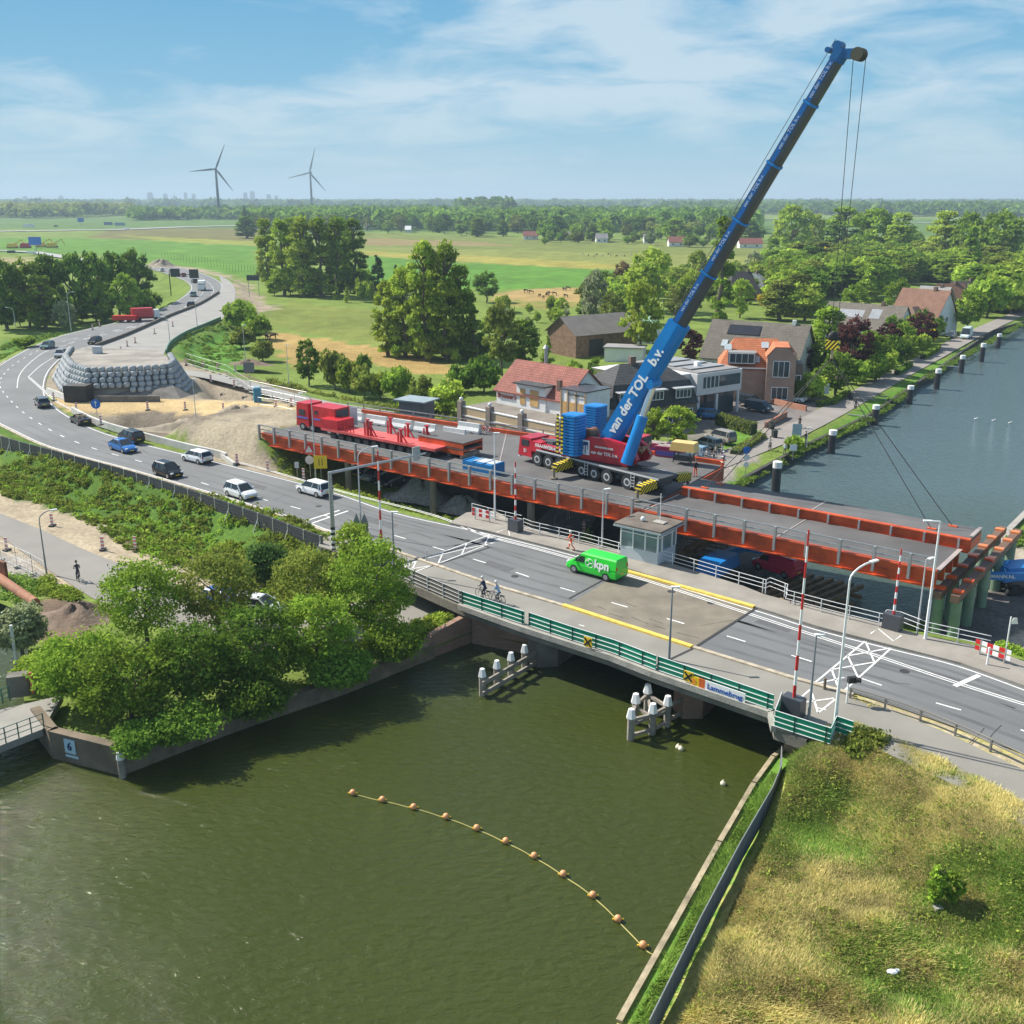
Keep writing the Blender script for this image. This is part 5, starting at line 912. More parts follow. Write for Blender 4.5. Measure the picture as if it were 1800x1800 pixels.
lamp(1176, 1160, 1025, 'slim grey lamp post in front of the lifting span', (0, 0), 'flat', MGREY, r=.1)
lamp(1421, 1268, 1105, 'slim grey camera post between boom and curved lamp', (0, 0), 'flat', MGREY, r=.1)
lamp(1612, 1112, 978, 'slim grey post just left of the tall white lamp', (.3, .2), 'flat', LGREY, r=.08)
lamp(870, 916, 757, 'white lamp post standing in front of the crane cab', (0, 0), 'flat', WHT, r=.1)
lamp(635, 938, 800, 'grey curved lamp post reaching over the left road', (1.4, .8), 'curve', LGREY, r=.1)
lamp(1058, 964, 858, 'grey lamp post left of the bridge cabin', (.2, .1), 'flat', LGREY, r=.09)
lamp(693, 1002, 897, 'short grey post with a white dish beside the left boom', (0, 0), 'flat', MGREY, r=.1)
lamp(555, 838, 702, 'lamp post in front of the red truck', (-1.1, .2), 'curve', LGREY, r=.09, z=-.4)
lamp(82, 1008, 912, 'dark lamp post beside the site fence at the lower left', (1.0, .6), 'curve', MGREY, z=-2.4, r=.09)
lamp(348, 772, 665, 'thin lamp post standing in the excavation', (0, 0), 'flat', LGREY, r=.07)
lamp(299, 605, 565, 'lamp post on the edge of the new road', (-.9, 0), 'curve', LGREY, r=.1)
lamp(347, 577, 535, 'lamp post on the grass edge right of the new road', (-.9, 0), 'curve', LGREY, r=.1)
lamp(27, 572, 547, 'lamp post left of the junction copse', (-1.5, 0), 'curve', LGREY, r=.12)
lamp(125, 545+35, 520, 'lamp post in front of the junction copse', (1.5, 0), 'curve', LGREY, r=.12)
lamp(433, 655, 572, 'thin lamp post left of the olive bush on the slope', (0, 0), 'flat', LGREY, r=.08)
lamp(508, 680, 606, 'thin lamp post left of the roadside row of bushes', (0, 0), 'flat', LGREY, r=.08)
lamp(1413+5, 790-5, 772-20, 'thin post beside the canal road sign', (0, 0), 'flat', LGREY, z=-2.2, r=.05)
# gantry pole with arm
t = thing('signal_gantry', 'grey signal gantry with striped foot and long arm over the road', 'gantry', G(587, 968, -.1)); h = 7.3; mb = MB(); mb.cyl((0, 0, 2.2), (0, 0, h), .2, .17, n=12); mb.build('pole', GALV, t); a = G(587, 968, 0); e = Vector((9.3, 9.2, .0))
mb = MB(); mb.cyl((0, 0, h-.1), (7.8, 7.0, h-.05), .13, .09, n=10); mb.build('arm', GALV, t)
mb = MB()
for i in range(9): mb.cur = i % 2; mb.cyl((0, 0, i*.25), (0, 0, i*.25+.25), .21, n=12)
mb.build('striped_foot', [BLK, WHT], t); mb = MB(); mb.box((7.0, 6.3, h+.1), (.9, .12, 1.3), .8); mb.build('sign_back', M('aluminium', (.42, .44, .42), .5, .3), t)
# back-turned road signs on a lamp post
t = thing('road_sign', 'two back-turned pointed grey signs with signal lamps on the verge', 'road sign', G(636, 968, 0)); mb = MB(); mb.cyl((0, 0, 0), (0, 0, 3.6), .06); mb.build('post', GALV, t)
for dx_ in (-.35, .35): mb = MB(); mb.add([(dx_-.33, 0, .9), (dx_+.33, 0, .9), (dx_+.33, 0, 2.6), (dx_, 0, 3.5), (dx_-.33, 0, 2.6), (dx_-.33, .05, .9), (dx_+.33, .05, .9), (dx_+.33, .05, 2.6), (dx_, .05, 3.5), (dx_-.33, .05, 2.6)], [(0, 1, 2, 3, 4), (9, 8, 7, 6, 5)]+[(i, (i+1) % 5, 5+(i+1) % 5, 5+i) for i in range(5)]); mb.build('sign_back', MGREY, t)
for dx_ in (-.5, .45): mb = MB(); mb.box((dx_, -.1, .55), (.3, .3, .8)); mb.build('signal_lamp', BLK, t)
# traffic signal by the right corner
t = thing('traffic_signal', 'black traffic signal turned to the road beside the curved lamp', 'traffic signal', G(1488, 1236, 0)); mb = MB(); mb.cyl((0, 0, 0), (0, 0, 1.6), .06); mb.build('post', WHT, t); mb = MB(); mb.box((.2, 0, 1.6), (.55, .28, .38), .2); mb.cyl((.4, -.1, 1.65), (.7, -.2, 1.65), .16); mb.build('housing', BLK, t)
# ---- fender structures
def capped(mb_, cp, x, y, zt, r=.24): mb_.cyl((x, y, WZ-1.5), (x, y, zt), r, n=8); cp.cyl((x, y, zt-.02), (x, y, zt+.6), r*1.35, r*.75, n=8)
t = thing('fender', 'wooden fender of four white-capped piles left of the lifting span', 'fender', G(880, 1190, WZ)); a, b = G(848, 1222, WZ), G(922, 1178, WZ); mb = MB(); cp = MB(); o0 = t.location
for i in range(4):
    p = a.lerp(b, i/3)-o0; m2 = MB(); c2 = MB(); m2.cyl((p.x, p.y, -1.5), (p.x, p.y, 1.5), .24, n=8); m2.build('pile', WOOD, t); c2.cyl((p.x, p.y, 1.48), (p.x, p.y, 2.05), .32, .18, n=6); c2.build('pile_cap', WHT, t)
mb = MB(); d_ = (b-a).normalized()
for z in (.35, 1.15): mb.beam(a-o0+up*z-d_*.4+Vector((.28, -.2, 0)), b-o0+up*z+d_*1.0+Vector((.28, -.2, 0)), .16, .3)
mb.build('waling', WOOD, t)
t = thing('fender', 'triangular wooden fender of five white-capped piles before the middle pier', 'fender', G(1150, 1270, WZ)); o0 = t.location
pls = [G(1108, 1300, WZ), G(1116, 1272, WZ), G(1137, 1254, WZ), G(1146, 1290, WZ), G(1172, 1276, WZ)]
for i, p in enumerate(pls):
    p = p-o0; m2 = MB(); m2.cyl((p.x, p.y, -1.5), (p.x, p.y, 1.6), .24, n=8); m2.build('pile', WOOD, t); c2 = MB(); c2.cyl((p.x, p.y, 1.58), (p.x, p.y, 2.2), .34, .2, n=6); c2.build('pile_cap', WHT, t)
mb = MB()
for i, j, z in ((0, 1, 1.4), (1, 2, 1.4), (0, 3, 1.4), (3, 4, 1.4), (2, 4, 1.4), (0, 4, 1.1), (1, 3, 1.2), (2, 3, 1.2), (0, 3, .3), (3, 4, .3)): mb.beam(pls[i]-o0+up*z, pls[j]-o0+up*z, .18, .2)
dd = (pls[4]-pls[3]).normalized(); mb.beam(pls[4]-o0+up*1.4, pls[4]-o0+dd*1.5+up*1.4, .16, .25); mb.beam(pls[4]-o0+up*.4, pls[4]-o0+dd*1.5+up*.4, .16, .25); mb.build('waling', WOOD, t)
t = thing('mooring_pile', 'white-capped wooden pile at the quay corner lower left', 'mooring pile', G(216, 1366, WZ)); mb = MB(); mb.cyl((0, 0, -1.5), (0, 0, 1.25), .22, n=10); mb.build('pile', WOOD, t); mb = MB(); mb.cyl((0, 0, 1.25), (0, 0, 1.75), .26, .2, n=10); mb.build('pile_cap', WHT, t)
names = ['nearest the orange deck', 'second from the orange deck', 'third from the orange deck with a thin walkway', 'fourth from the orange deck', 'fifth from the orange deck', 'sixth from the orange deck with a thin walkway', 'seventh from the orange deck', 'farthest along the canal']
for i, (x, y, yt) in enumerate(((1363, 865, 812), (1461, 797, 757), (1537, 747, 713), (1598, 710, 679), (1646, 684, 650), (1689, 656, 626), (1725, 636, 605), (1754, 612, 588))):
    p = G(x, y, WZ); h = (y-yt)/1800*depth(p)/CP; t = thing('mooring_pile', f'dark mooring pile with white band, {names[i]}', 'mooring pile', p, 0, 'mooring piles along the canal quay'); mb = MB(); mb.cyl((0, 0, -1.5), (0, 0, h*.8), .52, n=14); mb.build('pile', M('black pile', (.03, .03, .035), .5), t); mb = MB(); mb.cyl((0, 0, h*.8), (0, 0, h), .54, n=14); mb.build('pile_cap', WHT, t)
    if i in (2, 5): mb = MB(); mb.beam((-.3, .2, 1.2), (-3.6, 2.4, 1.2), .35, .1); mb.build('walkway', GALV, t)
# ---- buoy line
BU = [(620, 1395), (672, 1407), (727, 1420), (784, 1437), (838, 1457), (889, 1480), (939, 1506), (990, 1538), (1042, 1575), (1086, 1617), (1130, 1663)]
ordn = ['first', 'second', 'third', 'fourth', 'fifth', 'sixth', 'seventh', 'eighth', 'ninth', 'tenth', 'eleventh', 'twelfth']
BUO = paint('faded orange', (.72, .34, .14)); t0 = None; bpts = PX(BU, WZ+.06)
for i, p in enumerate(bpts):
    if t0 is None: t0 = thing('buoy', 'x', 'buoy', p, 0, 'round orange buoys in the floating line'); mb = MB(); mb.sph((0, 0, .08), .19, 12, 8); mb.build('float', BUO, t0, smooth=True); mb = MB(); mb.cyl((-.27, 0, .05), (.27, 0, .05), .045); mb.build('rope_eye', YEL, t0); b = t0
    else: b = copy_tree(t0)
    b.location = p; b['label'] = f'{ordn[i]} round orange buoy from the left in the floating line'
mb = MB(); fl = smooth_line(bpts+PX([(1150, 1678), (1180, 1677)], WZ+.05), 6); mb.tube([Vector((p.x, p.y, WZ+.02+.015*math.sin(i))) for i, p in enumerate(fl)], .028, 5); tag(mb.build('buoy_line', M('yellow rope', (.42, .37, .12), .8)), 'thin yellow rope joining the orange buoys', 'rope')
for i, (x, y, lab) in enumerate(((1192, 1313, 'left one of two white floats touching beside the triangular fender'), (1197, 1316, 'right one of two white floats touching beside the triangular fender'), (1271, 1377, 'single white float between fender and right quay'))):
    mb = MB(); mb.sph((0, 0, 0), .17, 12, 8); mb.cyl((0, 0, .14), (0, 0, .24), .04, n=6); o = mb.build('float', M('cream float', (.75, .68, .5), .6), smooth=True); o.location = G(x, y, WZ+.08); tag(o, lab, 'buoy')
# ---- cabin on the bridge
cb = thing('bridge_cabin', 'small glazed bridge operator cabin with flat roof and teal corners', 'cabin', G(1132, 985, -.1), -.66); CW, CDp, CH = 3.7, 3.1, 3.6
mb = MB(); mb.box((0, .6, .55), (CW, CDp, 1.5)); mb.build('base', paint('pale panel', (.50, .55, .58)), cb); mb = MB(); mb.box((0, .6, -1.1), (CW-.1, CDp-.1, 2)); mb.build('foundation', paint('teal', (.02, .17, .24)), cb)
mb = MB(); mb.box((0, .6, 2.2), (CW-.1, CDp-.1, 1.8)); mb.build('glazing', M('cabin glass', (.20, .27, .26), .1, var=.3, scale=.8), cb)
mb = MB(); mb.box((0, .6, 3.25), (CW+.9, CDp+.9, .28)); mb.build('roof', M('roofing felt', (.15, .125, .10), .95, var=.25), cb); mb = MB(); mb.box((0, .6, 3.16), (CW+1.0, CDp+1.0, .16)); mb.build('fascia', paint('grey fascia', (.35, .4, .43)), cb)
for sx in (-1, -.33, .33, 1):
    mb = MB(); mb.box((sx*(CW/2-.02), .6-CDp/2, 2.2), (.1, .12, 1.85)); mb.build('mullion', WHT, cb); mb = MB(); mb.box((sx*(CW/2-.02), .6+CDp/2, 2.2), (.1, .12, 1.85)); mb.build('mullion', WHT, cb)
for sx in (-1, 1):
    for sy in (-.35, .35): mb = MB(); mb.box((sx*CW/2, .6+sy*CDp*.8, 2.2), (.12, .1, 1.85)); mb.build('mullion', WHT, cb)
mb = MB(); mb.box((0, .6-CDp/2-.01, 2.65), (CW, .08, .08)); mb.box((CW/2+.01, .6, 2.65), (.08, CDp, .08)); mb.build('transom', WHT, cb)
mb = MB(); mb.sph((-.5, .4, 3.6), .22, 8, 6); mb.cyl((.9, .9, 3.4), (.9, .9, 6), .03, n=6); mb.build('antenna', WHT, cb)
mb = MB(); mb.box((.9, .9, 3.45), (1.1, .8, .08)); mb.build('roof_hatch', CONC, cb)
# ================================================================ vehicles
TYRE = M('tyre', (.022, .022, .024), .8); RIM = M('rim', (.45, .46, .47), .35, .7); CGL = M('car glass', (.025, .032, .038), .06, spec=.7); PLATE = paint('plate', (.75, .52, .03)); HL = M('headlight glass', (.75, .78, .8), .15); TL = M('tail light', (.45, .01, .01), .2)
def car(px, py, hx, hy, kind, col, label, z=0, plate=True, group=None, cname=None, L=4.3, W=1.8, H=1.5, name='car', cat='car', xyz=None):
    """hx,hy: photo pixel towards which the nose points"""
    p = Vector(xyz) if xyz else G(px, py, z+.02); f = (G(hx, hy, z+.02)-G(px, py, z+.02)); rz = math.atan2(f.y, f.x)
    t = thing(name, label, cat, p, rz, group); P = paint(cname or 'car %.2f %.2f %.2f' % col, col, rough=.22, spec=.6)
    # stations from tail to nose: x, belt height, half width, floor height
    if kind == 'hatch': ST = [(-.5, .55, .80, .32), (-.485, .92, .92, .25), (-.3, .96, 1, .2), (0, .94, 1, .2), (.22, .90, 1, .2), (.38, .78, .97, .2), (.47, .62, .9, .22), (.5, .48, .78, .3)]; CA = (-.49, -.40, .10, .29)
    elif kind == 'sedan': ST = [(-.5, .60, .80, .35), (-.485, .93, .92, .25), (-.33, .98, 1, .2), (0, .92, 1, .2), (.2, .88, 1, .2), (.38, .76, .97, .2), (.47, .62, .9, .22), (.5, .5, .78, .3)]; CA = (-.40, -.20, .06, .25)
    elif kind == 'suv': ST = [(-.5, .65, .85, .4), (-.49, 1.05, .94, .3), (-.3, 1.08, 1, .28), (0, 1.05, 1, .28), (.22, 1.02, 1, .28), (.4, .92, .97, .28), (.48, .75, .9, .3), (.5, .6, .8, .4)]; CA = (-.495, -.45, .10, .26)
    elif kind == 'cab': ST = [(-.5, .60, .80, .35), (-.485, .90, .92, .25), (-.3, .92, 1, .2), (0, .88, 1, .2), (.2, .86, 1, .2), (.38, .74, .97, .2), (.47, .60, .9, .22), (.5, .48, .78, .3)]; CA = (-.12, -.02, .06, .2)
    else: ST = [(-.5, 1.0, .93, .35), (-.49, 1.1, .97, .28), (-.3, 1.12, 1, .24), (0, 1.12, 1, .24), (.24, 1.1, 1, .24), (.38, 1.0, .98, .24), (.47, .82, .92, .26), (.5, .62, .82, .3)]; CA = (-.5, -.49, .20, .36)
    mb = MB(); rings = []
    for x, zb, wv, zf in ST:
        wv *= W/2; x *= L; rings.append([(x, -wv*.9, zf), (x, -wv, zf+.15), (x, -wv*1.0, zb*.72), (x, -wv*.93, zb), (x, -wv*.5, zb+.03), (x, wv*.5, zb+.03), (x, wv*.93, zb), (x, wv, zb*.72), (x, wv, zf+.15), (x, wv*.9, zf)])
    n = 10; mb.v = [q for r_ in rings for q in r_]; mb.f = [(i*n+j, i*n+(j+1) % n, (i+1)*n+(j+1) % n, (i+1)*n+j) for i in range(len(ST)-1) for j in range(n)]+[tuple(range(n)), tuple(range((len(ST)-1)*n, len(ST)*n))[::-1]]; mb.m = [0]*len(mb.f)
    mb.build('body', P, t, smooth=False)
    x0, x1, x2, x3 = [c*L for c in CA]; zb = ST[3][1]+.0; w0, w1 = W/2*.92, W/2*.68; zb0 = ST[2][1]-.02
    van = kind == 'van'
    if not van and kind != 'cab':
        mb = MB(); mb.add([(x0, -w0, zb0), (x3, -w0, zb-.05), (x3, w0, zb-.05), (x0, w0, zb0), (x1, -w1, H-.06), (x2, -w1, H-.06), (x2, w1, H-.06), (x1, w1, H-.06)], [(0, 1, 5, 4), (1, 2, 6, 5), (2, 3, 7, 6), (3, 0, 4, 7), (4, 5, 6, 7)]); mb.build('window', CGL, t)
        mb = MB(); mb.add([(x1-.12, -w1-.03, H-.09), (x2+.06, -w1-.03, H-.1), (x2+.06, w1+.03, H-.1), (x1-.12, w1+.03, H-.09), (x1-.02, -w1+.12, H), (x2-.1, -w1+.12, H-.005), (x2-.1, w1-.12, H-.005), (x1-.02, w1-.12, H)], [(0, 1, 5, 4), (1, 2, 6, 5), (2, 3, 7, 6), (3, 0, 4, 7), (4, 5, 6, 7)])
        for s_ in (-1, 1):
            for a_, b_ in (((x3, s_*w0, zb-.03), (x2, s_*w1, H-.06)), ((x0, s_*w0, zb0), (x1, s_*w1, H-.06)), (((x0+x3)/2-.1, s_*(w0+.005), zb), ((x1+x2)/2-.05, s_*(w1+.005), H-.06))): mb.beam(a_, b_, .09, .07)
            if kind != 'sedan': mb.beam((x0+.42*1, s_*w0*.99, zb0), (x1+.28, s_*w1, H-.06), .16, .05)
        mb.build('roof', P, t)
    elif kind == 'cab':
        mb = MB(); mb.beam((x3, 0, zb), (x2, 0, zb+.42), W*.8, .05, up=(0, 1, 0)) if 0 else mb.add([(x3, -w0, zb), (x3, w0, zb), (x2, w1, zb+.42), (x2, -w1, zb+.42)], [(0, 1, 2, 3)]); mb.build('windscreen', CGL, t)
        mb = MB(); mb.box((-.35, 0, zb+.04), (1.5, W*.74, .06)); mb.build('cockpit', BLK, t); mb = MB()
        for sx, sy in ((-.1, .35), (-.1, -.35), (-.8, .35), (-.8, -.35)): mb.box((sx, sy, zb+.15), (.2, .45, .4))
        mb.build('seat', M('tan seat', (.35, .27, .2), .7), t)
    else:
        mb = MB(); zt = H; mb.add([(-L/2+.02, -W/2*.97, 1.05), (x3-.45, -W/2*.97, 1.05), (x3-.45, W/2*.97, 1.05), (-L/2+.02, W/2*.97, 1.05), (-L/2+.06, -W/2*.84, zt-.12), (x2, -W/2*.82, zt-.12), (x2, W/2*.82, zt-.12), (-L/2+.06, W/2*.84, zt-.12), (-L/2+.12, -W/2*.7, zt), (x2-.12, -W/2*.68, zt-.02), (x2-.12, W/2*.68, zt-.02), (-L/2+.12, W/2*.7, zt)], [(0, 1, 5, 4), (1, 2, 6, 5), (2, 3, 7, 6), (3, 0, 4, 7), (4, 5, 9, 8), (5, 6, 10, 9), (6, 7, 11, 10), (7, 4, 8, 11), (8, 9, 10, 11)]); mb.build('cargo_body', P, t)
        mb = MB(); mb.add([(x3-.42, -W/2*.93, 1.07), (x3, -W/2*.9, 1.05), (x3, W/2*.9, 1.05), (x3-.42, W/2*.93, 1.07), (x2, -W/2*.8, zt-.14), (x2+.03, -W/2*.78, zt-.16), (x2+.03, W/2*.78, zt-.16), (x2, W/2*.8, zt-.14)], [(0, 1, 5, 4), (1, 2, 6, 5), (2, 3, 7, 6), (3, 0, 4, 7), (4, 5, 6, 7)]); mb.build('windscreen', CGL, t)
        for s_ in (-1, 1):
            ya, yb = s_*(W/2*.97+.005), s_*(W/2*.86+.005); mb = MB(); mb.add([(x3-1.25, ya, 1.12), (x3-.48, ya, 1.12), (x2+.02, yb, zt-.3), (x3-1.25, yb, zt-.3)], [(0, 1, 2, 3)]); mb.build('side_window', CGL, t)
    wr = .33 if kind in ('hatch', 'sedan', 'cab') else .36
    for sx in (-.31, .32):
        for s_ in (-1, 1):
            mb = MB(); mb.cyl((sx*L, s_*(W/2-.2), wr), (sx*L, s_*(W/2+.012), wr), wr, n=14); w_ = mb.build('wheel', TYRE, t); mb = MB(); mb.cyl((sx*L, s_*(W/2-.05), wr), (sx*L, s_*(W/2+.022), wr), wr*.62, n=10); mb.build('rim', RIM, w_)
    for s_ in (-1, 1):
        mb = MB(); mb.box((L*.472, s_*W*.36, .64 if kind != 'van' else .82), (.16, .3, .14)); mb.build('headlight', HL, t)
        mb = MB(); mb.box((-L*.487, s_*W*.405, .84 if kind != 'van' else 1.1), (.1, .2, .16 if kind != 'van' else .5)); mb.build('tail_light', TL, t)
    for sx, z_ in ((-.5*L-.01, .62), (.5*L+.005, .38)): mb = MB(); mb.box((sx, 0, z_), (.04, .52, .12)); mb.build('number_plate', PLATE, t)
    for s_ in (-1, 1): mb = MB(); mb.box((x3-.3, s_*(W/2+.08), zb+.08), (.14, .2, .13)); mb.build('mirror', P, t)
    mb = MB(); mb.box((L*.492, 0, .36), (.06, W*.62, .18)); mb.build('grille', BLK, t); mb = MB(); mb.box((-L*.494, 0, .36), (.06, W*.8, .16)); mb.build('bumper', BLK, t)
    return t
BKc, WHc = (.012, .013, .015), (.78, .78, .77)
car(553, 868, 470, 845, 'hatch', WHc, 'white crossover driving away nearest the bridge on the far lane', H=1.58, L=4.4)
car(347, 811, 270, 792, 'hatch', (.80, .80, .80), 'white hatchback driving away beside the end of the concrete barrier', L=4.3)
car(424, 873, 500, 897, 'hatch', (.77, .78, .78), 'white compact car coming towards the bridge', L=3.9, H=1.6)
car(296, 836, 370, 857, 'hatch', BKc, 'black compact car coming behind the white compact car', L=3.8, H=1.62)
car(217, 792, 290, 815, 'sedan', (.02, .14, .42), 'blue saloon coming round the bend beside the black estate', L=4.5)
car(231, 776, 160, 752, 'suv', (.02, .022, .022), 'black estate driving away beside the blue saloon', L=4.5, H=1.68)
car(142, 744, 95, 722, 'cab', (.022, .023, .026), 'black open-top convertible driving away on the bend', L=4.5, H=1.4)
car(75, 714, 52, 690, 'hatch', (.13, .14, .15), 'dark grey estate driving away at the inner bend', L=4.4)
car(84, 612, 30, 632, 'hatch', (.09, .17, .18), 'grey green car on the outer lane of the bend', L=4.3)
car(167, 604, 110, 622, 'hatch', BKc, 'small black car on the bend beyond the white sacks', L=4.1)
car(107, 627, 80, 645, 'hatch', (.35, .37, .4), 'silver car half hidden behind the white sacks', L=4.2)
car(336, 539, 370, 518, 'hatch', BKc, 'black car driving away up the curved junction road', L=4.3)
car(340, 521, 325, 535, 'hatch', (.16, .22, .22), 'grey green car coming down behind the white lorry', L=4.3)
for x, y, c, lb in ((342, 497, (.03, .03, .03), 'small black car just beyond the white lorry'), (322, 486, (.25, .04, .03), 'dark red car far up the curved road'), (302, 480, BKc, 'small black car far up the curved road'), (284, 477, WHc, 'small white car farthest up the curved road')): car(x, y, x-20, y-6, 'hatch', c, lb)
car(1048, 1009, 1000, 996, 'van', (.03, .60, .045), 'bright green delivery van with white lettering on the bridge', L=5.1, W=1.93, H=1.93, name='delivery_van', cat='van'); kv = [o for o in COL.objects if o.type == 'EMPTY'][-1]
# van lettering on its side facing the camera
vy = -1 if rot((0, 1, 0), kv.rotation_euler.z).y > 0 else 1
MW = Matrix.LocRotScale(kv.location, kv.rotation_euler, None)
def on_van(x, z): return MW @ Vector((x, vy*(1.93/2*.93+.045), z))
sx_ = rot((1, 0, 0), kv.rotation_euler.z); sx_ = sx_ if sx_.x > 0 else -sx_; lat = MW.to_3x3() @ Vector((0, vy, 0)); yd_ = Vector((0, 0, 1))-lat*.12; sg = 1 if (MW.to_3x3() @ Vector((1, 0, 0))).dot(sx_) > 0 else -1
text('kpn', on_van(sg*1.15, 1.26), sx_, yd_, 1.0, WHT, kv, bold=.03, name='lettering')
mb = MB()
for k in range(26):
    a0, a1 = 2*math.pi*k/26, 2*math.pi*(k+1)/26; mb.cyl(on_van(-sg*.05+.42*math.cos(a0), 1.2+.42*math.sin(a0)*.9), on_van(-sg*.05+.42*math.cos(a1), 1.2+.42*math.sin(a1)*.9), .02, n=4)
for a in (0, 2.1, 4.2):
    for k in range(12): a0, a1 = 2*math.pi*k/12, 2*math.pi*(k+1)/12; mb.cyl(on_van(-sg*.05+.2*math.cos(a)+.2*math.cos(a0), 1.2+.2*math.sin(a)+.2*math.sin(a0)), on_van(-sg*.05+.2*math.cos(a)+.2*math.cos(a1), 1.2+.2*math.sin(a)+.2*math.sin(a1)), .018, n=4)
mb.build('emblem', WHT, kv, True)
# parked cars
car(1213, 800, 1160, 790, 'suv', (.20, .33, .42), 'pale blue estate parked nearest the crane outrigger', z=-2.3, L=4.8, H=1.5)
car(1244, 786, 1200, 775, 'hatch', (.22, .26, .25), 'grey green car parked behind the pale blue estate', z=-2.3)
car(1266, 776, 1220, 764, 'suv', (.30, .28, .25), 'beige off-roader with light roof parked by the lawn', z=-2.3, L=4.7, H=1.8)
car(1180, 795, 1130, 785, 'hatch', (.04, .09, .12), 'dark blue car half hidden behind the deck railing', z=-2.3)
car(1248, 735, 1290, 738, 'hatch', (.02, .16, .36), 'blue car behind the clipped hedge', z=-2.3, L=4.0)
car(1318, 712, 1380, 722, 'suv', (.02, .035, .05), 'black car parked against the white modern house', z=-2.3, L=4.8, H=1.75)
car(1334, 722, 1390, 732, 'van', (.03, .06, .085), 'dark blue van beside the black car at the modern house', z=-2.3, L=4.6, H=1.7, name='parked_van', cat='van')
car(1393, 706, 1340, 700, 'cab', (.68, .70, .70), 'white convertible parked in front of the brick house', z=-2.3, L=4.5, H=1.35)
car(1698, 594, 1670, 612, 'van', (.62, .72, .72), 'white van parked far along the canal road', z=-2.2, L=6, W=2.1, H=2.6, name='parked_van', cat='van')
car(1672, 593, 1650, 605, 'hatch', (.15, .17, .18), 'dark car parked left of the far white van', z=-2.2)
car(662, 842, 600, 860, 'hatch', (.42, .43, .45), 'silver car parked in the shade under the orange deck', z=-2.45)
car(688, 852, 640, 872, 'suv', (.04, .045, .05), 'dark car parked right of the silver car under the deck', z=-2.45)
car(640, 832, 600, 850, 'hatch', (.03, .04, .05), 'dark car parked left of the silver car under the deck', z=-2.45)
car(1366, 1006, 1330, 994, 'van', (.65, .04, .10), 'pinkish red van on the work site under the east deck', z=-2.4, L=4.6, H=1.9, name='parked_van', cat='van')
car(400, 1066, 440, 1074, 'hatch', (.03, .12, .42), 'blue car glimpsed through the trees on the lower road', z=-2.4)
car(455, 1076, 500, 1082, 'hatch', (.70, .72, .74), 'white car glimpsed through the trees behind the blue car', z=-2.4)
# white box lorry and red tractor with trailer
def lorry(px, py, hx, hy, L, W, H, cabc, boxc, label, name='lorry', z=0, cabh=2.6):
    p = G(px, py, z+.02); f = G(hx, hy, z)-G(px, py, z); t = thing(name, label, 'lorry', p, math.atan2(f.y, f.x)); mb = MB(); mb.box((-L*.12, 0, H/2+.55), (L*.74, W, H-.7)); mb.build('box_body', paint('box %.2f %.2f' % boxc[:2], boxc), t)
    mb = MB(); mb.box((L*.38, 0, cabh/2+.3), (L*.2, W*.94, cabh-.4), 0, (.86, .95)); mb.build('cab', paint('cab %.2f %.2f' % cabc[:2], cabc), t); mb = MB(); mb.box((L*.455, 0, cabh*.72+.1), (.2, W*.84, .75)); mb.build('windscreen', CGL, t); mb = MB(); mb.box((0, 0, .62), (L*.9, W*.6, .2)); mb.build('chassis', BLK, t)
    for sx in (-.36, -.24, .34):
        for s_ in (-1, 1): mb = MB(); mb.cyl((sx*L, s_*(W/2-.25), .45), (sx*L, s_*W/2, .45), .45, n=12); mb.build('wheel', TYRE, t)
    return t
lorry(355, 510, 345, 524, 7, 2.3, 3.0, (.8, .8, .8), (.72, .76, .76), 'white box lorry coming down the curved junction road')
lorry(257, 563, 300, 561, 7, 2.4, 3.0, (.7, .72, .72), (.55, .04, .05), 'red box lorry waiting at the side road')
t = thing('trailer', 'low red trailer behind the red box lorry', 'trailer', G(221, 566, .02), .05); mb = MB(); mb.box((0, 0, 1.1), (6, 2.3, 1.1)); mb.build('body', REDP, t)
for sx in (-1, 1):
    for s_ in (-1, 1): mb = MB(); mb.cyl((sx, s_*.9, .4), (sx, s_*1.1, .4), .4); mb.build('wheel', TYRE, t)
# ---------------------------------------------------------------- mobile crane
REDC = M('crane red', (.43, .014, .03), .35, var=.2, scale=.9, detail=8); BLUC = M('crane blue', (.0, .19, .52), .35, var=.14, scale=.4, detail=8); CDK = M('crane chassis', (.045, .048, .052), .6, var=.2); STRP = stripes('yellow black stripes', (.78, .58, .02), (.015, .015, .015), .42, 1, 1.0)
cr_c = Vector((8.5, 100.9, DZ)); ca_ = math.atan2(.733, -.68); crn = thing('mobile_crane', 'huge red and blue mobile crane with raised boom standing on the orange deck', 'crane', cr_c, ca_); LC = 19.8
mb = MB(); mb.box((-1.1, 0, 1.62), (LC-3.2, 2.9, .34)); mb.box((-1.1, 0, 1.2), (LC-3.6, 1.6, .6)); mb.build('chassis', CDK, crn)
mb = MB(); mb.box((-1.1, -1.47, 1.72), (LC-3.3, .06, .16)); mb.box((-1.1, 1.47, 1.72), (LC-3.3, .06, .16)); mb.build('side_strip', LGREY, crn)
mb = MB(); mb.box((8.95, 0, 1.75), (2.1, 2.85, 2.0), 0, (.78, .94)); mb.box((7.3, 0, 2.0), (1.6, 2.85, 1.1)); cbb = mb.build('cab', REDC, crn)
mb = MB(); mb.box((9.72, 0, 2.15), (.35, 2.3, .8), 0, (.5, .95)); mb.box((8.95, 1.36, 2.2), (1.1, .1, .65)); mb.box((8.95, -1.36, 2.2), (1.1, .1, .65)); mb.build('cab_window', CGL, crn); mb = MB(); mb.box((9.9, 0, .75), (.3, 2.7, .4)); mb.build('bumper', WHT, crn)
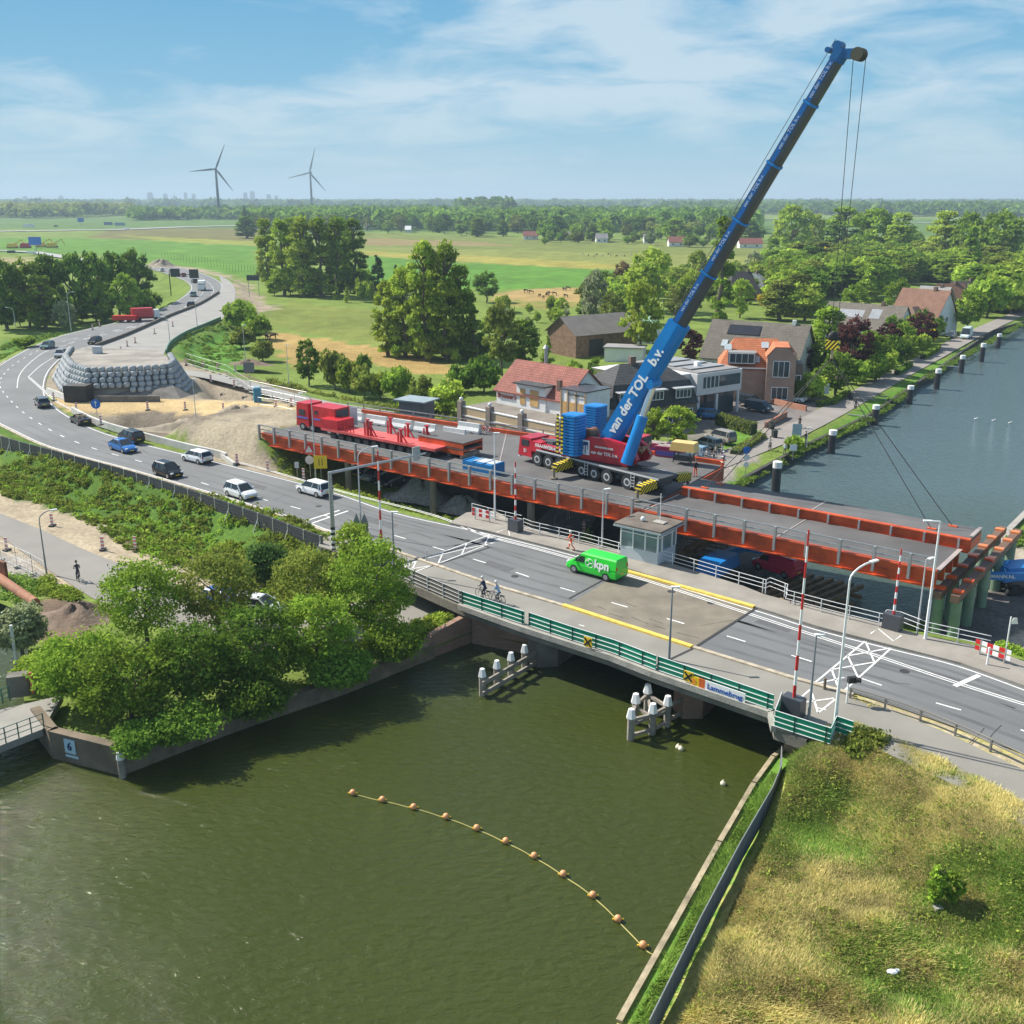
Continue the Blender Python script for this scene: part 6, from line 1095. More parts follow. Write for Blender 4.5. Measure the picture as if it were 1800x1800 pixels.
for s_ in (-1, 1): mb = MB(); mb.box((5.4, s_*1.15, 2.2), (4.4, .5, .5)); mb.build('side_cover', REDC, crn)
mb = MB(); mb.box((4.8, 0, 2.1), (4.6, 1.7, .5)); mb.box((6.2, 0, 2.5), (1.2, 1.2, .4)); mb.cyl((5, -.5, 2.6), (7.3, .5, 2.75), .12); mb.build('engine_deck', M('engine grey', (.12, .125, .13), .6, .4, var=.3, scale=2), crn)
for ax in (7.0, 5.35, 3.7, .55, -1.15, -2.85, -5.5, -7.2):
    for s_ in (-1, 1):
        mb = MB(); mb.cyl((ax, s_*1.02, .74), (ax, s_*1.5, .74), .74, n=20); w_ = mb.build('wheel', TYRE, crn); mb = MB(); mb.cyl((ax, s_*1.4, .74), (ax, s_*1.515, .74), .40, n=16); mb.build('rim', LGREY, w_); mb = MB(); mb.cyl((ax, s_*1.42, .74), (ax, s_*1.53, .74), .25, n=12); mb.build('hub', CDK, w_)
for ax in (2.1, -8.9):
    for s_ in (-1, 1):
        mb = MB(); y0, y1 = 1.3*s_, (3.9 if s_ > 0 else 3.7)*s_; mb.beam((ax, y0, 1.25), (ax, y1*.97, 1.05), .5, .5); mb.build('outrigger_arm', CDK, crn)
        mb = MB(); mb.beam((ax-.02, y0*1.2, 1.3), (ax-.02, y1, 1.1), .72, .78); o = mb.build('outrigger_beam', STRP, crn)
        mb = MB(); mb.cyl((ax, y1, 1.2), (ax, y1, .15), .14); mb.cyl((ax, y1, .16), (ax, y1, .06), .4, n=14); mb.build('outrigger_foot', M('jack steel', (.3, .26, .2), .5, .5), crn)
for ax in (-.2, -6.3):
    mb = MB()
    for q in (-.22, .22): mb.beam((ax+q, 1.62, .35), (ax+q, 1.62, 1.75), .05, .05)
    for z in (.5, .8, 1.1, 1.4): mb.beam((ax-.22, 1.62, z), (ax+.22, 1.62, z), .05, .05)
    mb.build('ladder', LGREY, crn)
CM = Matrix.LocRotScale(crn.location, crn.rotation_euler, None); cy = CM.to_3x3() @ Vector((0, 1, 0)); side = 1 if cy.y < 0 else -1
sd = (CM.to_3x3() @ Vector((0, side, 0))); fw = CM.to_3x3() @ Vector((-1, 0, 0))
text('KRAANVERHUUR', (CM @ Vector((5.4, side*1.42, 2.22))), fw, (0, 0, 1), .5, WHT, crn, bold=.02)
text('21', (CM @ Vector((8.9, side*1.43, 1.35))), fw, (0, 0, 1), .5, WHT, crn, bold=.02)
# superstructure
TT = Vector((10.8, -8.7, 23)).normalized(); H2 = Vector((TT.x, TT.y, 0)).normalized(); SD = Vector((H2.y, -H2.x, 0))      # SD points to the camera side
PV = Vector((15.6, 95.9, 19))-TT*14.6                                                                                  # boom foot
ub = PV+Vector((0, 0, 0)); U0 = Vector((PV.x, PV.y, DZ))
def U(f, s, z): return U0+H2*f+SD*s+Vector((0, 0, z))
mb = MB(); mb.cyl(U(-1.2, 0, 1.7), U(-1.2, 0, 2.3), 1.35, n=24); mb.build('turntable', CDK, crn, True)
def splate(prof, s0, s1):
    mb = MB(); n = len(prof); mb.v = [tuple(U(f, s0, z)) for f, z in prof]+[tuple(U(f, s1, z)) for f, z in prof]; mb.f = [tuple(range(n)), tuple(range(n, 2*n))[::-1]]+[(i, (i+1) % n, n+(i+1) % n, n+i) for i in range(n)]; mb.m = [0]*len(mb.f); return mb
PRF = [(-2.4, 1.85), (3.0, 1.85), (4.0, 2.15), (4.3, 2.7), (3.9, 3.5), (2.9, 4.05), (.8, 4.3), (-1.4, 4.2), (-2.4, 3.6)]
splate(PRF, .95, 1.55).build('superstructure', REDC, crn, True); splate(PRF, -1.55, -.95).build('superstructure', REDC, crn, True)
splate([(-3.9, 2.2), (1, 2.2), (1, 3.5), (-3.9, 3.2)], -.94, .94).build('superstructure', REDC, crn, True)
mb = MB(); mb.beam(G(1046, 768, 5.05)+SD*-.6, G(1008, 797, 5.05)+SD*.6, 1.9, .5); mb.build('ballast_frame', REDC, crn, True)
o = text('van der TOL b.v.', U(.55, 1.58, 2.75), H2, (0, 0, 1), .47, WHT, crn, bold=.02); text('KRAANVERHUUR', U(.5, 1.58, 3.35), H2, (0, 0, 1), .28, WHT, crn, bold=.02); text('UTRECHT     AMSTERDAM', U(1.3, 1.58, 2.45), H2, (0, 0, 1), .3, WHT, crn, bold=.02) if 0 else None
mb = MB(); mb.beam(U(-2.15, 1.56, 3.1), U(-1.25, 1.56, 3.1), .03, 1.5); mb.build('emblem_panel', WHT, crn, True); mb = MB(); c = U(-1.7, 1.59, 3.3)
mb.beam(U(-1.98, 1.59, 3.5), U(-1.42, 1.59, 3.5), .02, .35); mb.beam(U(-1.7, 1.59, 3.4), U(-1.7, 1.59, 2.5), .02, .2, up=SD); mb.beam(U(-1.98, 1.59, 3.45), U(-1.98, 1.59, 2.9), .02, .12, up=SD); mb.beam(U(-1.42, 1.59, 3.45), U(-1.42, 1.59, 2.9), .02, .12, up=SD); mb.build('emblem', paint('emblem blue', (.02, .06, .2)), crn, True)
for sd_, bp, h_ in ((1, G(1008, 797, 5.3), 4.15), (-1, G(1046, 768, 5.3), 3.6)):
    for k in range(14):
        z0 = 5.3+k*h_/14; mb = MB(); poly = [bp+H2*a+SD*b for a, b in ((-1.1+.05*(k % 2), -.75), (-.6, -1.08), (.75, -1.08), (1.05, -.65), (1.05, .65), (.75, 1.08), (-.6, 1.08), (-1.1+.05*(k % 2), .75))]; mb.prism(poly, z0, z0+h_/14-.09); mb.build('counterweight', BLUC, crn, True)
    mb = MB(); mb.prism([bp+H2*a+SD*b for a, b in ((-.9, -.8), (.9, -.8), (.9, .8), (-.9, .8))], 5.2, 5.3+h_-.06); mb.build('ballast_core', BLUC, crn, True)
    if sd_ > 0:
        for ff in (-1.3, -.62): mb = MB(); q9 = bp+H2*ff+SD*(1.0+(.18 if ff > -1 else 0))+Vector((0, 0, .1)); mb.beam(q9, q9+Vector((0, 0, h_-.2)), .26, .06, up=SD); mb.build('warning_strip', stripes('chevrons', (.78, .6, .02), (.02, .02, .02), .4, 2), crn, True)
mb = MB(); mb.cyl(U(-2.2, -.8, 4.2), U(-2.2, .8, 4.2), .55, n=16); mb.cyl(U(-3.2, -.8, 4.0), U(-3.2, .8, 4.0), .5, n=16); mb.build('winch', RUST, crn, True)
mb = MB(); mb.box(U(2.2, -2.4, 3.2), (1.4, 1.9, 2), math.atan2(H2.y, H2.x)); mb.build('operator_cab', REDC, crn, True); mb = MB(); mb.box(U(2.9, -2.4, 3.5), (.3, 1.7, 1.2), math.atan2(H2.y, H2.x)); mb.build('cab_window', CGL, crn, True)
mb = MB()
for i in range(9): p = U(random.uniform(2.6, 4.6), random.uniform(-1, .8), random.uniform(2.2, 3.6)); mb.cyl(p, p+Vector((random.uniform(-.6, .6), random.uniform(-.6, .6), random.uniform(.2, .8))), random.uniform(.08, .22))
mb.build('hydraulics', M('hydraulic mix', (.35, .2, .12), .5, .3, var=.5, scale=3), crn, True)
BUP = SD.cross(TT).normalized(); BUP = BUP if BUP.z > 0 else -BUP
def boomsec(name, t0, t1, w_, h_, mats, n=16):
    mb = MB(); prof = [(-w_/2, h_*.42), (w_/2, h_*.42), (w_/2, -h_*.1), (w_*.46, -h_*.28), (w_*.32, -h_*.44), (0, -h_*.52), (-w_*.32, -h_*.44), (-w_*.46, -h_*.28), (-w_/2, -h_*.1)]
    a, b = PV+TT*t0, PV+TT*t1; k = len(prof); V_ = [a+SD*p[0]+BUP*p[1] for p in prof]+[b+SD*p[0]+BUP*p[1] for p in prof]; mb.add(V_, [(i, (i+1) % k, k+(i+1) % k, k+i) for i in range(k)]+[tuple(range(k))[::-1], tuple(range(k, 2*k))]); return mb.build(name, mats, crn, True)
BD = M('boom grey', (.085, .088, .092), .38, .5, var=.08); SL = 5.38; BB = 14.6
boomsec('boom_base', -.9, BB, 1.75, 2.05, BLUC)
for i in range(6):
    w_ = 1.22-.07*i; h_ = 1.40-.085*i; t0_ = BB+SL*i-.2; t1_ = BB+SL*(i+1)-(1.8 if i == 4 else 0)
    if i == 5: break
    boomsec('boom_section', t0_, t1_+.1, w_, h_, BD)
    for sgn in (1, -1): mb = MB(); a, b = PV+TT*(t0_+.3)+SD*sgn*(w_/2+.012)+BUP*h_*.17, PV+TT*(t1_-.15)+SD*sgn*(w_/2+.012)+BUP*h_*.17; mb.beam(a, b, .02, h_*.36, up=BUP); mb.build('blue_band', paint('band', (.0, .10, .34)), crn, True)
    text('van der TOL b.v.', PV+TT*((t0_+t1_)/2+.15)+SD*(w_/2+.03)+BUP*h_*.17, TT, BUP, .44, M('dull white', (.5, .55, .62), .6), crn, bold=0)
    boomsec('boom_collar', BB+SL*i-.15, BB+SL*i+.03, w_+.24, h_+.24, BLUC)
text('van der TOL', PV+TT*5.2+SD*(.905), TT, BUP, 1.35, WHT, crn, bold=.03); text('b.v.', PV+TT*10.9+SD*(.905), TT, BUP, 1.35, WHT, crn, bold=.03)
TP = PV+TT*(BB+SL*5-1.9)
HBL = paint('head blue', (.0, .09, .26)); boomsec('boom_head', BB+SL*5-1.9, BB+SL*5-.9, 1.05, 1.2, HBL)
mb = MB(); mb.cyl(TP+TT*1.0+BUP*.5-SD*.5, TP+TT*1.0+BUP*.5+SD*.5, .36, n=14); mb.cyl(TP+TT*.4+BUP*1.0-SD*.5, TP+TT*.4+BUP*1.0+SD*.5, .22, n=10); mb.build('head_sheave', HBL, crn, True)
HD = Vector((H2.x, H2.y, 0)); HP = TP+TT*.55+HD*1.5; mb = MB(); mb.beam(TP+TT*.6, HP+Vector((0, 0, -.05)), .9, .7); mb.build('head_bracket', HBL, crn, True); mb = MB()
for k in (-.45, -.15, .15, .45): mb.cyl(HP+SD*(k-.06)+Vector((0, 0, -.1)), HP+SD*(k+.06)+Vector((0, 0, -.1)), .5, n=18)
mb.build('sheave_block', M('dark sheaves', (.06, .055, .03), .6), crn, True)
mb = MB(); mb.cyl(PV+TT*1.5+BUP*1.05, TP+TT*1.3+BUP*1.05, .03, n=5); mb.build('hoist_rope', M('wire rope', (.06, .06, .065), .6), crn, True)
HKz = min(np.arange(8, 35, .1), key=lambda z: abs(900-1800*((HP.y*SP+(z-HC)*CP)/(HP.y*CP-(z-HC)*SP))-600)); HKz = float(HKz)-.5; HK = Vector((HP.x, HP.y, HKz))
mb = MB()
for dx_ in (-.45, .55): mb.cyl(HP+HD*dx_+Vector((0, 0, -.3)), Vector((HK.x, HK.y, HKz+1.3))+HD*dx_*.45, .03, n=5)
mb.build('hoist_rope', MATS['wire rope'], crn, True)
mb = MB(); mb.sph(HK+Vector((0, 0, .9)), .48, 12, 8, (1, .6, 1)); mb.build('hook_block', BLK, crn, True)
mb = MB(); mb.box(HK+Vector((0, 0, .25)), (1.05, .7, .75), -.6, (1.0, 1)); mb.build('hook_cheek', stripes('hook stripes', (.85, .62, .02), (.015, .015, .015), .34, 0, .8), crn, True)
mb = MB(); mb.cyl(HK+Vector((0, 0, -.2)), HK+Vector((0, 0, -.9)), .12); mb.build('hook', M('hook steel', (.4, .33, .2), .5, .3), crn, True)
sl_ = thing('lifting_sling', 'four long dark slings from the hook to the hanging bridge segment', 'sling', HK); mb = MB()
for s_, t_ in ((77.5, 9.1), (76.3, 7.3), (55.5, 7.2), (56, 9.4)): m2 = MB(); m2.cyl(HK+Vector((0, 0, -.9)), K(s_, t_, LZ), .038, n=5); m2.build('sling_leg', M('sling', (.10, .095, .085), .8), sl_, True)
# luffing cylinder
a, b = U(3.4, 1.9, 2.3), PV+TT*8.3-BUP*.95+SD*.2; m_ = a.lerp(b, .60); mb = MB(); mb.cyl(a, m_, .62, .56, n=16); mb.build('luffing_cylinder', BLUC, crn, True); mb = MB(); mb.cyl(m_, b, .34, n=14); mb.build('piston_rod', M('chrome', (.6, .6, .62), .2, .9), crn, True); mb = MB(); mb.cyl(b-SD*.8, b+SD*.8, .45, n=12); mb.build('cylinder_eye', BLUC, crn, True)
# ---------------------------------------------------------------- heavy truck and low loader on the deck
t = thing('heavy_truck', 'bright red tractor truck with red equipment box on the orange deck', 'truck', G(577, 759, DZ), math.atan2(-DE.y, -DE.x)); t.scale = (1, 1, .86); TR = M('truck red', (.52, .02, .03), .35, var=.2, scale=1.2, detail=8)
mb = MB(); mb.box((3.1, 0, 2.25), (2.3, 2.5, 3.3), 0, (.86, .94)); mb.build('cab', TR, t); mb = MB(); mb.box((4.1, 0, 2.6), (.35, 2.2, 1.0)); mb.build('windscreen', CGL, t)
for s_ in (-1, 1): mb = MB(); mb.box((3.2, s_*1.2, 2.6), (1.0, .12, .8)); mb.build('side_window', CGL, t); mb = MB(); mb.box((3.1, s_*1.255, 1.85), (1.9, .03, .22)); mb.build('blue_band', paint('band blue', (.12, .14, .5)), t)
mb = MB(); mb.box((-.6, 0, 2.35), (4.0, 2.5, 2.9)); mb.build('equipment_box', TR, t)
for s_ in (-1, 1): mb = MB(); mb.box((-.6, s_*1.265, 1.95), (3.4, .03, .22)); mb.build('blue_band', MATS['band blue'], t); mb = MB(); mb.box((.6, s_*1.265, 2.9), (.6, .03, .5)); mb.build('side_window', CGL, t)
mb = MB(); mb.box((-2.62, 0, 2.35), (.05, 1.9, 2.4)); mb.build('box_opening', DGREY, t); mb = MB(); mb.box((-3.0, -1.5, 2.4), (.9, .06, 2.5), .5); mb.build('open_door', WHT, t); mb = MB(); mb.box((-2.2, 1.0, 1.6), (1.2, .7, 1.3)); mb.build('equipment', M('mixed gear', (.3, .24, .1), .6, var=.8, scale=6), t)
mb = MB(); mb.box((.2, 0, .85), (8, 1.2, .35)); mb.build('chassis', BLK, t)
for ax in (3.1, 1.4, -1.6, -3.0):
    for s_ in (-1, 1): mb = MB(); mb.cyl((ax, s_*.95, .55), (ax, s_*1.28, .55), .55, n=14); w_ = mb.build('wheel', TYRE, t); mb = MB(); mb.cyl((ax, s_*1.2, .55), (ax, s_*1.3, .55), .3, n=10); mb.build('rim', RIM, w_)
t = thing('low_loader', 'long red low loader trailer with upright posts and stacked orange frames', 'trailer', G(686, 786, DZ), math.atan2(-DE.y, -DE.x)); mb = MB(); mb.box((1, 0, 1.05), (18, 2.7, .3)); mb.build('bed', M('faded red bed', (.68, .10, .09), .6, var=.25), t); mb = MB(); mb.box((8.6, 0, 1.75), (2.9, 2.7, 1.1)); mb.build('gooseneck', TR, t)
mb = MB()
for i in range(5): mb.beam((6.6-i*.5, 1.2, 1.2), (6.6-i*.5, 1.2, 1.9), .08, .08); mb.beam((6.6, 1.2, 1.9), (4.6, 1.2, 1.9), .08, .08)
mb.build('rack', TR, t)
for x_, y_, h_ in ((2.4, 1.1, 3.0), (2.0, 1.0, 2.6), (1.0, -1.2, 3.0), (-1.8, -1.1, 2.5), (-2.9, 1.2, 2.3), (-4.6, -1.2, 2.7)):
    mb = MB(); mb.beam((x_, y_, 1.2), (x_, y_, 1.2+h_*.62), .22, .22); mb.beam((x_-.25, y_, 1.2+h_*.62), (x_+.25, y_, 1.2+h_*.62), .35, .14); mb.beam((x_-.9, y_, 1.2), (x_, y_, 1.2+h_*.45), .12, .12); mb.beam((x_+.45, y_, 1.2), (x_+.45, y_, 1.2+h_*.5), .15, .15); mb.build('upright', TR, t)
mb = MB()
for i in range(12):
    for s_ in (-1, 1): mb = MB(); mb.cyl((8-i*1.35, s_*1.0, .42), (8-i*1.35, s_*1.3, .42), .42, n=10); mb.build('wheel', TYRE, t)
t = thing('deck_panel_stack', 'two spare orange deck panels stacked at the rear of the low loader', 'deck panel', G(792, 796, DZ), math.atan2(-DE.y, -DE.x))
for i in range(2):
    z0 = .75+i*.72; mb = MB(); mb.box((0, 0, z0+.35), (6.6, 3.4, .08)); mb.build('panel_surface', DECKA, t); mb = MB(); mb.box((0, 0, z0+.2), (6.5, 3.3, .22)); mb.box((0, 1.6, z0-.05), (6.5, .15, .45)); mb.box((0, -1.6, z0-.05), (6.5, .15, .45)); mb.build('panel_frame', RUSTR, t)
mb = MB()
for i in (-2.8, -1, 1, 2.8): mb.box((i, 0, .3), (.3, 3, .5))
mb.build('support', WOOD, t)
# concrete barriers on the deck
lab = ['white concrete barrier behind the open truck door', 'white concrete barrier first right of the red truck', 'second white concrete barrier right of the red truck', 'third white concrete barrier right of the red truck', 'white concrete barrier at the right end of the row', 'white concrete barrier tucked behind the last one in the row']
c0 = None
for i, (x, y) in enumerate(((622, 737), (663, 744), (706, 751), (748, 758), (799, 767), (825, 757))):
    if c0 is None:
        c0 = thing('concrete_barrier', 'x', 'barrier', (0, 0, 0), 0, 'white concrete barriers on the orange deck'); mb = MB(); mb.extr([(-.33, .12), (-.33, .28), (-.14, .6), (-.1, 1.0), (.1, 1.0), (.14, .6), (.33, .28), (.33, .12)], (-1.85, 0, 0), (1.85, 0, 0)); mb.build('body', M('white concrete', (.62, .63, .62), .8, var=.12), c0); mb = MB(); [mb.box((q, 0, .06), (.8, .6, .12)) for q in (-1.4, 0, 1.4)]; mb.build('foot', M('white concrete', (.6, .6, .6)), c0); b = c0
    else: b = copy_tree(c0)
    b.location = G(x, y+3, DZ); b.scale = (.86, 1.25, 1.2); b.rotation_euler = (0, 0, math.atan2(DE.y, DE.x)+.06); b['label'] = lab[i]
t = thing('generator', 'low blue open container with white lid behind the deck railing', 'container', G(850, 829, DZ), math.atan2(DE.y, DE.x)); mb = MB(); mb.box((0, 0, .55), (4.0, 2.0, 1.1)); mb.build('body', paint('container blue', (.01, .17, .42)), t); mb = MB(); mb.box((.4, .2, 1.13), (2.6, 1.5, .06)); mb.build('lid', M('pale lid', (.5, .52, .5), .7), t)
for sx in (-1.9, -.6, .7, 1.9): mb = MB(); mb.box((sx, 0, 1.14), (.12, 2.0, .1)); mb.build('cross_bar', MATS['container blue'], t)
t = thing('generator', 'yellow generator on legs behind the crane near the deck end', 'generator', G(1202, 812, DZ+.2), -.5); mb = MB(); mb.box((0, 0, 1.75), (2.8, 1.7, .9), 0, (.88, .85)); mb.build('housing', paint('soft yellow', (.78, .52, .18)), t); mb = MB()
for sx in (-1, 1):
    for sy in (-.6, .6): mb.beam((sx, sy, 0), (sx*.8, sy, 1.35), .1, .1)
mb.box((0, 0, .5), (2.0, 1.0, .6)); mb.build('undercarriage', DGREY, t)
for i, (x, y, c_) in enumerate(((1150, 795, 'maroon'), (1178, 802, 'violet'))):
    t = thing('container', ['maroon and violet open crate nearest the luffing cylinder', 'maroon and violet open crate left of the yellow generator'][i], 'crate', G(x, y, DZ), -.5); mb = MB(); mb.box((0, 0, .6), (3.0, 1.6, 1.1)); mb.build('body', paint('maroon', (.35, .03, .10)), t); mb = MB(); mb.box((0, -.82, .45), (2.6, .03, .5)); mb.build('band', paint('violet', (.12, .10, .42)), t); mb = MB(); mb.box((0, 0, 1.17), (2.7, 1.3, .06)); mb.build('load', M('load', (.3, .25, .22), .8, var=.6, scale=4), t)
# ---------------------------------------------------------------- boom lifts
def aerial(px, py, z, hz_, label, L1, col=BLUE):
    p = G(px, py, z); t = thing('boom_lift', label, 'boom lift', p, hz_); mb = MB(); mb.box((0, 0, .95), (3.4, 2.3, .5)); mb.build('chassis', DGREY, t); mb = MB(); mb.box((-.3, 0, 1.75), (4.2, 2.2, 1.2), 0, (.82, .9)); mb.build('body', paint('lift blue', (.01, .19, .52)), t)
    for sx in (-1.3, 1.3):
        for s_ in (-1, 1):
            m2 = MB(); m2.extr([(-.75, 0), (-.35, .85), (.35, .85), (.75, 0)], (sx, s_*.9, .02), (sx, s_*1.35, .02)); m2.build('track', TYRE, t)
    return t
t = aerial(1264, 1020, -2.3, .9, 'blue boom lift with raised arm under the east deck', 7); mb = MB(); mb.beam(G(1236, 992, -.6), G(1304, 962, -.3), .5, .7); mb.beam(G(1304, 962, -.3), G(1340, 968, -.4), .8, .4); mb.build('arm', MATS['lift blue'], t, True)
t = aerial(1790, 1035, -2.4, .2, 'blue boom lift with white lettering at the right edge', 7); a, b = G(1712, 1011, -.6), G(1830, 1014, -.3); mb = MB(); mb.beam(a, b, .4, .62); mb.build('arm', MATS['lift blue'], t, True)
dd = (b-a).normalized(); text('PEINEMANN.NL', a.lerp(b, .33)+Vector((dd.y, -dd.x, 0))*.23, dd, (0, 0, 1), .42, WHT, t, bold=.015)
# ================================================================ buildings
def roof_tiles(n, c1, c2): return bricks(n, c1, c2, [x*.5 for x in c1], .34, .28)
def house_frame(pa, pb, z, dep):
    """a: front left base pixel, b: front right base pixel; returns matrix with x along the front, y into the depth"""
    a, b = G(*pa, z), G(*pb, z); d = (b-a); L = d.length; return a, math.atan2(d.y, d.x), L
def window(parent, c, w_, h_, ax=0, sgn=-1, frame=WHT, glass=GLASS, nm='window', bars=1):
    """window on a wall; ax 0: wall runs along x, facing sgn*y. ax 1: wall along y, facing sgn*x"""
    c = Vector(c); m = MB(); n_ = Vector((0, sgn, 0)) if ax == 0 else Vector((sgn, 0, 0)); u = Vector((1, 0, 0)) if ax == 0 else Vector((0, 1, 0)); z = Vector((0, 0, 1)); t_ = .1
    for s_ in (-1, 1): m.beam(c+u*s_*(w_/2)+n_*.04-z*h_/2, c+u*s_*(w_/2)+n_*.04+z*h_/2, t_, t_, up=n_); m.beam(c+z*s_*(h_/2)+n_*.04-u*w_/2, c+z*s_*(h_/2)+n_*.04+u*w_/2, t_, t_)
    for k in range(bars): q = (k+1)/(bars+1)-.5; m.beam(c+u*q*w_+n_*.04-z*h_/2, c+u*q*w_+n_*.04+z*h_/2, .07, .07, up=n_)
    f = m.build(nm, frame, parent); m = MB(); m.beam(c-u*w_/2+n_*.02, c+u*w_/2+n_*.02, .02, h_); m.build('pane', glass, f); return f
def walls_roof(t, L, D, hw, hr, wallm, roofm, over=.35, hip=0, flat=None, base=0, gable_wall=True):
    mb = MB(); mb.box((L/2, D/2, hw/2-.5), (L, D, hw+1)); 
    if not hip: mb.add([(0, 0, hw), (0, D, hw), (0, D/2, hw+hr), (L, 0, hw), (L, D, hw), (L, D/2, hw+hr)], [(0, 1, 2), (3, 5, 4)])
    mb.build('wall', wallm, t); mb = MB(); o = over; k = hr*o/(D/2)
    if hip: P_ = [(-o, -o, hw-k), (L+o, -o, hw-k), (L+o, D+o, hw-k), (-o, D+o, hw-k), (hip, D/2, hw+hr), (L-hip, D/2, hw+hr)]; mb.add(P_, [(0, 1, 5, 4), (1, 2, 5), (2, 3, 4, 5), (3, 0, 4), (0, 3, 2, 1)])
    else:
        P_ = [(-o, -o, hw-k+.02), (L+o, -o, hw-k+.02), (L+o, D/2, hw+hr+.02), (-o, D/2, hw+hr+.02), (-o, D+o, hw-k+.02), (L+o, D+o, hw-k+.02)]; Q = [(a, b, c+.18) for a, b, c in P_]
        mb.add(P_+Q, [(6, 7, 8, 9), (9, 8, 11, 10), (0, 1, 7, 6), (1, 2, 8, 7), (2, 5, 11, 8), (5, 4, 10, 11), (4, 3, 9, 10), (3, 0, 6, 9), (0, 3, 2, 1), (3, 4, 5, 2)])
    return mb.build('roof', roofm, t)
REDT = roof_tiles('old red roof tiles', (.27, .085, .06), (.33, .12, .09)); ORT = roof_tiles('orange roof tiles', (.50, .15, .06), (.58, .20, .085)); GRT = roof_tiles('grey brown roof tiles', (.15, .13, .105), (.19, .165, .135)); DKT = roof_tiles('dark roof tiles', (.05, .052, .055), (.075, .076, .078)); BRT = roof_tiles('brown roof tiles', (.22, .11, .07), (.26, .14, .09))
PNK = bricks('pinkish brick', (.36, .20, .14), (.42, .25, .18), (.38, .32, .27)); WHW = M('white render', (.74, .74, .72), .8, var=.08, scale=.6, detail=6); PLY = M('plywood', (.55, .34, .13), .8, var=.15, scale=1); TANW = M('tan render', (.50, .38, .23), .85, var=.1, scale=.5)
ZL = -2.3
# restaurant
R0 = G(873, 708, 1.1); R1 = G(993, 731, 1.1); dr = (R1-R0); rr = math.atan2(dr.y, dr.x); LR = dr.length*1.0; t = thing('restaurant', 'white restaurant with old red tiled roof and boarded windows behind the terrace', 'building', (R0.x, R0.y, 1.1), rr)
rf = walls_roof(t, LR, 9, 2.1, 3.7, WHW, REDT, .4); mb = MB(); mb.cyl((LR*.35, 5.5, 4.5), (LR*.35, 5.5, 8), .25); mb.cyl((LR*.35, 5.5, 8), (LR*.35, 5.5, 8.5), .45, .1); mb.build('flue', GALV, rf)
mb = MB(); mb.box((LR*.84, 1.2, 3.6), (.6, .6, 2.0)); mb.build('chimney', bricks('chimney brick', (.14, .07, .05), (.18, .1, .07), (.2, .18, .15)), rf)
mb = MB(); mb.box((LR*.53, 1.6, 1.6), (LR*.42, 3.6, 3.8)); mb.build('dormer', WHW, t); mb = MB(); mb.box((LR*.53, 1.4, 3.6), (LR*.42+.5, 4.4, .18)); mb.build('dormer_roof', DKT, t)
for x_, w_ in ((.41, 1.0), (.58, 1.6)): mb = MB(); mb.box((LR*x_, -.24, 1.7), (w_, .08, 2.3)); mb.build('boarded_window', PLY, t)
MWr = Matrix.LocRotScale(t.location, t.rotation_euler, None); fx = MWr.to_3x3() @ Vector((1, 0, 0)); text("Brouwer's", MWr @ Vector((LR*.155, -.06, 1.25)), fx, (0, 0, 1), .95, paint('sign red', (.42, .05, .025)), t, bold=.03, shear=.3)
mb = MB(); mb.box((LR+2.3, 1.6, 1.7), (4.6, 5.0, 4.4)); mb.build('annex', WHW, t); mb = MB(); mb.box((LR+2.3, 1.6, 3.98), (4.9, 5.3, .16)); mb.build('annex_roof', DGREY, t)
for x_ in (.1, 1.3, 2.8, 4.5): mb = MB(); mb.box((LR+x_, -.96, 1.9), (.22, .12, 4.0)); mb.build('timber_post', M('timber', (.4, .28, .17), .8), t)
for x_, w_ in ((.7, .8), (2.05, 1.1), (3.65, 1.2)): mb = MB(); mb.box((LR+x_, -.93, 1.3), (w_, .06, 2.0)); mb.build('boarded_window', PLY, t)
text('Commestovo', MWr @ Vector((LR+2.9, -1.04, 3.4)), fx, (0, 0, 1), .55, BLK, t, bold=.03)
# terrace wall
ta, tb = K(20.5, 21.2, 0), K(46, 21.6, 0); dt_ = (tb-ta).normalized(); nt_ = Vector((-dt_.y, dt_.x, 0)); t = thing('terrace_wall', 'tan terrace wall with grey pillars topped by white globes', 'wall', (ta.x, ta.y, -2.4)); ta = G(811, 713, 1.2); tb = G(990, 751, 1.2); dt_ = (tb-ta).normalized(); nt_ = Vector((-dt_.y, dt_.x, 0))
mb = MB(); mb.beam(Vector((ta.x, ta.y, -.8)), Vector((tb.x, tb.y, -.8)), .3, 3.9); mb.build('wall', TANW, t, True); mb = MB(); mb.beam(Vector((ta.x, ta.y, 1.2)), Vector((tb.x, tb.y, 1.2)), .42, .15); mb.beam(Vector((ta.x, ta.y, -.1))-nt_*.1, Vector((tb.x, tb.y, -.1))-nt_*.1, .3, .18); mb.build('coping', WHW, t, True)
for i in range(4):
    p = ta.lerp(tb, (0, .30, .62, .97)[i]); mb = MB(); mb.box((p.x, p.y, -.5), (.9, .9, 4.8), math.atan2(dt_.y, dt_.x)); pl = mb.build('pillar', M('pillar grey', (.24, .20, .17), .85), t, True); mb = MB(); mb.sph((p.x, p.y, 2.2), .3, 10, 8); mb.build('globe_lamp', WHT, t, True, smooth=True)
tc1, tc2 = G(1010, 800, -1.5), G(1062, 745, -1.5)
poly = [ta+nt_*.2, tb+nt_*.2, tb+nt_*14, ta+nt_*14]; mb = MB(); mb.prism(poly, -2.6, 1.08); tag(mb.build('terrace', M('terrace surface', (.20, .175, .15), .95, var=.2, scale=.5, bump=.2)), 'raised brown paved terrace in front of the restaurant', 'terrace')
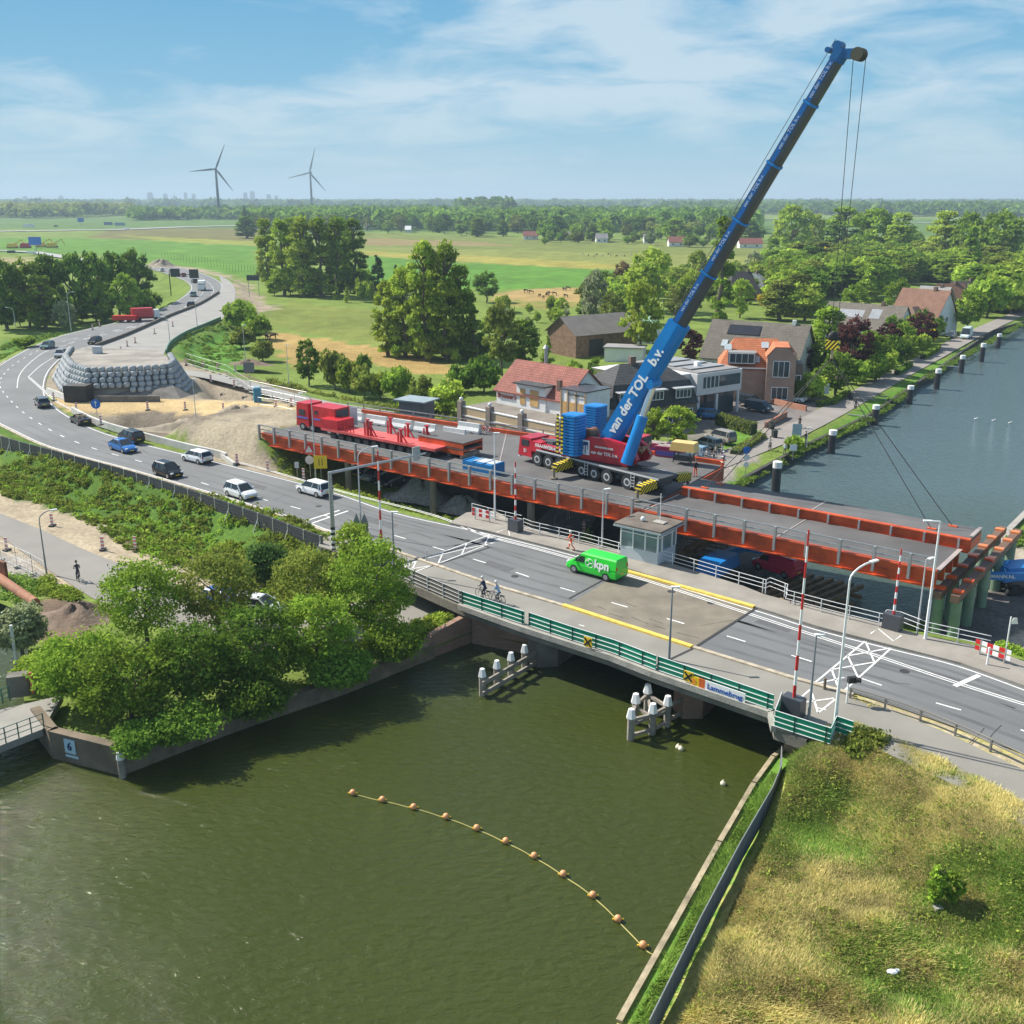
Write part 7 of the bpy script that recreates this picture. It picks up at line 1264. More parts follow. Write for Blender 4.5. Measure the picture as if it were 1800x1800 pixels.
# dark mansard double house
def rel(t): return Matrix.LocRotScale(t.location, t.rotation_euler, None)
a, rz, L = house_frame((1075, 757), (1222, 742), ZL, 9); t = thing('house', 'dark mansard semi-detached house behind the crane boom', 'house', a, rz); D = 10
mb = MB(); mb.box((L/2, D/2, 1.0), (L, D, 4.0)); mb.build('wall', bricks('dark brick', (.13, .095, .07), (.17, .12, .09), (.2, .18, .16)), t)
mb = MB(); P_ = [(-.3, -.3, 3), (L+.3, -.3, 3), (L+.3, D+.3, 3), (-.3, D+.3, 3), (.7, 1.0, 6.4), (L-.7, 1.0, 6.4), (L-.7, D-1, 6.4), (.7, D-1, 6.4), (4, D/2, 8.8), (L-4, D/2, 8.8)]; mb.add(P_, [(0, 1, 5, 4), (1, 2, 6, 5), (2, 3, 7, 6), (3, 0, 4, 7), (4, 5, 9, 8), (5, 6, 9), (6, 7, 8, 9), (7, 4, 8), (0, 3, 2, 1)]); rf = mb.build('roof', DKT, t)
mb = MB(); mb.box((L*.42, D/2, 9.1), (.9, .7, 1.4)); mb.build('chimney', MATS['chimney brick'], rf)
for x_ in (.17, .50, .83): mb = MB(); mb.box((L*x_, .9, 4.6), (3.0, 2.0, 1.7)); dm = mb.build('dormer', DKT, t); mb = MB(); mb.box((L*x_, .6, 5.5), (3.4, 2.8, .15)); mb.build('dormer_roof', LGREY, dm); window(t, (L*x_, -.12, 4.6), 2.6, 1.2, bars=3)
for x_ in (.12, .36, .64, .88): window(t, (L*x_, -.02, 1.3), 2.2, 1.9, bars=2)
for x_ in (.5, .55): mb = MB(); mb.box((L*x_-.1, -.04, .9), (.9, .1, 2.2)); mb.build('door', BRT, t)
# modern white house
a, rz, L = house_frame((1222, 735), (1300, 722), ZL, 12); t = thing('house', 'modern white box house with dark glass ground floor', 'house', a, rz); D = 15
mb = MB(); mb.box((L/2, D/2, 3.3+1.8), (L, D, 3.3)); mb.box((L*.03+.25, D/2, 1.6), (.5, D, 3.4)); mb.build('wall', M('white facade', (.60, .58, .58), .7, var=.04), t)
mb = MB(); mb.box((L/2, D/2+.6, 1.5), (L-.6, D-1.2, 3.4)); mb.build('ground_floor_glass', GLASS, t); mb = MB(); mb.box((L/2, D/2, 6.85), (L-.6, D-.6, .2)); mb.build('roof', M('grey roof', (.26, .25, .245), .9, var=.15, scale=.2), t)
mb = MB(); mb.box((L*.55, -.03, 5.3), (L*.82, .08, 1.7)); f = mb.build('window', GLASS, t); mb = MB()
for k in range(4): mb.box((L*(.2+.09*k), -.08, 5.3), (.12, .06, 1.7))
mb.build('curtain', WHT, f); mb = MB(); mb.box((L*.45, 0, 1.6), (.4, .3, 3.4)); mb.box((L*.93, 0, 1.6), (.4, .3, 3.4)); mb.build('pillar', MATS['white facade'], t)
for k in range(3): mb = MB(); mb.box((L*.5, D*(.25+.25*k), 7.1), (L*.75, 2.2, .12)); mb.build('solar_panel', M('pale panel sheet', (.30, .30, .30), .4), t)
mb = MB(); mb.box((L*.45, D*.3, 7.4), (.8, .8, .8)); mb.build('roof_unit', WHT, t)
mb = MB(); mb.add([(-5, 1.5, 0), (0, 1.5, 0), (0, 1.5, 6.7), (-8.5, 1.5, 6.7), (-5, 1.5, 3.5), (-5, D, 0), (0, D, 0), (0, D, 6.7), (-8.5, D, 6.7), (-5, D, 3.5)], [(0, 1, 2, 3, 4), (9, 8, 7, 6, 5), (0, 5, 6, 1), (1, 6, 7, 2), (2, 7, 8, 3), (3, 8, 9, 4), (4, 9, 5, 0)]); mb.build('side_wing', MATS['white facade'], t); mb = MB(); mb.box((-2.6, 1.46, 1.5), (4, .1, 1.6)); mb.build('window', GLASS, t)
# orange roofed brick house
a, rz, L = house_frame((1262, 700), (1388, 705), ZL, 12); t = thing('house', 'pinkish brick house with bright orange tiled roof and roof windows', 'house', a, rz+.02); D = 11
rf = walls_roof(t, L*.98, D, 5.4, 4.2, PNK, ORT, .4, hip=2.2); mb = MB(); mb.box((L*.84, -.9, 3.8), (4.6, 2.8, 7.6)); mb.add([(L*.84-2.3, -2.3, 7.6), (L*.84+2.3, -2.3, 7.6), (L*.84+1.2, -2.3, 9.1), (L*.84-1.2, -2.3, 9.1), (L*.84-2.3, 4, 7.6), (L*.84+2.3, 4, 7.6), (L*.84+1.2, 4, 9.1), (L*.84-1.2, 4, 9.1)], [(0, 1, 2, 3), (4, 7, 6, 5)]); mb.build('bay', PNK, t)
mb = MB(); mb.add([(L*.84-2.6, -2.5, 7.5), (L*.84+2.6, -2.5, 7.5), (L*.84+1.2, -2.5, 9.2), (L*.84-1.2, -2.5, 9.2), (L*.84-2.6, 5, 7.5), (L*.84+2.6, 5, 7.5), (L*.84+1.2, 5, 9.2), (L*.84-1.2, 5, 9.2)], [(0, 3, 7, 4), (3, 2, 6, 7), (2, 1, 5, 6)]); mb.build('bay_roof', ORT, rf)
window(t, (L*.84, -2.32, 5.6), 2.6, 2.6, bars=2); window(t, (L*.84, -2.32, 1.6), 2.6, 2.0, bars=2); window(t, (L*.25, -.02, 2.0), 1.2, 1.0)
mb = MB(); mb.box((L*.30, 1.3, 6.9), (4.6, 3.0, 1.9)); mb.build('dormer', MATS['grey roof'], t); window(t, (L*.30, -.25, 6.9), 4.0, 1.6, bars=3)
for x_, y_, z_ in ((.1, 3, 8.3), (.62, 3.6, 8.7), (.5, 1.0, 6.6)): mb = MB(); mb.beam((L*x_, y_-.55, z_-.42), (L*x_, y_+.55, z_+.42), 1.2, .12); mb.build('roof_window', M('sky glass', (.45, .5, .52), .15), t)
mb = MB(); mb.box((L*.4, -.45, 5.35), (L*.7, .2, .2)); mb.build('gutter', WHT, t)
mb = MB(); mb.box((L*1.06, 1.5, 3.2), (2.8, 4.5, 6.2), 0, (.7, .9)); mb.build('side_wing', MATS['dark brick'], t); window(t, (L*1.06, -.72, 3.9), 1.5, 1.1)
# long grey brown roofed house behind
a, rz, L = house_frame((1232, 650), (1398, 665), ZL, 12); t = thing('house', 'wide white house with large grey brown roof behind the orange roof', 'house', a, rz); D = 12; rf = walls_roof(t, L, D, 2.8, 6.4, WHW, GRT, .5)
mb = MB(); mb.beam((L*.36, 3.6, 7.0), (L*.36, 5.2, 8.6), 6.5, .12); mb.build('solar_panel', M('solar', (.02, .022, .03), .25), t); mb = MB(); mb.beam((L*.2, 1.6, 4.8), (L*.2, 2.6, 5.9), 1.2, .14); mb.build('roof_window', MATS['sky glass'], t)
mb = MB(); mb.box((L*.62, 2.0, 4.9), (8, 2.4, 1.1)); mb.build('dormer', WHW, t); window(t, (L*.62, .78, 4.8), 7.2, .7, bars=5); window(t, (L+.01, D/2, 4.6), 1.6, 1.4, 1, 1); mb = MB(); mb.box((L*.85, D/2, 9.6), (.7, .7, 1)); mb.build('chimney', WHW, rf)
for x_ in (.1, .35, .7): window(t, (L*x_, -.02, 1.2), 2, 1.3)
# barn and sheds
a, rz, L = house_frame((1012, 628), (1076, 618), ZL, 20); P0 = G(1012, 628, ZL); P1 = G(1076, 612, ZL); P2 = G(962, 618, ZL); t = thing('barn', 'brown timber barn with grey corrugated roof beyond the gardens', 'barn', P2, math.atan2((P0-P2).y, (P0-P2).x)); W_ = (P0-P2).length; D = 17
BT = M('brown boards', (.20, .12, .075), .9, var=.3, scale=1.2); mb = MB(); mb.box((W_/2, D/2, 2.2), (W_, D, 5.0)); mb.add([(0, 0, 4.7), (W_, 0, 4.7), (W_*.5, 0, 8.0), (0, D, 4.7), (W_, D, 4.7), (W_*.5, D, 8.0)], [(0, 1, 2), (3, 5, 4)]); mb.build('wall', BT, t)
mb = MB(); mb.add([(-.5, -.6, 4.5), (W_*.5, -.6, 8.1), (W_+.5, -.6, 4.5), (-.5, D+.5, 4.5), (W_*.5, D+.5, 8.1), (W_+.5, D+.5, 4.5)], [(0, 1, 4, 3), (1, 2, 5, 4)]); mb.build('roof', M('corrugated grey', (.23, .20, .175), .9, var=.15, scale=.4), t); mb = MB(); mb.box((W_+.02, 5.5, 1.7), (.1, 4, 3.6)); mb.build('door', BLK, t)
t = thing('shed', 'pale green roofed shed behind the chestnut tree', 'shed', G(1080, 600, ZL), -.4); walls_roof(t, 9, 8, 2.6, 3, WHW, paint('mint roof', (.30, .48, .33)), .3)
t = thing('shed', 'low white shed with flat grey roof right of the barn', 'shed', G(1062, 634, ZL), -.25); mb = MB(); mb.box((4, 2.5, 1.2), (8, 5, 3)); mb.build('wall', WHW, t); mb = MB(); mb.box((4, 2.5, 2.8), (8.6, 5.6, .25)); mb.build('roof', MATS['grey roof'], t)
# houses further along
def simple_house(pa, pb, D, hw, hr, wm, rm, label, hip=0, win=3, z=ZL, chim=True, **k):
    a, rz, L = house_frame(pa, pb, z, D); t = thing('house', label, 'house', a, rz); rf = walls_roof(t, L, D, hw, hr, wm, rm, .4, hip=hip)
    for i in range(win): window(t, (L*(i+.5)/win, -.02, hw*.5), 1.4, 1.2)
    if not hip: window(t, (L+.01, D/2, hw+.3), 1.4, 1.2, 1, 1)
    if chim: mb = MB(); mb.box((L*.7, D/2, hw+hr+.3), (.8, .8, 1.2)); mb.build('chimney', MATS['chimney brick'], rf)
    return t, L
t, L = simple_house((1438, 590), (1572, 602), 11, 2.6, 5.2, WHW, GRT, 'long house with grey roof and pale solar panels by the purple tree'); mb = MB(); mb.beam((L*.3, 2.3, 4.9), (L*.3, 4.0, 6.5), 8, .12); mb.beam((L*.66, 2.3, 4.9), (L*.66, 4.4, 6.9), 2.6, .12); mb.build('solar_panel', M('pale solar', (.30, .31, .33), .3), t)
t, L = simple_house((1560, 582), (1640, 590), 12, 3.2, 7.2, WHW, BRT, 'house with steep brown red roof and white gable'); mb = MB(); mb.add([(L*.3, -.6, 2.8), (L*.72, -.6, 2.8), (L*.51, -.6, 6.6), (L*.3, 5, 2.8), (L*.72, 5, 2.8), (L*.51, 5, 6.6)], [(0, 1, 2), (0, 2, 5, 3), (1, 4, 5, 2)]); mb.build('front_gable', PNK, t)
simple_house((1600, 556), (1650, 560), 11, 3.2, 5, WHW, M('slate', (.25, .24, .235), .8), 'grey roofed house behind the brown red roof')
simple_house((1655, 552), (1700, 552), 10, 2.8, 5.4, WHW, BRT, 'brown roofed house right of the grey roofed one'); simple_house((1690, 540), (1735, 538), 10, 2.8, 4.6, WHW, GRT, 'farthest grey brown roof in the canal row')
simple_house((1282, 528), (1335, 528), 12, 2.5, 6.5, PNK, M('black roof', (.04, .035, .035), .8), 'house with black roof beyond the tall poplar', hip=2); simple_house((1322, 520), (1362, 516), 11, 2.5, 4.5, WHW, M('white roof', (.62, .6, .56), .7), 'house with white roof beyond the tall poplar', hip=3)
for i, (x0, x1, y, rm, lb) in enumerate(((920, 946, 421, REDT, 'lone white farmhouse with red roof at the field edge'), (996, 1016, 422, MATS['grey roof'], 'white bungalow left in the row at the far field edge'), (1020, 1034, 408, WHT, 'white house behind the far row'), (1048, 1068, 426, MATS['grey roof'], 'white bungalow in the middle of the far row'), (1132, 1150, 427, MATS['grey roof'], 'grey roofed house in the far row'), (1176, 1204, 433, REDT, 'white house with red roof at the right of the far row'), (640, 650, 405, MATS['grey roof'], 'small white house below the far belt left'), (712, 722, 409, WHT, 'small white house in the middle of the far belt'), (1300, 1340, 436, REDT, 'red roofed house half hidden beside the boom'))):
    simple_house((x0, y), (x1, y), 9, 3, 3.4, WHW, rm, lb, win=2, chim=False)
# hedges, garden walls and lawns
def hedge(pts, w_, h, label, leaf='mid', z=ZL, seed=1):
    P = PX(pts, z); t = thing('hedge', label, 'hedge', (P[0].x, P[0].y, z)); mb = MB(); pp = []; nn = []; rg = np.random.default_rng(seed)
    for a, b in zip(P, P[1:]):
        L_ = (b-a).length; mb.beam(Vector((a.x, a.y, z+h*.45)), Vector((b.x, b.y, z+h*.45)), w_*.85, h*.85); d = (b-a).normalized(); n = int(L_*(w_+2*h)*26); u = rg.uniform(0, L_, n); v = rg.uniform(-w_/2-h, w_/2+h, n); side = np.abs(v) > w_/2
        y_ = np.where(side, np.sign(v)*w_/2, v)+rg.normal(0, .05, n); zz = np.where(side, h-(np.abs(v)-w_/2), h)+rg.normal(0, .06, n)
        pp.append(np.c_[a.x+d.x*u-d.y*y_, a.y+d.y*u+d.x*y_, z+zz]); nn.append(np.c_[-d.y*np.sign(v)*side, d.x*np.sign(v)*side, 1.0-side*.8])
    mb.build('core', M('hedge core', (.03, .05, .015), .9), t, True); pp = np.concatenate(pp); pp -= np.array([t.location.x, t.location.y, z]); n = len(pp); leaves('foliage', pp, rg.uniform(.6, 1.2, n)*.24, np.concatenate(nn), np.c_[rg.uniform(.75, 1.2, n), rg.random(n)], LM[leaf], t, seed=seed)
hedge([(1262, 745), (1325, 763)], 1.3, 1.6, 'clipped brown green hedge between blue car and lawn', 'olive'); hedge([(1290, 800), (1340, 770)], 1.2, .7, 'low brown green hedge along the lawn edge', 'olive', seed=2); hedge([(1436, 715), (1462, 712), (1490, 695)], .8, .9, 'low green hedge at the road beside the white sign', 'mid', seed=3); hedge([(1340, 590), (1420, 602)], 1.5, 2.0, 'long green hedge behind the brown roof', 'light', seed=4); hedge([(1180, 650), (1250, 655)], 1.4, 1.8, 'green hedge left of the grey brown roofed house', 'mid', seed=5)
hedge([(1576, 660), (1600, 645)], 1.0, 1.0, 'dark hedge beside the road near the purple tree', 'dark', seed=6); hedge([(1622, 632), (1648, 616)], 1.2, 1.2, 'hedge along the far canal road', 'mid', seed=7)
for pts, lb in (([(1344, 704), (1385, 715), (1417, 722)], 'low red brick garden wall below the white convertible'), ([(1345, 752), (1382, 732)], 'low red brick garden wall beside the bins')):
    P = PX(pts, ZL); mb = MB(); [mb.beam(a+up*.35, b+up*.35, .3, .9) for a, b in zip(P, P[1:])]; tag(mb.build('garden_wall', bricks('garden brick', (.34, .12, .06), (.4, .17, .1), (.3, .25, .2))), lb, 'wall')
# skyline, turbines
SKM = M('hazy tower', (.33, .36, .38), .8); names_ = ['leftmost', 'second', 'third', 'fourth', 'fifth', 'sixth', 'seventh', 'eighth', 'ninth', 'tenth', 'eleventh', 'twelfth', 'thirteenth', 'fourteenth']
for i, (x, w_, top) in enumerate(((61, 8, 346), (87, 6, 347), (123, 7, 345), (277, 9, 340), (303, 7, 342), (319, 6, 345), (338, 5, 340), (352, 6, 342), (441, 7, 340), (453, 8, 338), (481, 7, 343), (494, 6, 345))):
    yb = 6800; k = yb/1800*1.0; xx = (x-900)/1800*yb*CP*1.02; h = (352-top)/1800*yb*1.05+22; mb = MB(); W__ = w_*k*.9
    mb.box((0, 0, h/2), (W__, W__*.7, h)); mb.box((W__*.1, 0, h+3), (W__*.4, W__*.4, 6)); mb.box((-W__*.3, 0, h*.97+2), (W__*.25, W__*.5, 4)); o = mb.build('tower_block', SKM); o.location = (xx, yb, -3); tag(o, f'{names_[i]} hazy tower block from the left on the skyline', 'tower block')
for i, (x, y, hub, lb, ph, yaw) in enumerate(((386, 384, 304, 'left wind turbine standing beyond the fields', .42, .3), (549, 373.5, 309, 'right wind turbine standing beyond the fields', .30, -.2))):
    p = G(x, y, -2.4); s_ = depth(p)/1800; h = (y-hub)*s_*1.03; t = thing('wind_turbine', lb, 'wind turbine', p, yaw); mb = MB(); mb.cyl((0, 0, 0), (0, 0, h), h*.036, h*.02, n=12); mb.build('tower', M('turbine grey', (.07, .09, .11), .5), t)
    mb = MB(); mb.beam((0, -h*.03, h), (0, h*.06, h), h*.05, h*.05); mb.sph((0, -h*.04, h), h*.022, 8, 6); mb.build('nacelle', MATS['turbine grey'], t)
    for k in range(3):
        a_ = ph+k*2*math.pi/3; R__ = 44*s_ if i == 0 else 42*s_; d_ = Vector((math.sin(a_), 0, math.cos(a_))); c_ = Vector((0, -h*.045, h)); mb = MB(); mb.cyl(c_, c_+d_*R__*.2, h*.012, h*.024, n=6); mb.cyl(c_+d_*R__*.2, c_+d_*R__, h*.024, h*.005, n=6); mb.build('blade', MATS['turbine grey'], t)
# motorway strips far away
mb = MB(); ribbon(mb, PX([(-400, 411), (0, 407), (200, 404), (330, 399), (450, 396)], -2.3), 26, -1.9); ribbon(mb, PX([(-200, 448), (0, 441), (60, 444), (110, 452), (170, 462), (235, 466)], -2.3), 9, -1.9); ribbon(mb, PX([(900, 375), (1050, 378), (1290, 384), (1400, 386), (1640, 392)], -2.3), 22, -1.9); struct('motorway', mb, M('far road', (.33, .33, .33), .9))
# ================================================================ small things
# big white sacks stacked round the mound
def lerp_line(pts, t):
    L = [0]
    for a, b in zip(pts, pts[1:]): L.append(L[-1]+(b-a).length)
    x = t*L[-1]
    for i in range(len(pts)-1):
        if x <= L[i+1]: return pts[i].lerp(pts[i+1], (x-L[i])/(L[i+1]-L[i])), (pts[i+1]-pts[i]).normalized()
    return pts[-1], (pts[-1]-pts[-2]).normalized()
MH = 4.3; base_l = PX([(112, 648), (98, 668), (112, 690), (146, 703), (200, 701), (260, 698), (322, 693), (334, 680), (324, 664)], 0); inn = G(215, 674, 0)
mb = MB(); rings = []
for f_, z in ((.95, -.3), (.91, 1.2), (.86, 2.4), (.80, 3.5), (.74, MH-.2)):
    r_ = [inn+(p-inn)*f_ for p in base_l]+[inn+(G(300, 650, 0)-inn)*f_, inn+(G(150, 642, 0)-inn)*f_]; rings.append([(p.x, p.y, z) for p in r_])
n = len(rings[0]); mb.v = [q for r_ in rings for q in r_]; mb.f = [(i*n+j, i*n+(j+1) % n, (i+1)*n+(j+1) % n, (i+1)*n+j) for i in range(4) for j in range(n)]+[tuple(range(4*n, 5*n))]; mb.m = [0]*len(mb.f)
tag(mb.build('sand_mound', M('mound sand', (.27, .245, .21), .95, var=.3, scale=.3, bump=.6, bscale=1.2, detail=8)), 'grey sand mound held up by the stacked white sacks', 'mound')
SACK = M('sack cloth', (.30, .32, .33), .8, var=.5, scale=.35, bump=.4, bscale=4); SACKD = M('sack bottom', (.035, .04, .045), .9); proto_s = []
for v in range(4):
    rg_ = random.Random(v); mb = MB(); P_ = []; nn = 12; lv = [(-.5, .30), (-.42, .44), (-.1, .51), (.22, .50), (.40, .42), (.48, .26)]
    for z, r_ in lv:
        for i in range(nn):
            a = 2*math.pi*i/nn; sq = 1/max(abs(math.cos(a)), abs(math.sin(a)))**.72; k = r_*sq*rg_.uniform(.93, 1.07); P_.append((math.cos(a)*k, math.sin(a)*k, z*1.0+rg_.uniform(-.03, .03)))
    mb.add(P_, [(j*nn+i, j*nn+(i+1) % nn, (j+1)*nn+(i+1) % nn, (j+1)*nn+i) for j in range(len(lv)-1) for i in range(nn)]+[tuple(range(nn))[::-1], tuple(range((len(lv)-1)*nn, len(lv)*nn))]); mb.m = [1 if k < nn else 0 for k in range(len(mb.f))]
    o = mb.build('sack', [SACK, SACKD], smooth=True); proto_s.append(o.data); bpy.data.objects.remove(o)
rows = ['bottom', 'second', 'third', 'fourth', 'fifth', 'top']; tot = 0
for row in range(6):
    f_ = 1.0-.040*row; z = .42+row*.76; line = [inn+(p-inn)*f_ for p in base_l]; L_ = sum((b-a).length for a, b in zip(line, line[1:])); n = int(L_/1.12)
    for k in range(n):
        t_ = (k+.5)/n; p, d_ = lerp_line(line, t_)
        if row < 2 and .50 < t_ < .72-.08*row: continue
        o = bpy.data.objects.new('sack', proto_s[(k+row) % 4]); COL.objects.link(o); o.location = (p.x+random.uniform(-.06, .06), p.y+random.uniform(-.06, .06), z); o.rotation_euler = (random.uniform(-.06, .06), random.uniform(-.06, .06), math.atan2(d_.y, d_.x)+random.uniform(-.12, .12)); s_ = random.uniform(.94, 1.04); o.scale = (s_, s_, .9)
        e_ = {1: '1st', 2: '2nd', 3: '3rd'}.get((k+1), f'{k+1}th') if k+1 < 21 or (k+1) % 10 > 3 or (k+1) % 10 == 0 else {1: f'{k+1}st', 2: f'{k+1}nd', 3: f'{k+1}rd'}[(k+1) % 10]
        tag(o, f'white filled sack, {e_} from the left in the {rows[row]} row round the mound', 'sack', 'white sacks stacked round the sand mound'); tot += 1
mb = MB(); c = G(232, 699, 0); P_ = []
for i in range(9): P_.append((c.x-7+i*1.7, c.y+1.0, -.1))
mb.add([(c.x-8, c.y-1.0, -.1), (c.x+8, c.y-1.2, -.1), (c.x+6, c.y+2.2, 1.5), (c.x+1, c.y+2.4, 2.2), (c.x-6, c.y+2.2, 1.7), (c.x+9, c.y+2.2, -.1), (c.x-9, c.y+2.2, -.1)], [(0, 1, 2, 3, 4), (1, 5, 2), (0, 4, 6), (2, 5, 6, 4, 3)]); tag(mb.build('soil_heap', M('grey soil', (.17, .155, .135), .95, var=.25, bump=.6)), 'grey soil heap against the foot of the sack wall', 'soil heap')
mb = MB(); c = G(136, 706, 0); mb.box(c+Vector((0, .8, 1.2)), (3.6, 2.4, 2.6), -.1); tag(mb.build('dark_container', M('dark steel box', (.05, .045, .04), .7, var=.2)), 'dark brown box at the left foot of the sack wall', 'container')
def wallbar(px1, px2, z, h, w_, mat, label, nm='concrete_barrier', cat='barrier'):
    a, b = G(*px1, z), G(*px2, z); mb = MB(); mb.extr([(-w_/2, 0), (-w_*.25, h), (w_*.25, h), (w_/2, 0)], a, b); return tag(mb.build(nm, mat), label, cat)
LBAR = M('barrier concrete', (.50, .49, .45), .85, var=.15, scale=.6)
wallbar((168, 706), (281, 706), 0, .9, .6, CONCD, 'low grey concrete barrier in front of the sack wall'); wallbar((84, 691), (124, 706), 0, .9, .6, LBAR, 'pale concrete barrier at the inner bend')
bl_ = smooth_line(PX([(128, 726), (175, 749), (250, 771), (330, 792), (390, 806), (412, 818)], 0), 4); mb = MB()
for a, b in zip(bl_[:-4], bl_[1:]): mb.beam(a+up*.45, b+up*.45, .35, .9)
mb.beam(bl_[-5]+up*.4, bl_[-1]+up*.05, .35, .6); tag(mb.build('concrete_barrier', LBAR), 'long pale concrete barrier between road and excavation', 'barrier')
bl_ = smooth_line(PX([(388, 562), (360, 574), (325, 589), (300, 606), (292, 622)], 0), 4); mb = MB(); [mb.beam(a+up*.4, b+up*.4, .25, .8) for a, b in zip(bl_, bl_[1:])]; tag(mb.build('guard_rail', M('green steel', (.12, .22, .16), .6)), 'greenish guard rail along the outer edge of the new road', 'guard rail')
bl_ = smooth_line(PX([(168, 610), (225, 589), (300, 556), (350, 536), (385, 515)], 0), 4); mb = MB(); [mb.beam(a+up*.35, b+up*.35, .4, .7) for a, b in zip(bl_, bl_[1:])]; tag(mb.build('guard_rail', M('median', (.13, .11, .09), .8)), 'dark median barrier between old and new road', 'guard rail')
# soil heaps (lumpy)
def heap(px, py, z, rx, ry, h, mat, label, seed=0, rz=0, nm='gravel_heap'):
    c = G(px, py, z); rg = np.random.default_rng(seed); mb = MB(); n, m = 22, 9; P_ = [(0, 0, h)]; ph = rg.uniform(0, 6, 6)
    for j in range(1, m+1):
        r_ = j/m
        for i in range(n):
            a = 2*math.pi*i/n; k = 1+.12*math.sin(3*a+ph[0])+.08*math.sin(5*a+ph[1]); zz = h*(math.cos(r_*math.pi)+1)/2*(1+.25*math.sin(4*a+ph[2]+r_*5))+rg.normal(0, .04)*h*(1-r_); q = rot((math.cos(a)*rx*r_*k, math.sin(a)*ry*r_*k, 0), rz); P_.append((q.x, q.y, max(zz, -.3 if j == m else -.2)))
    mb.add(P_, [(0, 1+i, 1+(i+1) % n) for i in range(n)]+[(1+(j-1)*n+i, 1+j*n+i, 1+j*n+(i+1) % n, 1+(j-1)*n+(i+1) % n) for j in range(1, m) for i in range(n)]); o = mb.build(nm, mat, smooth=True); o.location = c; return tag(o, label, 'heap')
GRV = M('grey gravel', (.26, .25, .23), .95, var=.3, scale=3, bump=.8, bscale=6, detail=8); SAN = M('heap sand', (.28, .235, .175), .95, var=.25, scale=.8, bump=.6, bscale=3, detail=8)
heap(742, 876, -2.0, 4.8, 2.6, 2.2, GRV, 'larger grey gravel heap on the verge under the orange deck', 1, -.5); heap(815, 896, -2.0, 4.0, 2.0, 1.4, GRV, 'smaller gravel heap right of the larger one', 2, -.5)
heap(470, 800, -1, 4, 2.5, 1.3, SAN, 'sandy heap below the left end of the orange deck', 3, -.5, 'sand_heap'); heap(285, 469, 0, 9, 5, 3, SAN, 'dark soil heap at the far end of the curved road', 4, 0, 'sand_heap'); heap(135, 1085, -2.4, 3.4, 2.8, 1.1, M('brown soil', (.17, .12, .085), .95, var=.3, scale=1, bump=.9, bscale=4), 'brown soil heap between willow bush and quay trees', 5, 0, 'soil_heap')
heap(340, 760, -.6, 9, 2.2, 1.7, SAN, 'long sandy bank beside the excavation', 6, -.35, 'sand_heap'); heap(425, 745, -.2, 7, 2.5, 2.4, SAN, 'steep sandy bank left of the orange deck end', 7, -.4, 'sand_heap'); heap(440, 640, -1, 5, 2, .9, MATS['brown soil'], 'small brown soil ridge beside the detour road', 8, -.3, 'soil_heap')
# striped delineator posts
dl0 = None; STR = stripes('beacon stripes', (.75, .2, .17), (.78, .78, .76), .36, 2)
DLN = [(95, 704, 0, 'beside the pale barrier at the inner bend'), (135, 723, 0, 'at the top end of the long pale barrier'), (260, 721, 0, 'first on the sand strip from the left'), (326, 721, 0, 'second on the sand strip from the left'), (393, 724, 0, 'third on the sand strip from the left'), (178, 747, .9, 'on top of the long pale barrier'), (417, 816, 0, 'at the lower end of the long pale barrier'), (471, 829, -.2, 'left on the verge below the orange deck'), (534, 843, -.2, 'right on the verge below the orange deck'), (92, 924, -2.4, 'farthest left on the pale sandy ground'), (181, 966, -2.4, 'middle one on the pale sandy ground'), (238, 965, -2.4, 'right one on the pale sandy ground'), (12, 967, -2.4, 'behind the site fence at the left edge'), (308, 641, 0, 'leftmost along the detour road'), (327, 642, 0, 'second along the detour road'), (357, 645, 0, 'third along the detour road'), (383, 650, 0, 'fourth along the detour road'), (414, 653, 0, 'fifth along the detour road'), (434, 656, 0, 'sixth along the detour road'), (371, 672, 0, 'inner side of the detour road left'), (412, 681, 0, 'inner side of the detour road right'), (485, 715, 0, 'left of the two near the blue toilet'), (512, 714, 0, 'right of the two near the blue toilet'), (213, 620, 0, 'nearest the mound on the new road'), (224, 609, 0, 'second on the new road from the mound'), (238, 603, 0, 'third on the new road from the mound'), (272, 587, 0, 'fourth on the new road from the mound'), (304, 574, 0, 'fifth on the new road from the mound'), (175, 574, 0, 'right one at the side road mouth'), (163, 580, 0, 'left one at the side road mouth'), (1026, 938, -2.3, 'lower of the pair under the orange deck'), (1056, 912, -2.3, 'upper of the pair under the orange deck')]
for x, y, z, lb in DLN:
    if dl0 is None: dl0 = thing('delineator', 'x', 'traffic beacon', (0, 0, 0), 0, 'striped traffic beacons of the road works'); mb = MB(); mb.box((0, 0, .7), (.3, .06, 1.2)); mb.build('striped_board', STR, dl0); mb = MB(); mb.box((0, 0, .05), (.5, .8, .1)); mb.build('rubber_foot', BLK, dl0); b = dl0
    else: b = copy_tree(dl0)
    b.location = G(x, y, z); b.rotation_euler = (0, 0, random.uniform(-.4, .4)); b['label'] = f'striped beacon {lb}'
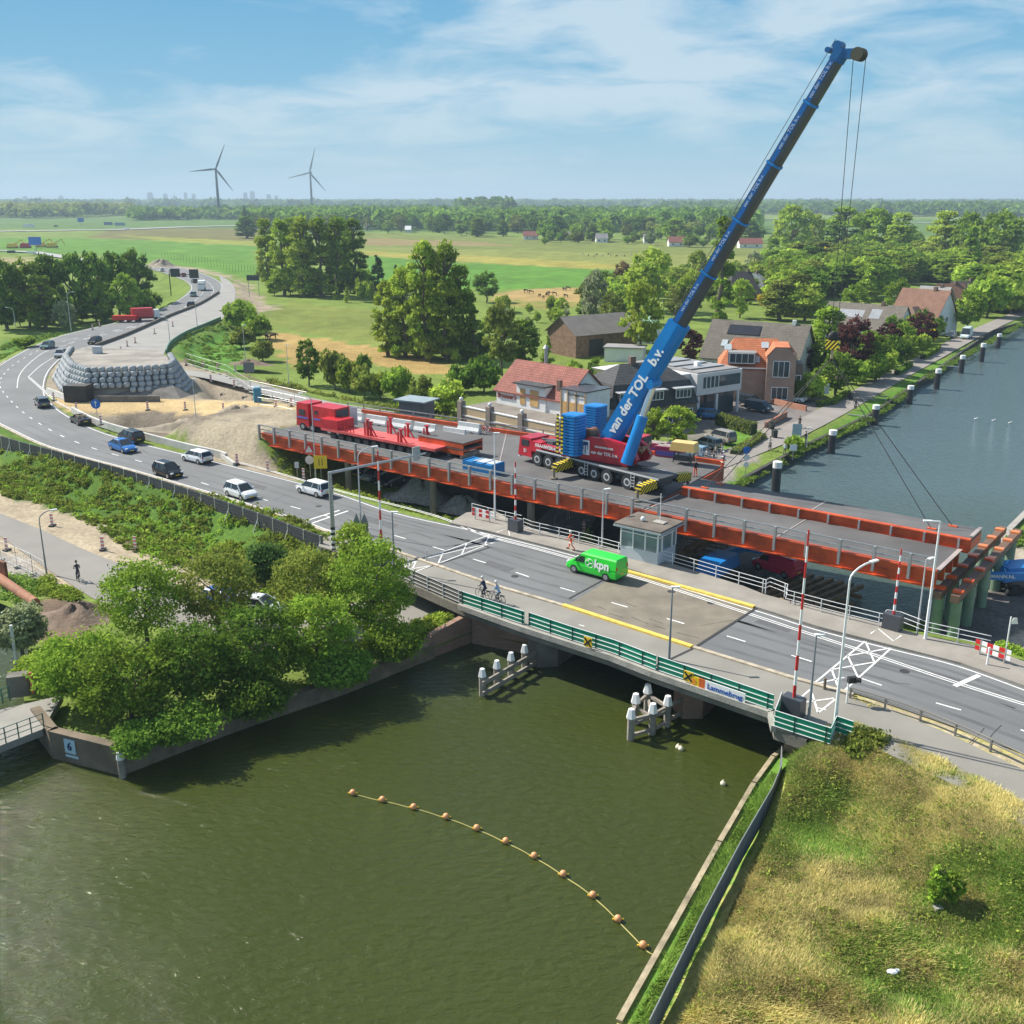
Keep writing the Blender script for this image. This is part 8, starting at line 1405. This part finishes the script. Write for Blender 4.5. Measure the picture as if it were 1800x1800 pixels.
# fences of the site
def mesh_fence(pts, z, label, h=2.0, step=3.0):
    P = PX(pts, z); t = thing('site_fence', label, 'fence', (P[0].x, P[0].y, z)); mb = MB()
    for a, b in zip(P, P[1:]):
        for hh in (.15, h*.5, h): mb.cyl(a+up*hh, b+up*hh, .02, n=4)
        L_ = (b-a).length; n = int(L_/.5)
        for i in range(n): p = a.lerp(b, i/n); mb.beam(p+up*.15, p+up*h, .008, .008)
    mb.build('mesh', GALV, t, True)
    for p, d_ in along(P, step): m2 = MB(); m2.cyl(p, p+up*h, .025, n=5); m2.build('post', GALV, t, True); m2 = MB(); m2.box(p+up*.08, (.6, .25, .16), math.atan2(d_.y, d_.x)+1.57); m2.build('concrete_foot', CONC, t, True)
mesh_fence([(3, 985), (30, 997), (55, 1008), (82, 1024)], -2.4, 'wire site fence along the path at the left edge'); mesh_fence([(455, 722), (500, 728), (540, 738)], .3, 'wire site fence between blue toilet and orange deck'); mesh_fence([(975, 940), (1010, 922), (1060, 905)], -2.4, 'wire fence in the shade below the orange deck'); mesh_fence([(330, 640), (400, 662), (440, 690), (540, 712)], 0, 'wire site fence along the lower edge of the detour road'); mesh_fence([(1455, 694), (1490, 702), (1560, 703)][1:] , -2.2, 'low wire gate across the canal road', 1.0, 2)
# portable toilet, signs, pipe, boards
t = thing('portable_toilet', 'blue portable toilet beside the detour road', 'portable toilet', G(453, 706, 0), .3); mb = MB(); mb.box((0, 0, 1.1), (1.15, 1.15, 2.2)); mb.build('cabin', paint('toilet blue', (.02, .25, .42)), t); mb = MB(); mb.box((0, 0, 2.28), (1.2, 1.2, .16), 0, (.7, .7)); mb.build('roof', paint('toilet roof', (.35, .5, .55)), t); mb = MB(); mb.box((0, -.59, 1.05), (.8, .04, 1.9)); mb.build('door', paint('toilet door', (.02, .18, .33)), t)
def sign(px, py, z, h, shape, w_, col, label, nm='road_sign', border=None):
    t = thing(nm, label, 'sign', G(px, py, z)); mb = MB(); mb.cyl((0, 0, 0), (0, 0, h), .04, n=6); mb.build('post', GALV, t); mb = MB()
    if shape == 'round': mb.cyl((0, -.05, h), (0, -.08, h), w_/2, n=18)
    elif shape == 'tri': mb.add([(-w_/2, -.06, h-w_*.3), (w_/2, -.06, h-w_*.3), (0, -.06, h+w_*.55), (-w_/2, -.03, h-w_*.3), (w_/2, -.03, h-w_*.3), (0, -.03, h+w_*.55)], [(0, 1, 2), (5, 4, 3), (0, 3, 4, 1), (1, 4, 5, 2), (2, 5, 3, 0)])
    else: mb.box((0, -.06, h), (w_, .04, w_*(shape if not isinstance(shape, str) else 1)))
    mb.build('panel', col, t); return t
t = sign(171, 733, 0, 1.9, 'round', 1.4, BLUE, 'round blue arrow sign on the sand strip'); mb = MB(); mb.beam((0, -.1, 1.5), (0, -.1, 2.1), .12, .02, up=(0, 1, 0)); mb.add([(-.25, -.1, 2.05), (.25, -.1, 2.05), (0, -.1, 2.4)], [(0, 1, 2)]); mb.build('arrow', WHT, t)
t = sign(384, 785, -.4, 1.7, .6, 1.5, YEL, 'yellow works sign with red triangle beside the excavation'); mb = MB(); mb.add([(-.5, -.07, 2.2), (.5, -.07, 2.2), (0, -.07, 3.0)], [(0, 1, 2)]); mb.build('triangle', REDP, t); mb = MB(); mb.add([(-.28, -.09, 2.3), (.28, -.09, 2.3), (0, -.09, 2.75)], [(0, 1, 2)]); mb.build('triangle_face', WHT, t)
t = sign(565, 842, -.5, 2.0, 1.0, 1.5, YEL, 'yellow square sign with black arrows below the orange deck'); mb = MB(); mb.beam((-.15, -.09, 1.6), (-.15, -.09, 2.4), .08, .02, up=(0, 1, 0)); mb.beam((.2, -.09, 1.6), (.2, -.09, 2.4), .08, .02, up=(0, 1, 0)); mb.build('arrows', BLK, t)
t = sign(546, 838, -.5, 3.2, 'tri', 1.5, REDP, 'red bordered warning triangle with round sign below it'); mb = MB(); mb.add([(-.45, -.1, 2.9), (.45, -.1, 2.9), (0, -.1, 3.7)], [(0, 1, 2)]); mb.cyl((0, -.06, 2.0), (0, -.09, 2.0), .5, n=16); mb.build('sign_face', M('sign face', (.7, .62, .6), .6), t)
sign(523, 838, -.4, 1.4, 1.4, .5, LGREY, 'small grey sign plate left of the warning triangle'); sign(1393, 808, -2.2, 1.6, .9, .9, WHT, 'white board by the canal bank bush')
t = sign(1310, 836, -2.2, 3.2, 'round', .9, BLUE, 'blue round cycle path sign above white and red discs on the canal road'); mb = MB(); mb.cyl((0, -.05, 2.3), (0, -.08, 2.3), .4, n=14); mb.cyl((0, -.05, 1.4), (0, -.08, 1.4), .35, n=14); mb.build('lower_discs', WHT, t)
t = sign(1399, 778, -2.2, 1.8, 1.3, 1.3, M('pale blue board', (.35, .45, .5), .5), 'pale blue information board on the canal verge'); sign(1452, 700, -2.2, 1.6, 2.2, .8, WHT, 'white upright sign on the lawn edge by the canal road'); sign(440, 679, 0, 3.2, .9, 1.8, M('sign back', (.13, .15, .15), .6), 'grey back of a road sign beside the detour road')
t = thing('direction_sign', 'dark overhead road signs on a post at the curved road', 'sign', G(301, 520, 0)); mb = MB(); mb.cyl((0, 0, 0), (0, 0, 7), .15); mb.cyl((0, 0, 6.8), (9, 0, 6.8), .12); mb.build('post', BLK, t); mb = MB(); mb.box((2, -.1, 7.3), (3, .1, 2.6)); mb.build('panel', M('dark sign', (.05, .06, .06), .6), t); mb = MB(); mb.box((8, -.1, 7.0), (3, .1, 2.8)); mb.build('panel', M('dark sign', (.05, .06, .06), .6), t)
t = thing('message_sign', 'dark message board on two posts beside the new road', 'sign', G(446, 522, 0)); mb = MB(); mb.cyl((-1.4, 0, 0), (-1.4, 0, 6), .1); mb.cyl((1.8, 0, 0), (1.8, 0, 6), .1); mb.build('post', GALV, t); mb = MB(); mb.box((.2, -.1, 6), (4, .2, 1.7)); mb.build('panel', MATS['dark sign'], t)
t = thing('rusty_pipe', 'thick rusty pipe lying at the left edge by the weeds', 'pipe', G(0, 1012, -1.8)); mb = MB(); a, b = G(-25, 1000, -1.5), G(62, 1060, -2.2); mb.cyl(a, b, .42, n=16); mb.build('pipe', M('pipe rust', (.32, .14, .075), .8, var=.3, scale=1.2), t, True); mb = MB(); a = G(3, 1006, -1.4); mb.box(a+up*.2, (1.6, .25, 1.8), -.6); mb.build('flange', RUST, t, True)
def boards(px1, px2, z, label, h=1.0):
    a, b = G(*px1, z), G(*px2, z); d_ = (b-a); L_ = d_.length; d_.normalize(); t = thing('barrier_board', label, 'barrier', a); 
    for zz in (.55, 1.0):
        mb = MB()
        for i in range(6): mb.cur = i % 2; mb.beam(a+d_*L_*i/6+up*zz, a+d_*L_*(i+1)/6+up*zz, .05, .3)
        mb.build('striped_board', [REDP, WHT], t, True)
    for q in (.15, .85): mb = MB(); p = a+d_*L_*q; mb.beam(p, p+up*1.2, .08, .08); mb.build('leg', GALV, t, True)
boards((1712, 1150), (1774, 1172), 0, 'red and white barrier boards at the right end of the railing'); boards((830, 912), (866, 920), .1, 'red and white barrier boards left of the far barrier box')
t = thing('street_post', 'short white post with side arm on the pavement at the right', 'post', G(1735, 1168, .14)); mb = MB(); mb.cyl((0, 0, 0), (0, 0, 1.25), .07); mb.build('post', WHT, t)
t = thing('street_post', 'white pole with a small white flag plate beyond the barrier boards', 'post', G(1767, 1152, -.5)); mb = MB(); mb.cyl((0, 0, 0), (0, 0, 2.9), .05); mb.build('post', WHT, t); mb = MB(); mb.box((.3, 0, 2.6), (.5, .04, .45), 0, (.5, 1)); mb.build('plate', WHT, t)
t = thing('bollard', 'short brown bollard at the kerb beside the right zigzag marking', 'bollard', G(1449, 1212, 0)); mb = MB(); mb.cyl((0, 0, 0), (0, 0, .8), .09); mb.build('post', M('bollard brown', (.16, .12, .09), .8), t)
t = thing('bollard', 'short grey bollard at the kerb beside the left zigzag marking', 'bollard', G(750, 988, 0)); mb = MB(); mb.cyl((0, 0, 0), (0, 0, 1.1), .06); mb.build('post', LGREY, t)
mb = MB(); a, b = G(1000, 1450, WZ), G(1000, 1450, WZ)
mb = MB(); mb.sph((0, 0, .1), .2, 7, 5, (1.3, .8, .5)); mb.sph((.25, .1, .08), .12, 6, 4, (1.2, .8, .6)); o = mb.build('litter', M('white plastic', (.8, .8, .8), .5)); o.location = GT(1568, 1712); tag(o, 'crumpled white plastic in the dry meadow', 'litter'); mb = MB(); mb.box((0, 0, .1), (.4, .3, .2), .2); o = mb.build('stone', CONC); o.location = GT(1648, 1600); tag(o, 'pale stone at the foot of the meadow shrub', 'stone')
t = thing('info_box', 'white box at the back of the mound by the new road', 'box', G(172, 622, MH-.3)); mb = MB(); mb.box((0, 0, .6), (1.4, 1.0, 1.3)); mb.build('body', M('box white', (.55, .57, .58), .7, var=.15), t); mb = MB(); mb.box((0, 0, 1.3), (1.5, 1.1, .08)); mb.build('lid', LGREY, t)
t = thing('stairs', 'wooden stair with rails on the bank left of the road signs', 'stairs', G(560, 1015, -1.6)); mb = MB(); a, b = G(535, 1022, -2.0), G(590, 985, -.4)
for off in (Vector((0, 0, 0)), Vector((1.1, .9, 0))): mb.beam(a+off, b+off, .1, .2); mb.beam(a+off+up*.9, b+off+up*.9, .06, .06); mb.beam(a+off, a+off+up*.9, .06, .06); mb.beam(b+off, b+off+up*.9, .06, .06)
mb.build('rail', WOOD, t, True); mb = MB()
for i in range(9): p = a.lerp(b, i/9)+Vector((.55, .45, .05)); mb.box(p, (1.3, .35, .06), .7)
mb.build('step', WOOD, t, True)
for i, (x, y, lb) in enumerate(((1356, 754, 'black bin by the garden wall near the road'), (1361, 770, 'black bin on the paving near the low hedge'), (1494, 703, 'dark bin at the road gate'))): mb = MB(); mb.box((0, 0, .55), (.6, .6, 1.1), .3, (1.1, 1.1)); mb.box((0, 0, 1.12), (.7, .7, .08), .3); o = mb.build('wheelie_bin', M('bin', (.03, .035, .03), .6)); o.location = G(x, y, ZL); tag(o, lb, 'bin')
# ---- people
SKIN = M('skin', (.50, .31, .22), .6)
def skinbody(name, J, E_, R, mat, parent, loc=(0, 0, 0)):
    me = bpy.data.meshes.new(name); me.from_pydata(J, E_, []); o = bpy.data.objects.new(name, me); COL.objects.link(o)
    m = o.modifiers.new('s', 'SKIN'); m.use_smooth_shade = True; m.branch_smoothing = .5; s = o.modifiers.new('u', 'SUBSURF'); s.levels = s.render_levels = 1
    for i, v in enumerate(me.skin_vertices[0].data): v.radius = (R[i], R[i]*.85); v.use_root = (i == 0)
    dg = bpy.context.evaluated_depsgraph_get(); dg.update(); m2 = bpy.data.meshes.new_from_object(o.evaluated_get(dg)); bpy.data.objects.remove(o); m2.materials.clear()
    for q in (mat if isinstance(mat, list) else [mat]): m2.materials.append(q)
    ob = bpy.data.objects.new(name, m2); COL.objects.link(ob); ob.parent = parent; return ob
def person(p, hz_, label, top, legs, hair=(.08, .05, .03), pose='stand', helmet=None, group=None, vest=None):
    t = thing('person', label, 'person', p, hz_, group)
    if pose == 'stand': hp, kn, an, bend = .92, [(.08, -.1, .5), (-.06, .1, .5)], [(.02, -.13, .09), (-.12, .13, .09)], 0.04; arms = [((.02, -.24, 1.12), (.14, -.25, .88)), ((.0, .24, 1.12), (.1, .27, .88))]; ft = [(.17, -.13, .04), (.04, .13, .04)]
    elif pose == 'walk': hp, kn, an, bend = .9, [(.22, -.1, .52), (-.1, .1, .48)], [(.28, -.1, .09), (-.42, .1, .16)], .08; arms = [((-.12, -.24, 1.12), (-.16, -.24, .88)), ((.14, .24, 1.12), (.32, .22, .95))]; ft = [(.44, -.1, .05), (-.3, .1, .05)]
    else: hp, kn, an, bend = .98, [(.34, -.12, .78), (.30, .12, .58)], [(.18, -.13, .42), (.10, .13, .22)], .28; arms = [((.28, -.24, 1.22), (.5, -.24, 1.08)), ((.28, .24, 1.22), (.5, .24, 1.08))]; ft = [(.32, -.13, .38), (.24, .13, .18)]
    ch = hp+.48; J = [(0, 0, hp), (bend*.5, 0, hp+.24), (bend, 0, ch-.02), (bend*1.1, 0, ch+.1), (0+bend*1.15, 0, ch+.17)]; R = [.155, .14, .165, .065, .06]; E_ = [(0, 1), (1, 2), (2, 3), (3, 4)]
    for k in (0, 1):
        s_ = -1 if k == 0 else 1; b = len(J); J += [(0, s_*.1, hp-.06), kn[k], an[k], ft[k]]; R += [.1, .07, .05, .045]; E_ += [(0, b), (b, b+1), (b+1, b+2), (b+2, b+3)]
        b = len(J); J += [(bend, s_*.2, ch-.04), arms[k][0], arms[k][1]]; R += [.065, .05, .038]; E_ += [(2, b), (b, b+1), (b+1, b+2)]
    body = skinbody('body', J, E_, R, [paint('cloth %.2f %.2f %.2f' % top, top, rough=.9), paint('cloth %.2f %.2f %.2f' % legs, legs, rough=.9), SKIN], t)
    mi = []
    for f in body.data.polygons: z = f.center.z; y = abs(f.center.y); mi.append(1 if z < hp-.02 and not (y > .2 and pose != 'bike') else (2 if z > ch+.04 else 0))
    body.data.polygons.foreach_set('material_index', mi)
    hc = Vector((bend*1.2+.02, 0, ch+.27)); mb = MB(); mb.sph(hc, .105, 10, 8, (1.05, .85, 1.2)); mb.box(hc+Vector((.115, 0, -.01)), (.03, .03, .05)); hd = mb.build('head', SKIN, t, smooth=True)
    mb = MB(); mb.sph(hc+Vector((-.02, 0, .035)), .118, 10, 6, (1.1, .92, 1.05)); mb.build('helmet' if helmet else 'hair', paint('head %.2f %.2f %.2f' % (helmet or hair), helmet or hair, rough=.5), t, smooth=True)
    for k in (0, 1):
        w_ = Vector(arms[k][1]); mb = MB(); mb.box(w_+Vector((.05, 0, -.03)), (.1, .035, .08))
        for f in range(4): mb.cyl(w_+Vector((.03+.02*f, 0, -.05)), w_+Vector((.05+.025*f, 0, -.13+.01*f)), .009, n=5)
        mb.cyl(w_+Vector((.02, 0, -.02)), w_+Vector((.09, .03, -.03)), .011, n=5); mb.build('hand', SKIN, t)
        mb = MB(); f = Vector(ft[k]); mb.box(f+Vector((-.03, 0, .0)), (.26, .09, .09)); mb.build('shoe', BLK, t)
    if vest: mb = MB(); mb.box((bend*.8, 0, ch-.2), (.36, .42, .07)); mb.box((0, 0, hp-.3), (.36, .38, .06)); mb.build('reflective_band', M('reflective', (.7, .7, .6), .4), t)
    return t
def bicycle(p, hz_, label, col=(.05, .05, .06), group=None):
    t = thing('bicycle', label, 'bicycle', p, hz_, group); C_ = paint('frame %.2f %.2f' % col[:2], col)
    for x_ in (-.52, .54):
        mb = MB(); n = 18
        for i in range(n): a0, a1 = 2*math.pi*i/n, 2*math.pi*(i+1)/n; mb.cyl((x_+.34*math.cos(a0), 0, .35+.34*math.sin(a0)), (x_+.34*math.cos(a1), 0, .35+.34*math.sin(a1)), .022, n=5, caps=False)
        w_ = mb.build('wheel', TYRE, t); mb = MB(); [mb.cyl((x_, 0, .35), (x_+.33*math.cos(a), 0, .35+.33*math.sin(a)), .004, n=3) for a in np.linspace(0, 6.28, 10)]; mb.build('spokes', GALV, w_)
    mb = MB(); pts = {'r': (-.52, 0, .35), 'b': (-.05, 0, .32), 's': (-.2, 0, .85), 'h': (.36, 0, .88), 'f': (.54, 0, .35)}
    for a, b in (('r', 'b'), ('b', 's'), ('s', 'h'), ('b', 'h'), ('h', 'f'), ('r', 's')): mb.cyl(pts[a], pts[b], .02, n=6)
    mb.build('frame', C_, t); mb = MB(); mb.cyl((.34, -.28, 1.04), (.34, .28, 1.04), .016, n=6); mb.cyl((.36, 0, .88), (.34, 0, 1.04), .016, n=6); mb.build('handlebar', BLK, t); mb = MB(); mb.box((-.22, 0, .93), (.26, .15, .06)); mb.build('saddle', BLK, t); mb = MB(); mb.box((-.55, 0, .74), (.4, .14, .03)); mb.build('luggage_rack', BLK, t); return t
def cyclist(px, py, tx, ty, z, who, bike, top, legs, helmet=None, group=None, hair=(.08, .05, .03)):
    p = G(px, py, z); f = G(tx, ty, z)-p; h = math.atan2(f.y, f.x); bicycle(p, h, bike); q = p+rot((-.22, 0, 0), h); q.z = z-.02; return person(q, h, who, top, legs, hair, 'bike', helmet)
cyclist(850, 1052, 800, 1035, .03, 'person in a dark blue jacket and pale helmet cycling behind the green parapet', 'black bicycle ridden by the dark blue jacketed person', (.02, .03, .08), (.05, .05, .06), (.6, .6, .58))
cyclist(874, 1060, 820, 1042, .03, 'person in a light blue jacket and white helmet cycling with red panniers', 'black bicycle with red panniers ridden behind the dark blue jacket', (.35, .45, .58), (.2, .2, .22), (.75, .75, .72))
cyclist(661, 1000, 620, 985, .03, 'person in dark red and black cycling at the left boom', 'dark bicycle at the foot of the left boom', (.08, .01, .02), (.02, .02, .02))
cyclist(672, 1005, 640, 992, .03, 'person in teal cycling beside the left boom housing', 'dark bicycle half hidden by the bush beside the left boom', (.05, .25, .3), (.03, .03, .05))
cyclist(138, 1020, 130, 1002, -2.38, 'person in dark clothes cycling alone on the path at the lower left', 'dark bicycle casting a shadow on the lower left path', (.05, .05, .06), (.06, .06, .08))
person(G(1004, 966, .16), 2.6, 'person in orange work clothes walking on the pavement before the cabin', (.85, .10, .02), (.85, .12, .02), pose='walk', helmet=(.8, .8, .75), vest=1)
person(G(1222, 837, DZ), -1.8, 'person in orange trousers and dark jacket standing behind the crane', (.06, .05, .06), (.85, .12, .03), helmet=(.05, .05, .05)); person(G(1270, 822, DZ), .4, 'person in orange with white helmet at the far deck corner', (.12, .10, .16), (.85, .14, .04), helmet=(.8, .8, .8), vest=1)
person(G(1702, 1066, -2.3), 1.0, 'person in orange overalls standing under the brown cap beams', (.85, .12, .02), (.85, .12, .02), helmet=(.6, .2, .05), vest=1)
for x, y, tp, lg, lb in ((1242, 812, (.45, .47, .48), (.1, .1, .12), 'person in pale top leftmost in the group by the parked cars'), (1254, 816, (.15, .15, .17), (.1, .13, .2), 'person in dark grey in the group by the parked cars'), (1258, 805, (.3, .27, .22), (.12, .14, .2), 'person in brown top in the middle of the group by the cars'), (1269, 803, (.5, .5, .52), (.08, .08, .1), 'person in white and black on the right of the group by the cars')): person(G(x, y, -2.3), random.uniform(0, 6), lb, tp, lg)
cyclist(1353, 790, 1340, 800, -2.19, 'person in white cycling towards the camera on the canal road', 'bicycle under the person in white on the canal road', (.75, .75, .75), (.1, .1, .12)); cyclist(1405, 752, 1398, 760, -2.19, 'person in black cycling past the garden hedge', 'bicycle under the person in black near the hedge', (.04, .03, .03), (.05, .05, .05)); cyclist(1503, 720, 1490, 728, -2.19, 'person in black cycling by the road gate', 'bicycle under the person by the road gate', (.02, .02, .02), (.04, .04, .05))
person(G(1379, 800, -2.3), 1.2, 'person in white hooded top standing beside the bank bush', (.7, .7, .68), (.06, .06, .08)); person(G(1416, 780, -2.3), 2, 'person in dark clothes standing by the information board', (.07, .07, .08), (.1, .1, .1))
bicycle(G(1412, 784, -2.2), .5, 'parked bicycle beside the information board')
for i, (x, y) in enumerate(((850, 760+2), (858, 763))): bicycle(G(x, y, DZ), .4+i*.5, ['white bicycle lying against the far railing of the orange deck', 'second bicycle by the far railing of the orange deck'][i], (.7, .7, .7))
# ---- animals in the fields
def beast(px, py, col, label, s=1.0, group=None, hd=None):
    p = GT(px, py); h = random.uniform(0, 6.28) if hd is None else hd; t = thing('horse' if s >= 1 else 'sheep', label, 'horse' if s >= 1 else 'sheep', p, h, group)
    J = [(-.6, 0, 1.15), (0, 0, 1.1), (.6, 0, 1.2), (.85, 0, 1.45), (1.1, 0, 1.15), (1.35, 0, .85)]; R = [.26, .3, .27, .15, .12, .09]; E_ = [(0, 1), (1, 2), (2, 3), (3, 4), (4, 5)]
    for x_, i0 in ((-.62, 0), (.6, 2)):
        for y_ in (-.18, .18): b = len(J); back = x_ < 0; J += [(x_+(.05 if back else 0), y_, .85), (x_+(-.1 if back else .03), y_, .48), (x_+(-.02 if back else 0), y_, .04)]; R += [.13, .07, .06]; E_ += [(i0, b), (b, b+1), (b+1, b+2)]
    J += [(-.95, 0, .8)]; R += [.05]; E_ += [(0, len(J)-1)]
    m = 1.0 if s >= 1 else s; skinbody('body', [(a*m, b*m, c*m) for a, b, c in J], E_, [r_*m*(1.0 if s >= 1 else 1.35) for r_ in R], paint('coat %.2f %.2f' % col[:2], col, rough=.9), t)
bk, bw = (.03, .02, .018), (.10, .05, .03)
for i, (x, y, c) in enumerate(((925, 515, bk), (934, 517, bk), (962, 522, bw), (975, 520, bk), (992, 512, bk), (999, 510, bk), (995, 524, bk), (948, 523, bw), (955, 526, bk), (963, 519, bk))): beast(x, y, c, f'{ordn[i]} dark horse listed from the left of the bare paddock' if 0 else f'dark horse in the bare paddock, {["far left", "second from left at the back", "middle brown one", "upright in the middle", "right of the middle at the back", "at the right back fence", "at the right front", "brown one at the front left", "front middle", "centre back"][i]}', 1.25, 'horses in the bare paddock')
beast(470, 598, bk, 'left one of two dark horses in the dry grass', 1.2); beast(480, 597, bk, 'right one of two dark horses in the dry grass', 1.2)
for i, (x, y, c) in enumerate([(1024+i*8.2+(i % 3)*2, 448+(i*7 % 5), (bw if i % 2 else (.5, .46, .38))) for i in range(14)]): beast(x, y, c, f'small grazing sheep, {ordn[i] if i < 12 else ["thirteenth", "fourteenth"][i-12]} from the left in the far pasture', .85, 'grazing animals in the far pasture')
for i, (x, y) in enumerate(((1715, 737), (1746, 740), (1775, 744))): t = thing('gull', ['left', 'middle', 'right'][i]+' white gull of the three swimming on the canal', 'bird', G(x, y, WZ)); mb = MB(); mb.sph((0, 0, .08), .16, 8, 6, (1.7, .8, .8)); mb.build('body', WHT, t, smooth=True); mb = MB(); mb.sph((.25, 0, .27), .08, 8, 6); mb.cyl((.2, 0, .12), (.25, 0, .26), .05, n=6); mb.build('head', WHT, t, smooth=True); mb = MB(); mb.cyl((.32, 0, .26), (.42, 0, .25), .02, .005, n=5); mb.build('beak', YEL, t)
# far traffic and machinery on the motorway
for i, (x, y, c, L_, lb) in enumerate(((50, 400, WHc, 14, 'white lorry on the far motorway left'), (98, 399, BKc, 5, 'black car on the far motorway'), (210, 397, (.2, .3, .45), 14, 'blue white lorry on the far motorway'), (190, 396, (.1, .15, .3), 12, 'dark blue lorry on the far motorway'), (222, 403, WHc, 6, 'white van on the far motorway slip'), (55, 447, WHc, 5, 'white car on the middle-distance road'), (20, 446, BKc, 5, 'dark car on the middle-distance road'))):
    t = thing('lorry' if L_ > 8 else 'car', lb, 'lorry' if L_ > 8 else 'car', G(x, y, -1.85), .05); hh = 3.6 if L_ > 8 else 1.5; mb = MB(); mb.box((0, 0, hh/2+.4), (L_*.8, 2.4, hh), 0, (.97, .95)); mb.build('body', paint('far %.2f %.2f' % c[:2], c), t); mb = MB(); mb.box((L_*.44, 0, hh*.4+.4), (L_*.12, 2.3, hh*.7), 0, (.7, .9)); mb.build('cab', paint('far %.2f %.2f' % c[:2], c), t)
for i, (x, y, c, lb) in enumerate(((22, 433, YEL, 'yellow machine leftmost in the distant works depot'), (72, 431, YEL, 'tall yellow machine in the distant works depot'), (45, 433, REDP, 'red machine in the distant works depot'), (92, 432, YEL, 'yellow machine rightmost in the distant works depot'))):
    t = thing('site_machine', lb, 'machine', G(x, y+3, -2)); mb = MB(); mb.box((0, 0, 1.9), (7, 3.2, 2.6), 0, (.7, .9)); mb.build('body', c, t); mb = MB(); mb.box((0, 0, .5), (7, 3, 1)); mb.build('track', BLK, t); mb = MB(); mb.beam((2, 0, 3), (7, 0, 5.5), .5, .5); mb.beam((7, 0, 5.5), (9, 0, 1.5), .5, .5); mb.build('arm', c, t)
for x, y, lb in ((64, 442, 'blue motorway sign before the distant depot'), (143, 396, 'blue overhead sign on the far motorway')): t = thing('direction_sign', lb, 'sign', G(x, y, -2)); mb = MB(); mb.cyl((0, 0, 0), (0, 0, 7), .3); mb.build('post', GALV, t); mb = MB(); mb.box((0, -.3, 6.5), (8, .3, 5)); mb.build('panel', BLUE, t)
t = thing('shed', 'small grey kiosk roof behind the far railing of the orange deck', 'shed', G(712, 738, .5), -.5); mb = MB(); mb.box((0, 3, .8), (4, 3, 3)); mb.build('wall', M('kiosk wall', (.15, .15, .15), .8), t); mb = MB(); mb.box((0, 3, 2.4), (5.2, 4, .2)); mb.build('roof', M('kiosk roof', (.28, .34, .36), .5), t)
t = thing('field_fence', 'row of slender poles along the field behind the curved road', 'fence', G(285, 455, -2)); 
for i in range(34): p = G(285+i*5.4, 453+i*.92+(i*i)*.006, -2.2); mb = MB(); mb.cyl(p, p+up*4, .07, n=4); mb.build('post', M('dark post', (.08, .08, .07), .8), t, True)
# ---- labels that tell the random trees apart: leaf colour, shape, then the count from the left
LN = {'dark': 'dark green', 'mid': 'mid green', 'light': 'light green', 'yel': 'yellow green', 'olive': 'olive', 'silver': 'silvery', 'gold': 'golden', 'purple': 'purple'}
def ordi(n): return f"{n}{'th' if 10 < n % 100 < 14 else {1: 'st', 2: 'nd', 3: 'rd'}.get(n % 10, 'th')}"
groups = {}
for o in COL.objects:
    if o.type == 'EMPTY' and o.get('group') and o.get('category') in ('tree', 'bush') and o.get('label'):
        c = [k for k in o.children if k.name.startswith('crown')]
        if not c: continue
        pass
        mt = c[0].material_slots[0].material; lf = [k for k, v in LM.items() if v == mt][0]; me_ = c[0].data; kd = [k for k, v in PROTO.items() if v[0] == me_][0][0]
        groups.setdefault((o['group'], lf, kd), []).append(o)
SH = {'round': 'round-crowned tree', 'bush': 'low bushy tree', 'poplar': 'tall ragged tree', 'cone': 'pointed tree', 'column': 'narrow tree', 'willow': 'drooping tree'}
PL = {'trees of the wood behind the canal houses': 'in the wood behind the houses', 'trees in the belt beyond the meadows': 'in the tree belt beyond the meadows', 'trees at the far edge of the canal wood': 'at the canal wood edge', 'trees in the rough land behind the barn': 'on the rough land behind the barn', 'scrub trees in the marshy plot': 'in the marshy plot', 'garden bushes behind the mansard house': 'in the mansard house gardens', 'trees among the far houses': 'among the far houses', 'garden bushes beside the brick house': 'beside the brick house', 'garden trees along the far canal road': 'along the far canal road', 'underwood of the big poplar group': 'under the big poplar group', 'underwood of the junction copse': 'under the junction copse', 'underwood of the second poplar group': 'under the second poplar group'}
for (g_, lf, kd), L_ in groups.items():
    L_.sort(key=lambda o: o.location.x/depth(o.location))
    for i, o in enumerate(L_): o['label'] = f'{LN[lf]} {SH[kd]}, {ordi(i+1)} from left {PL[g_]}'
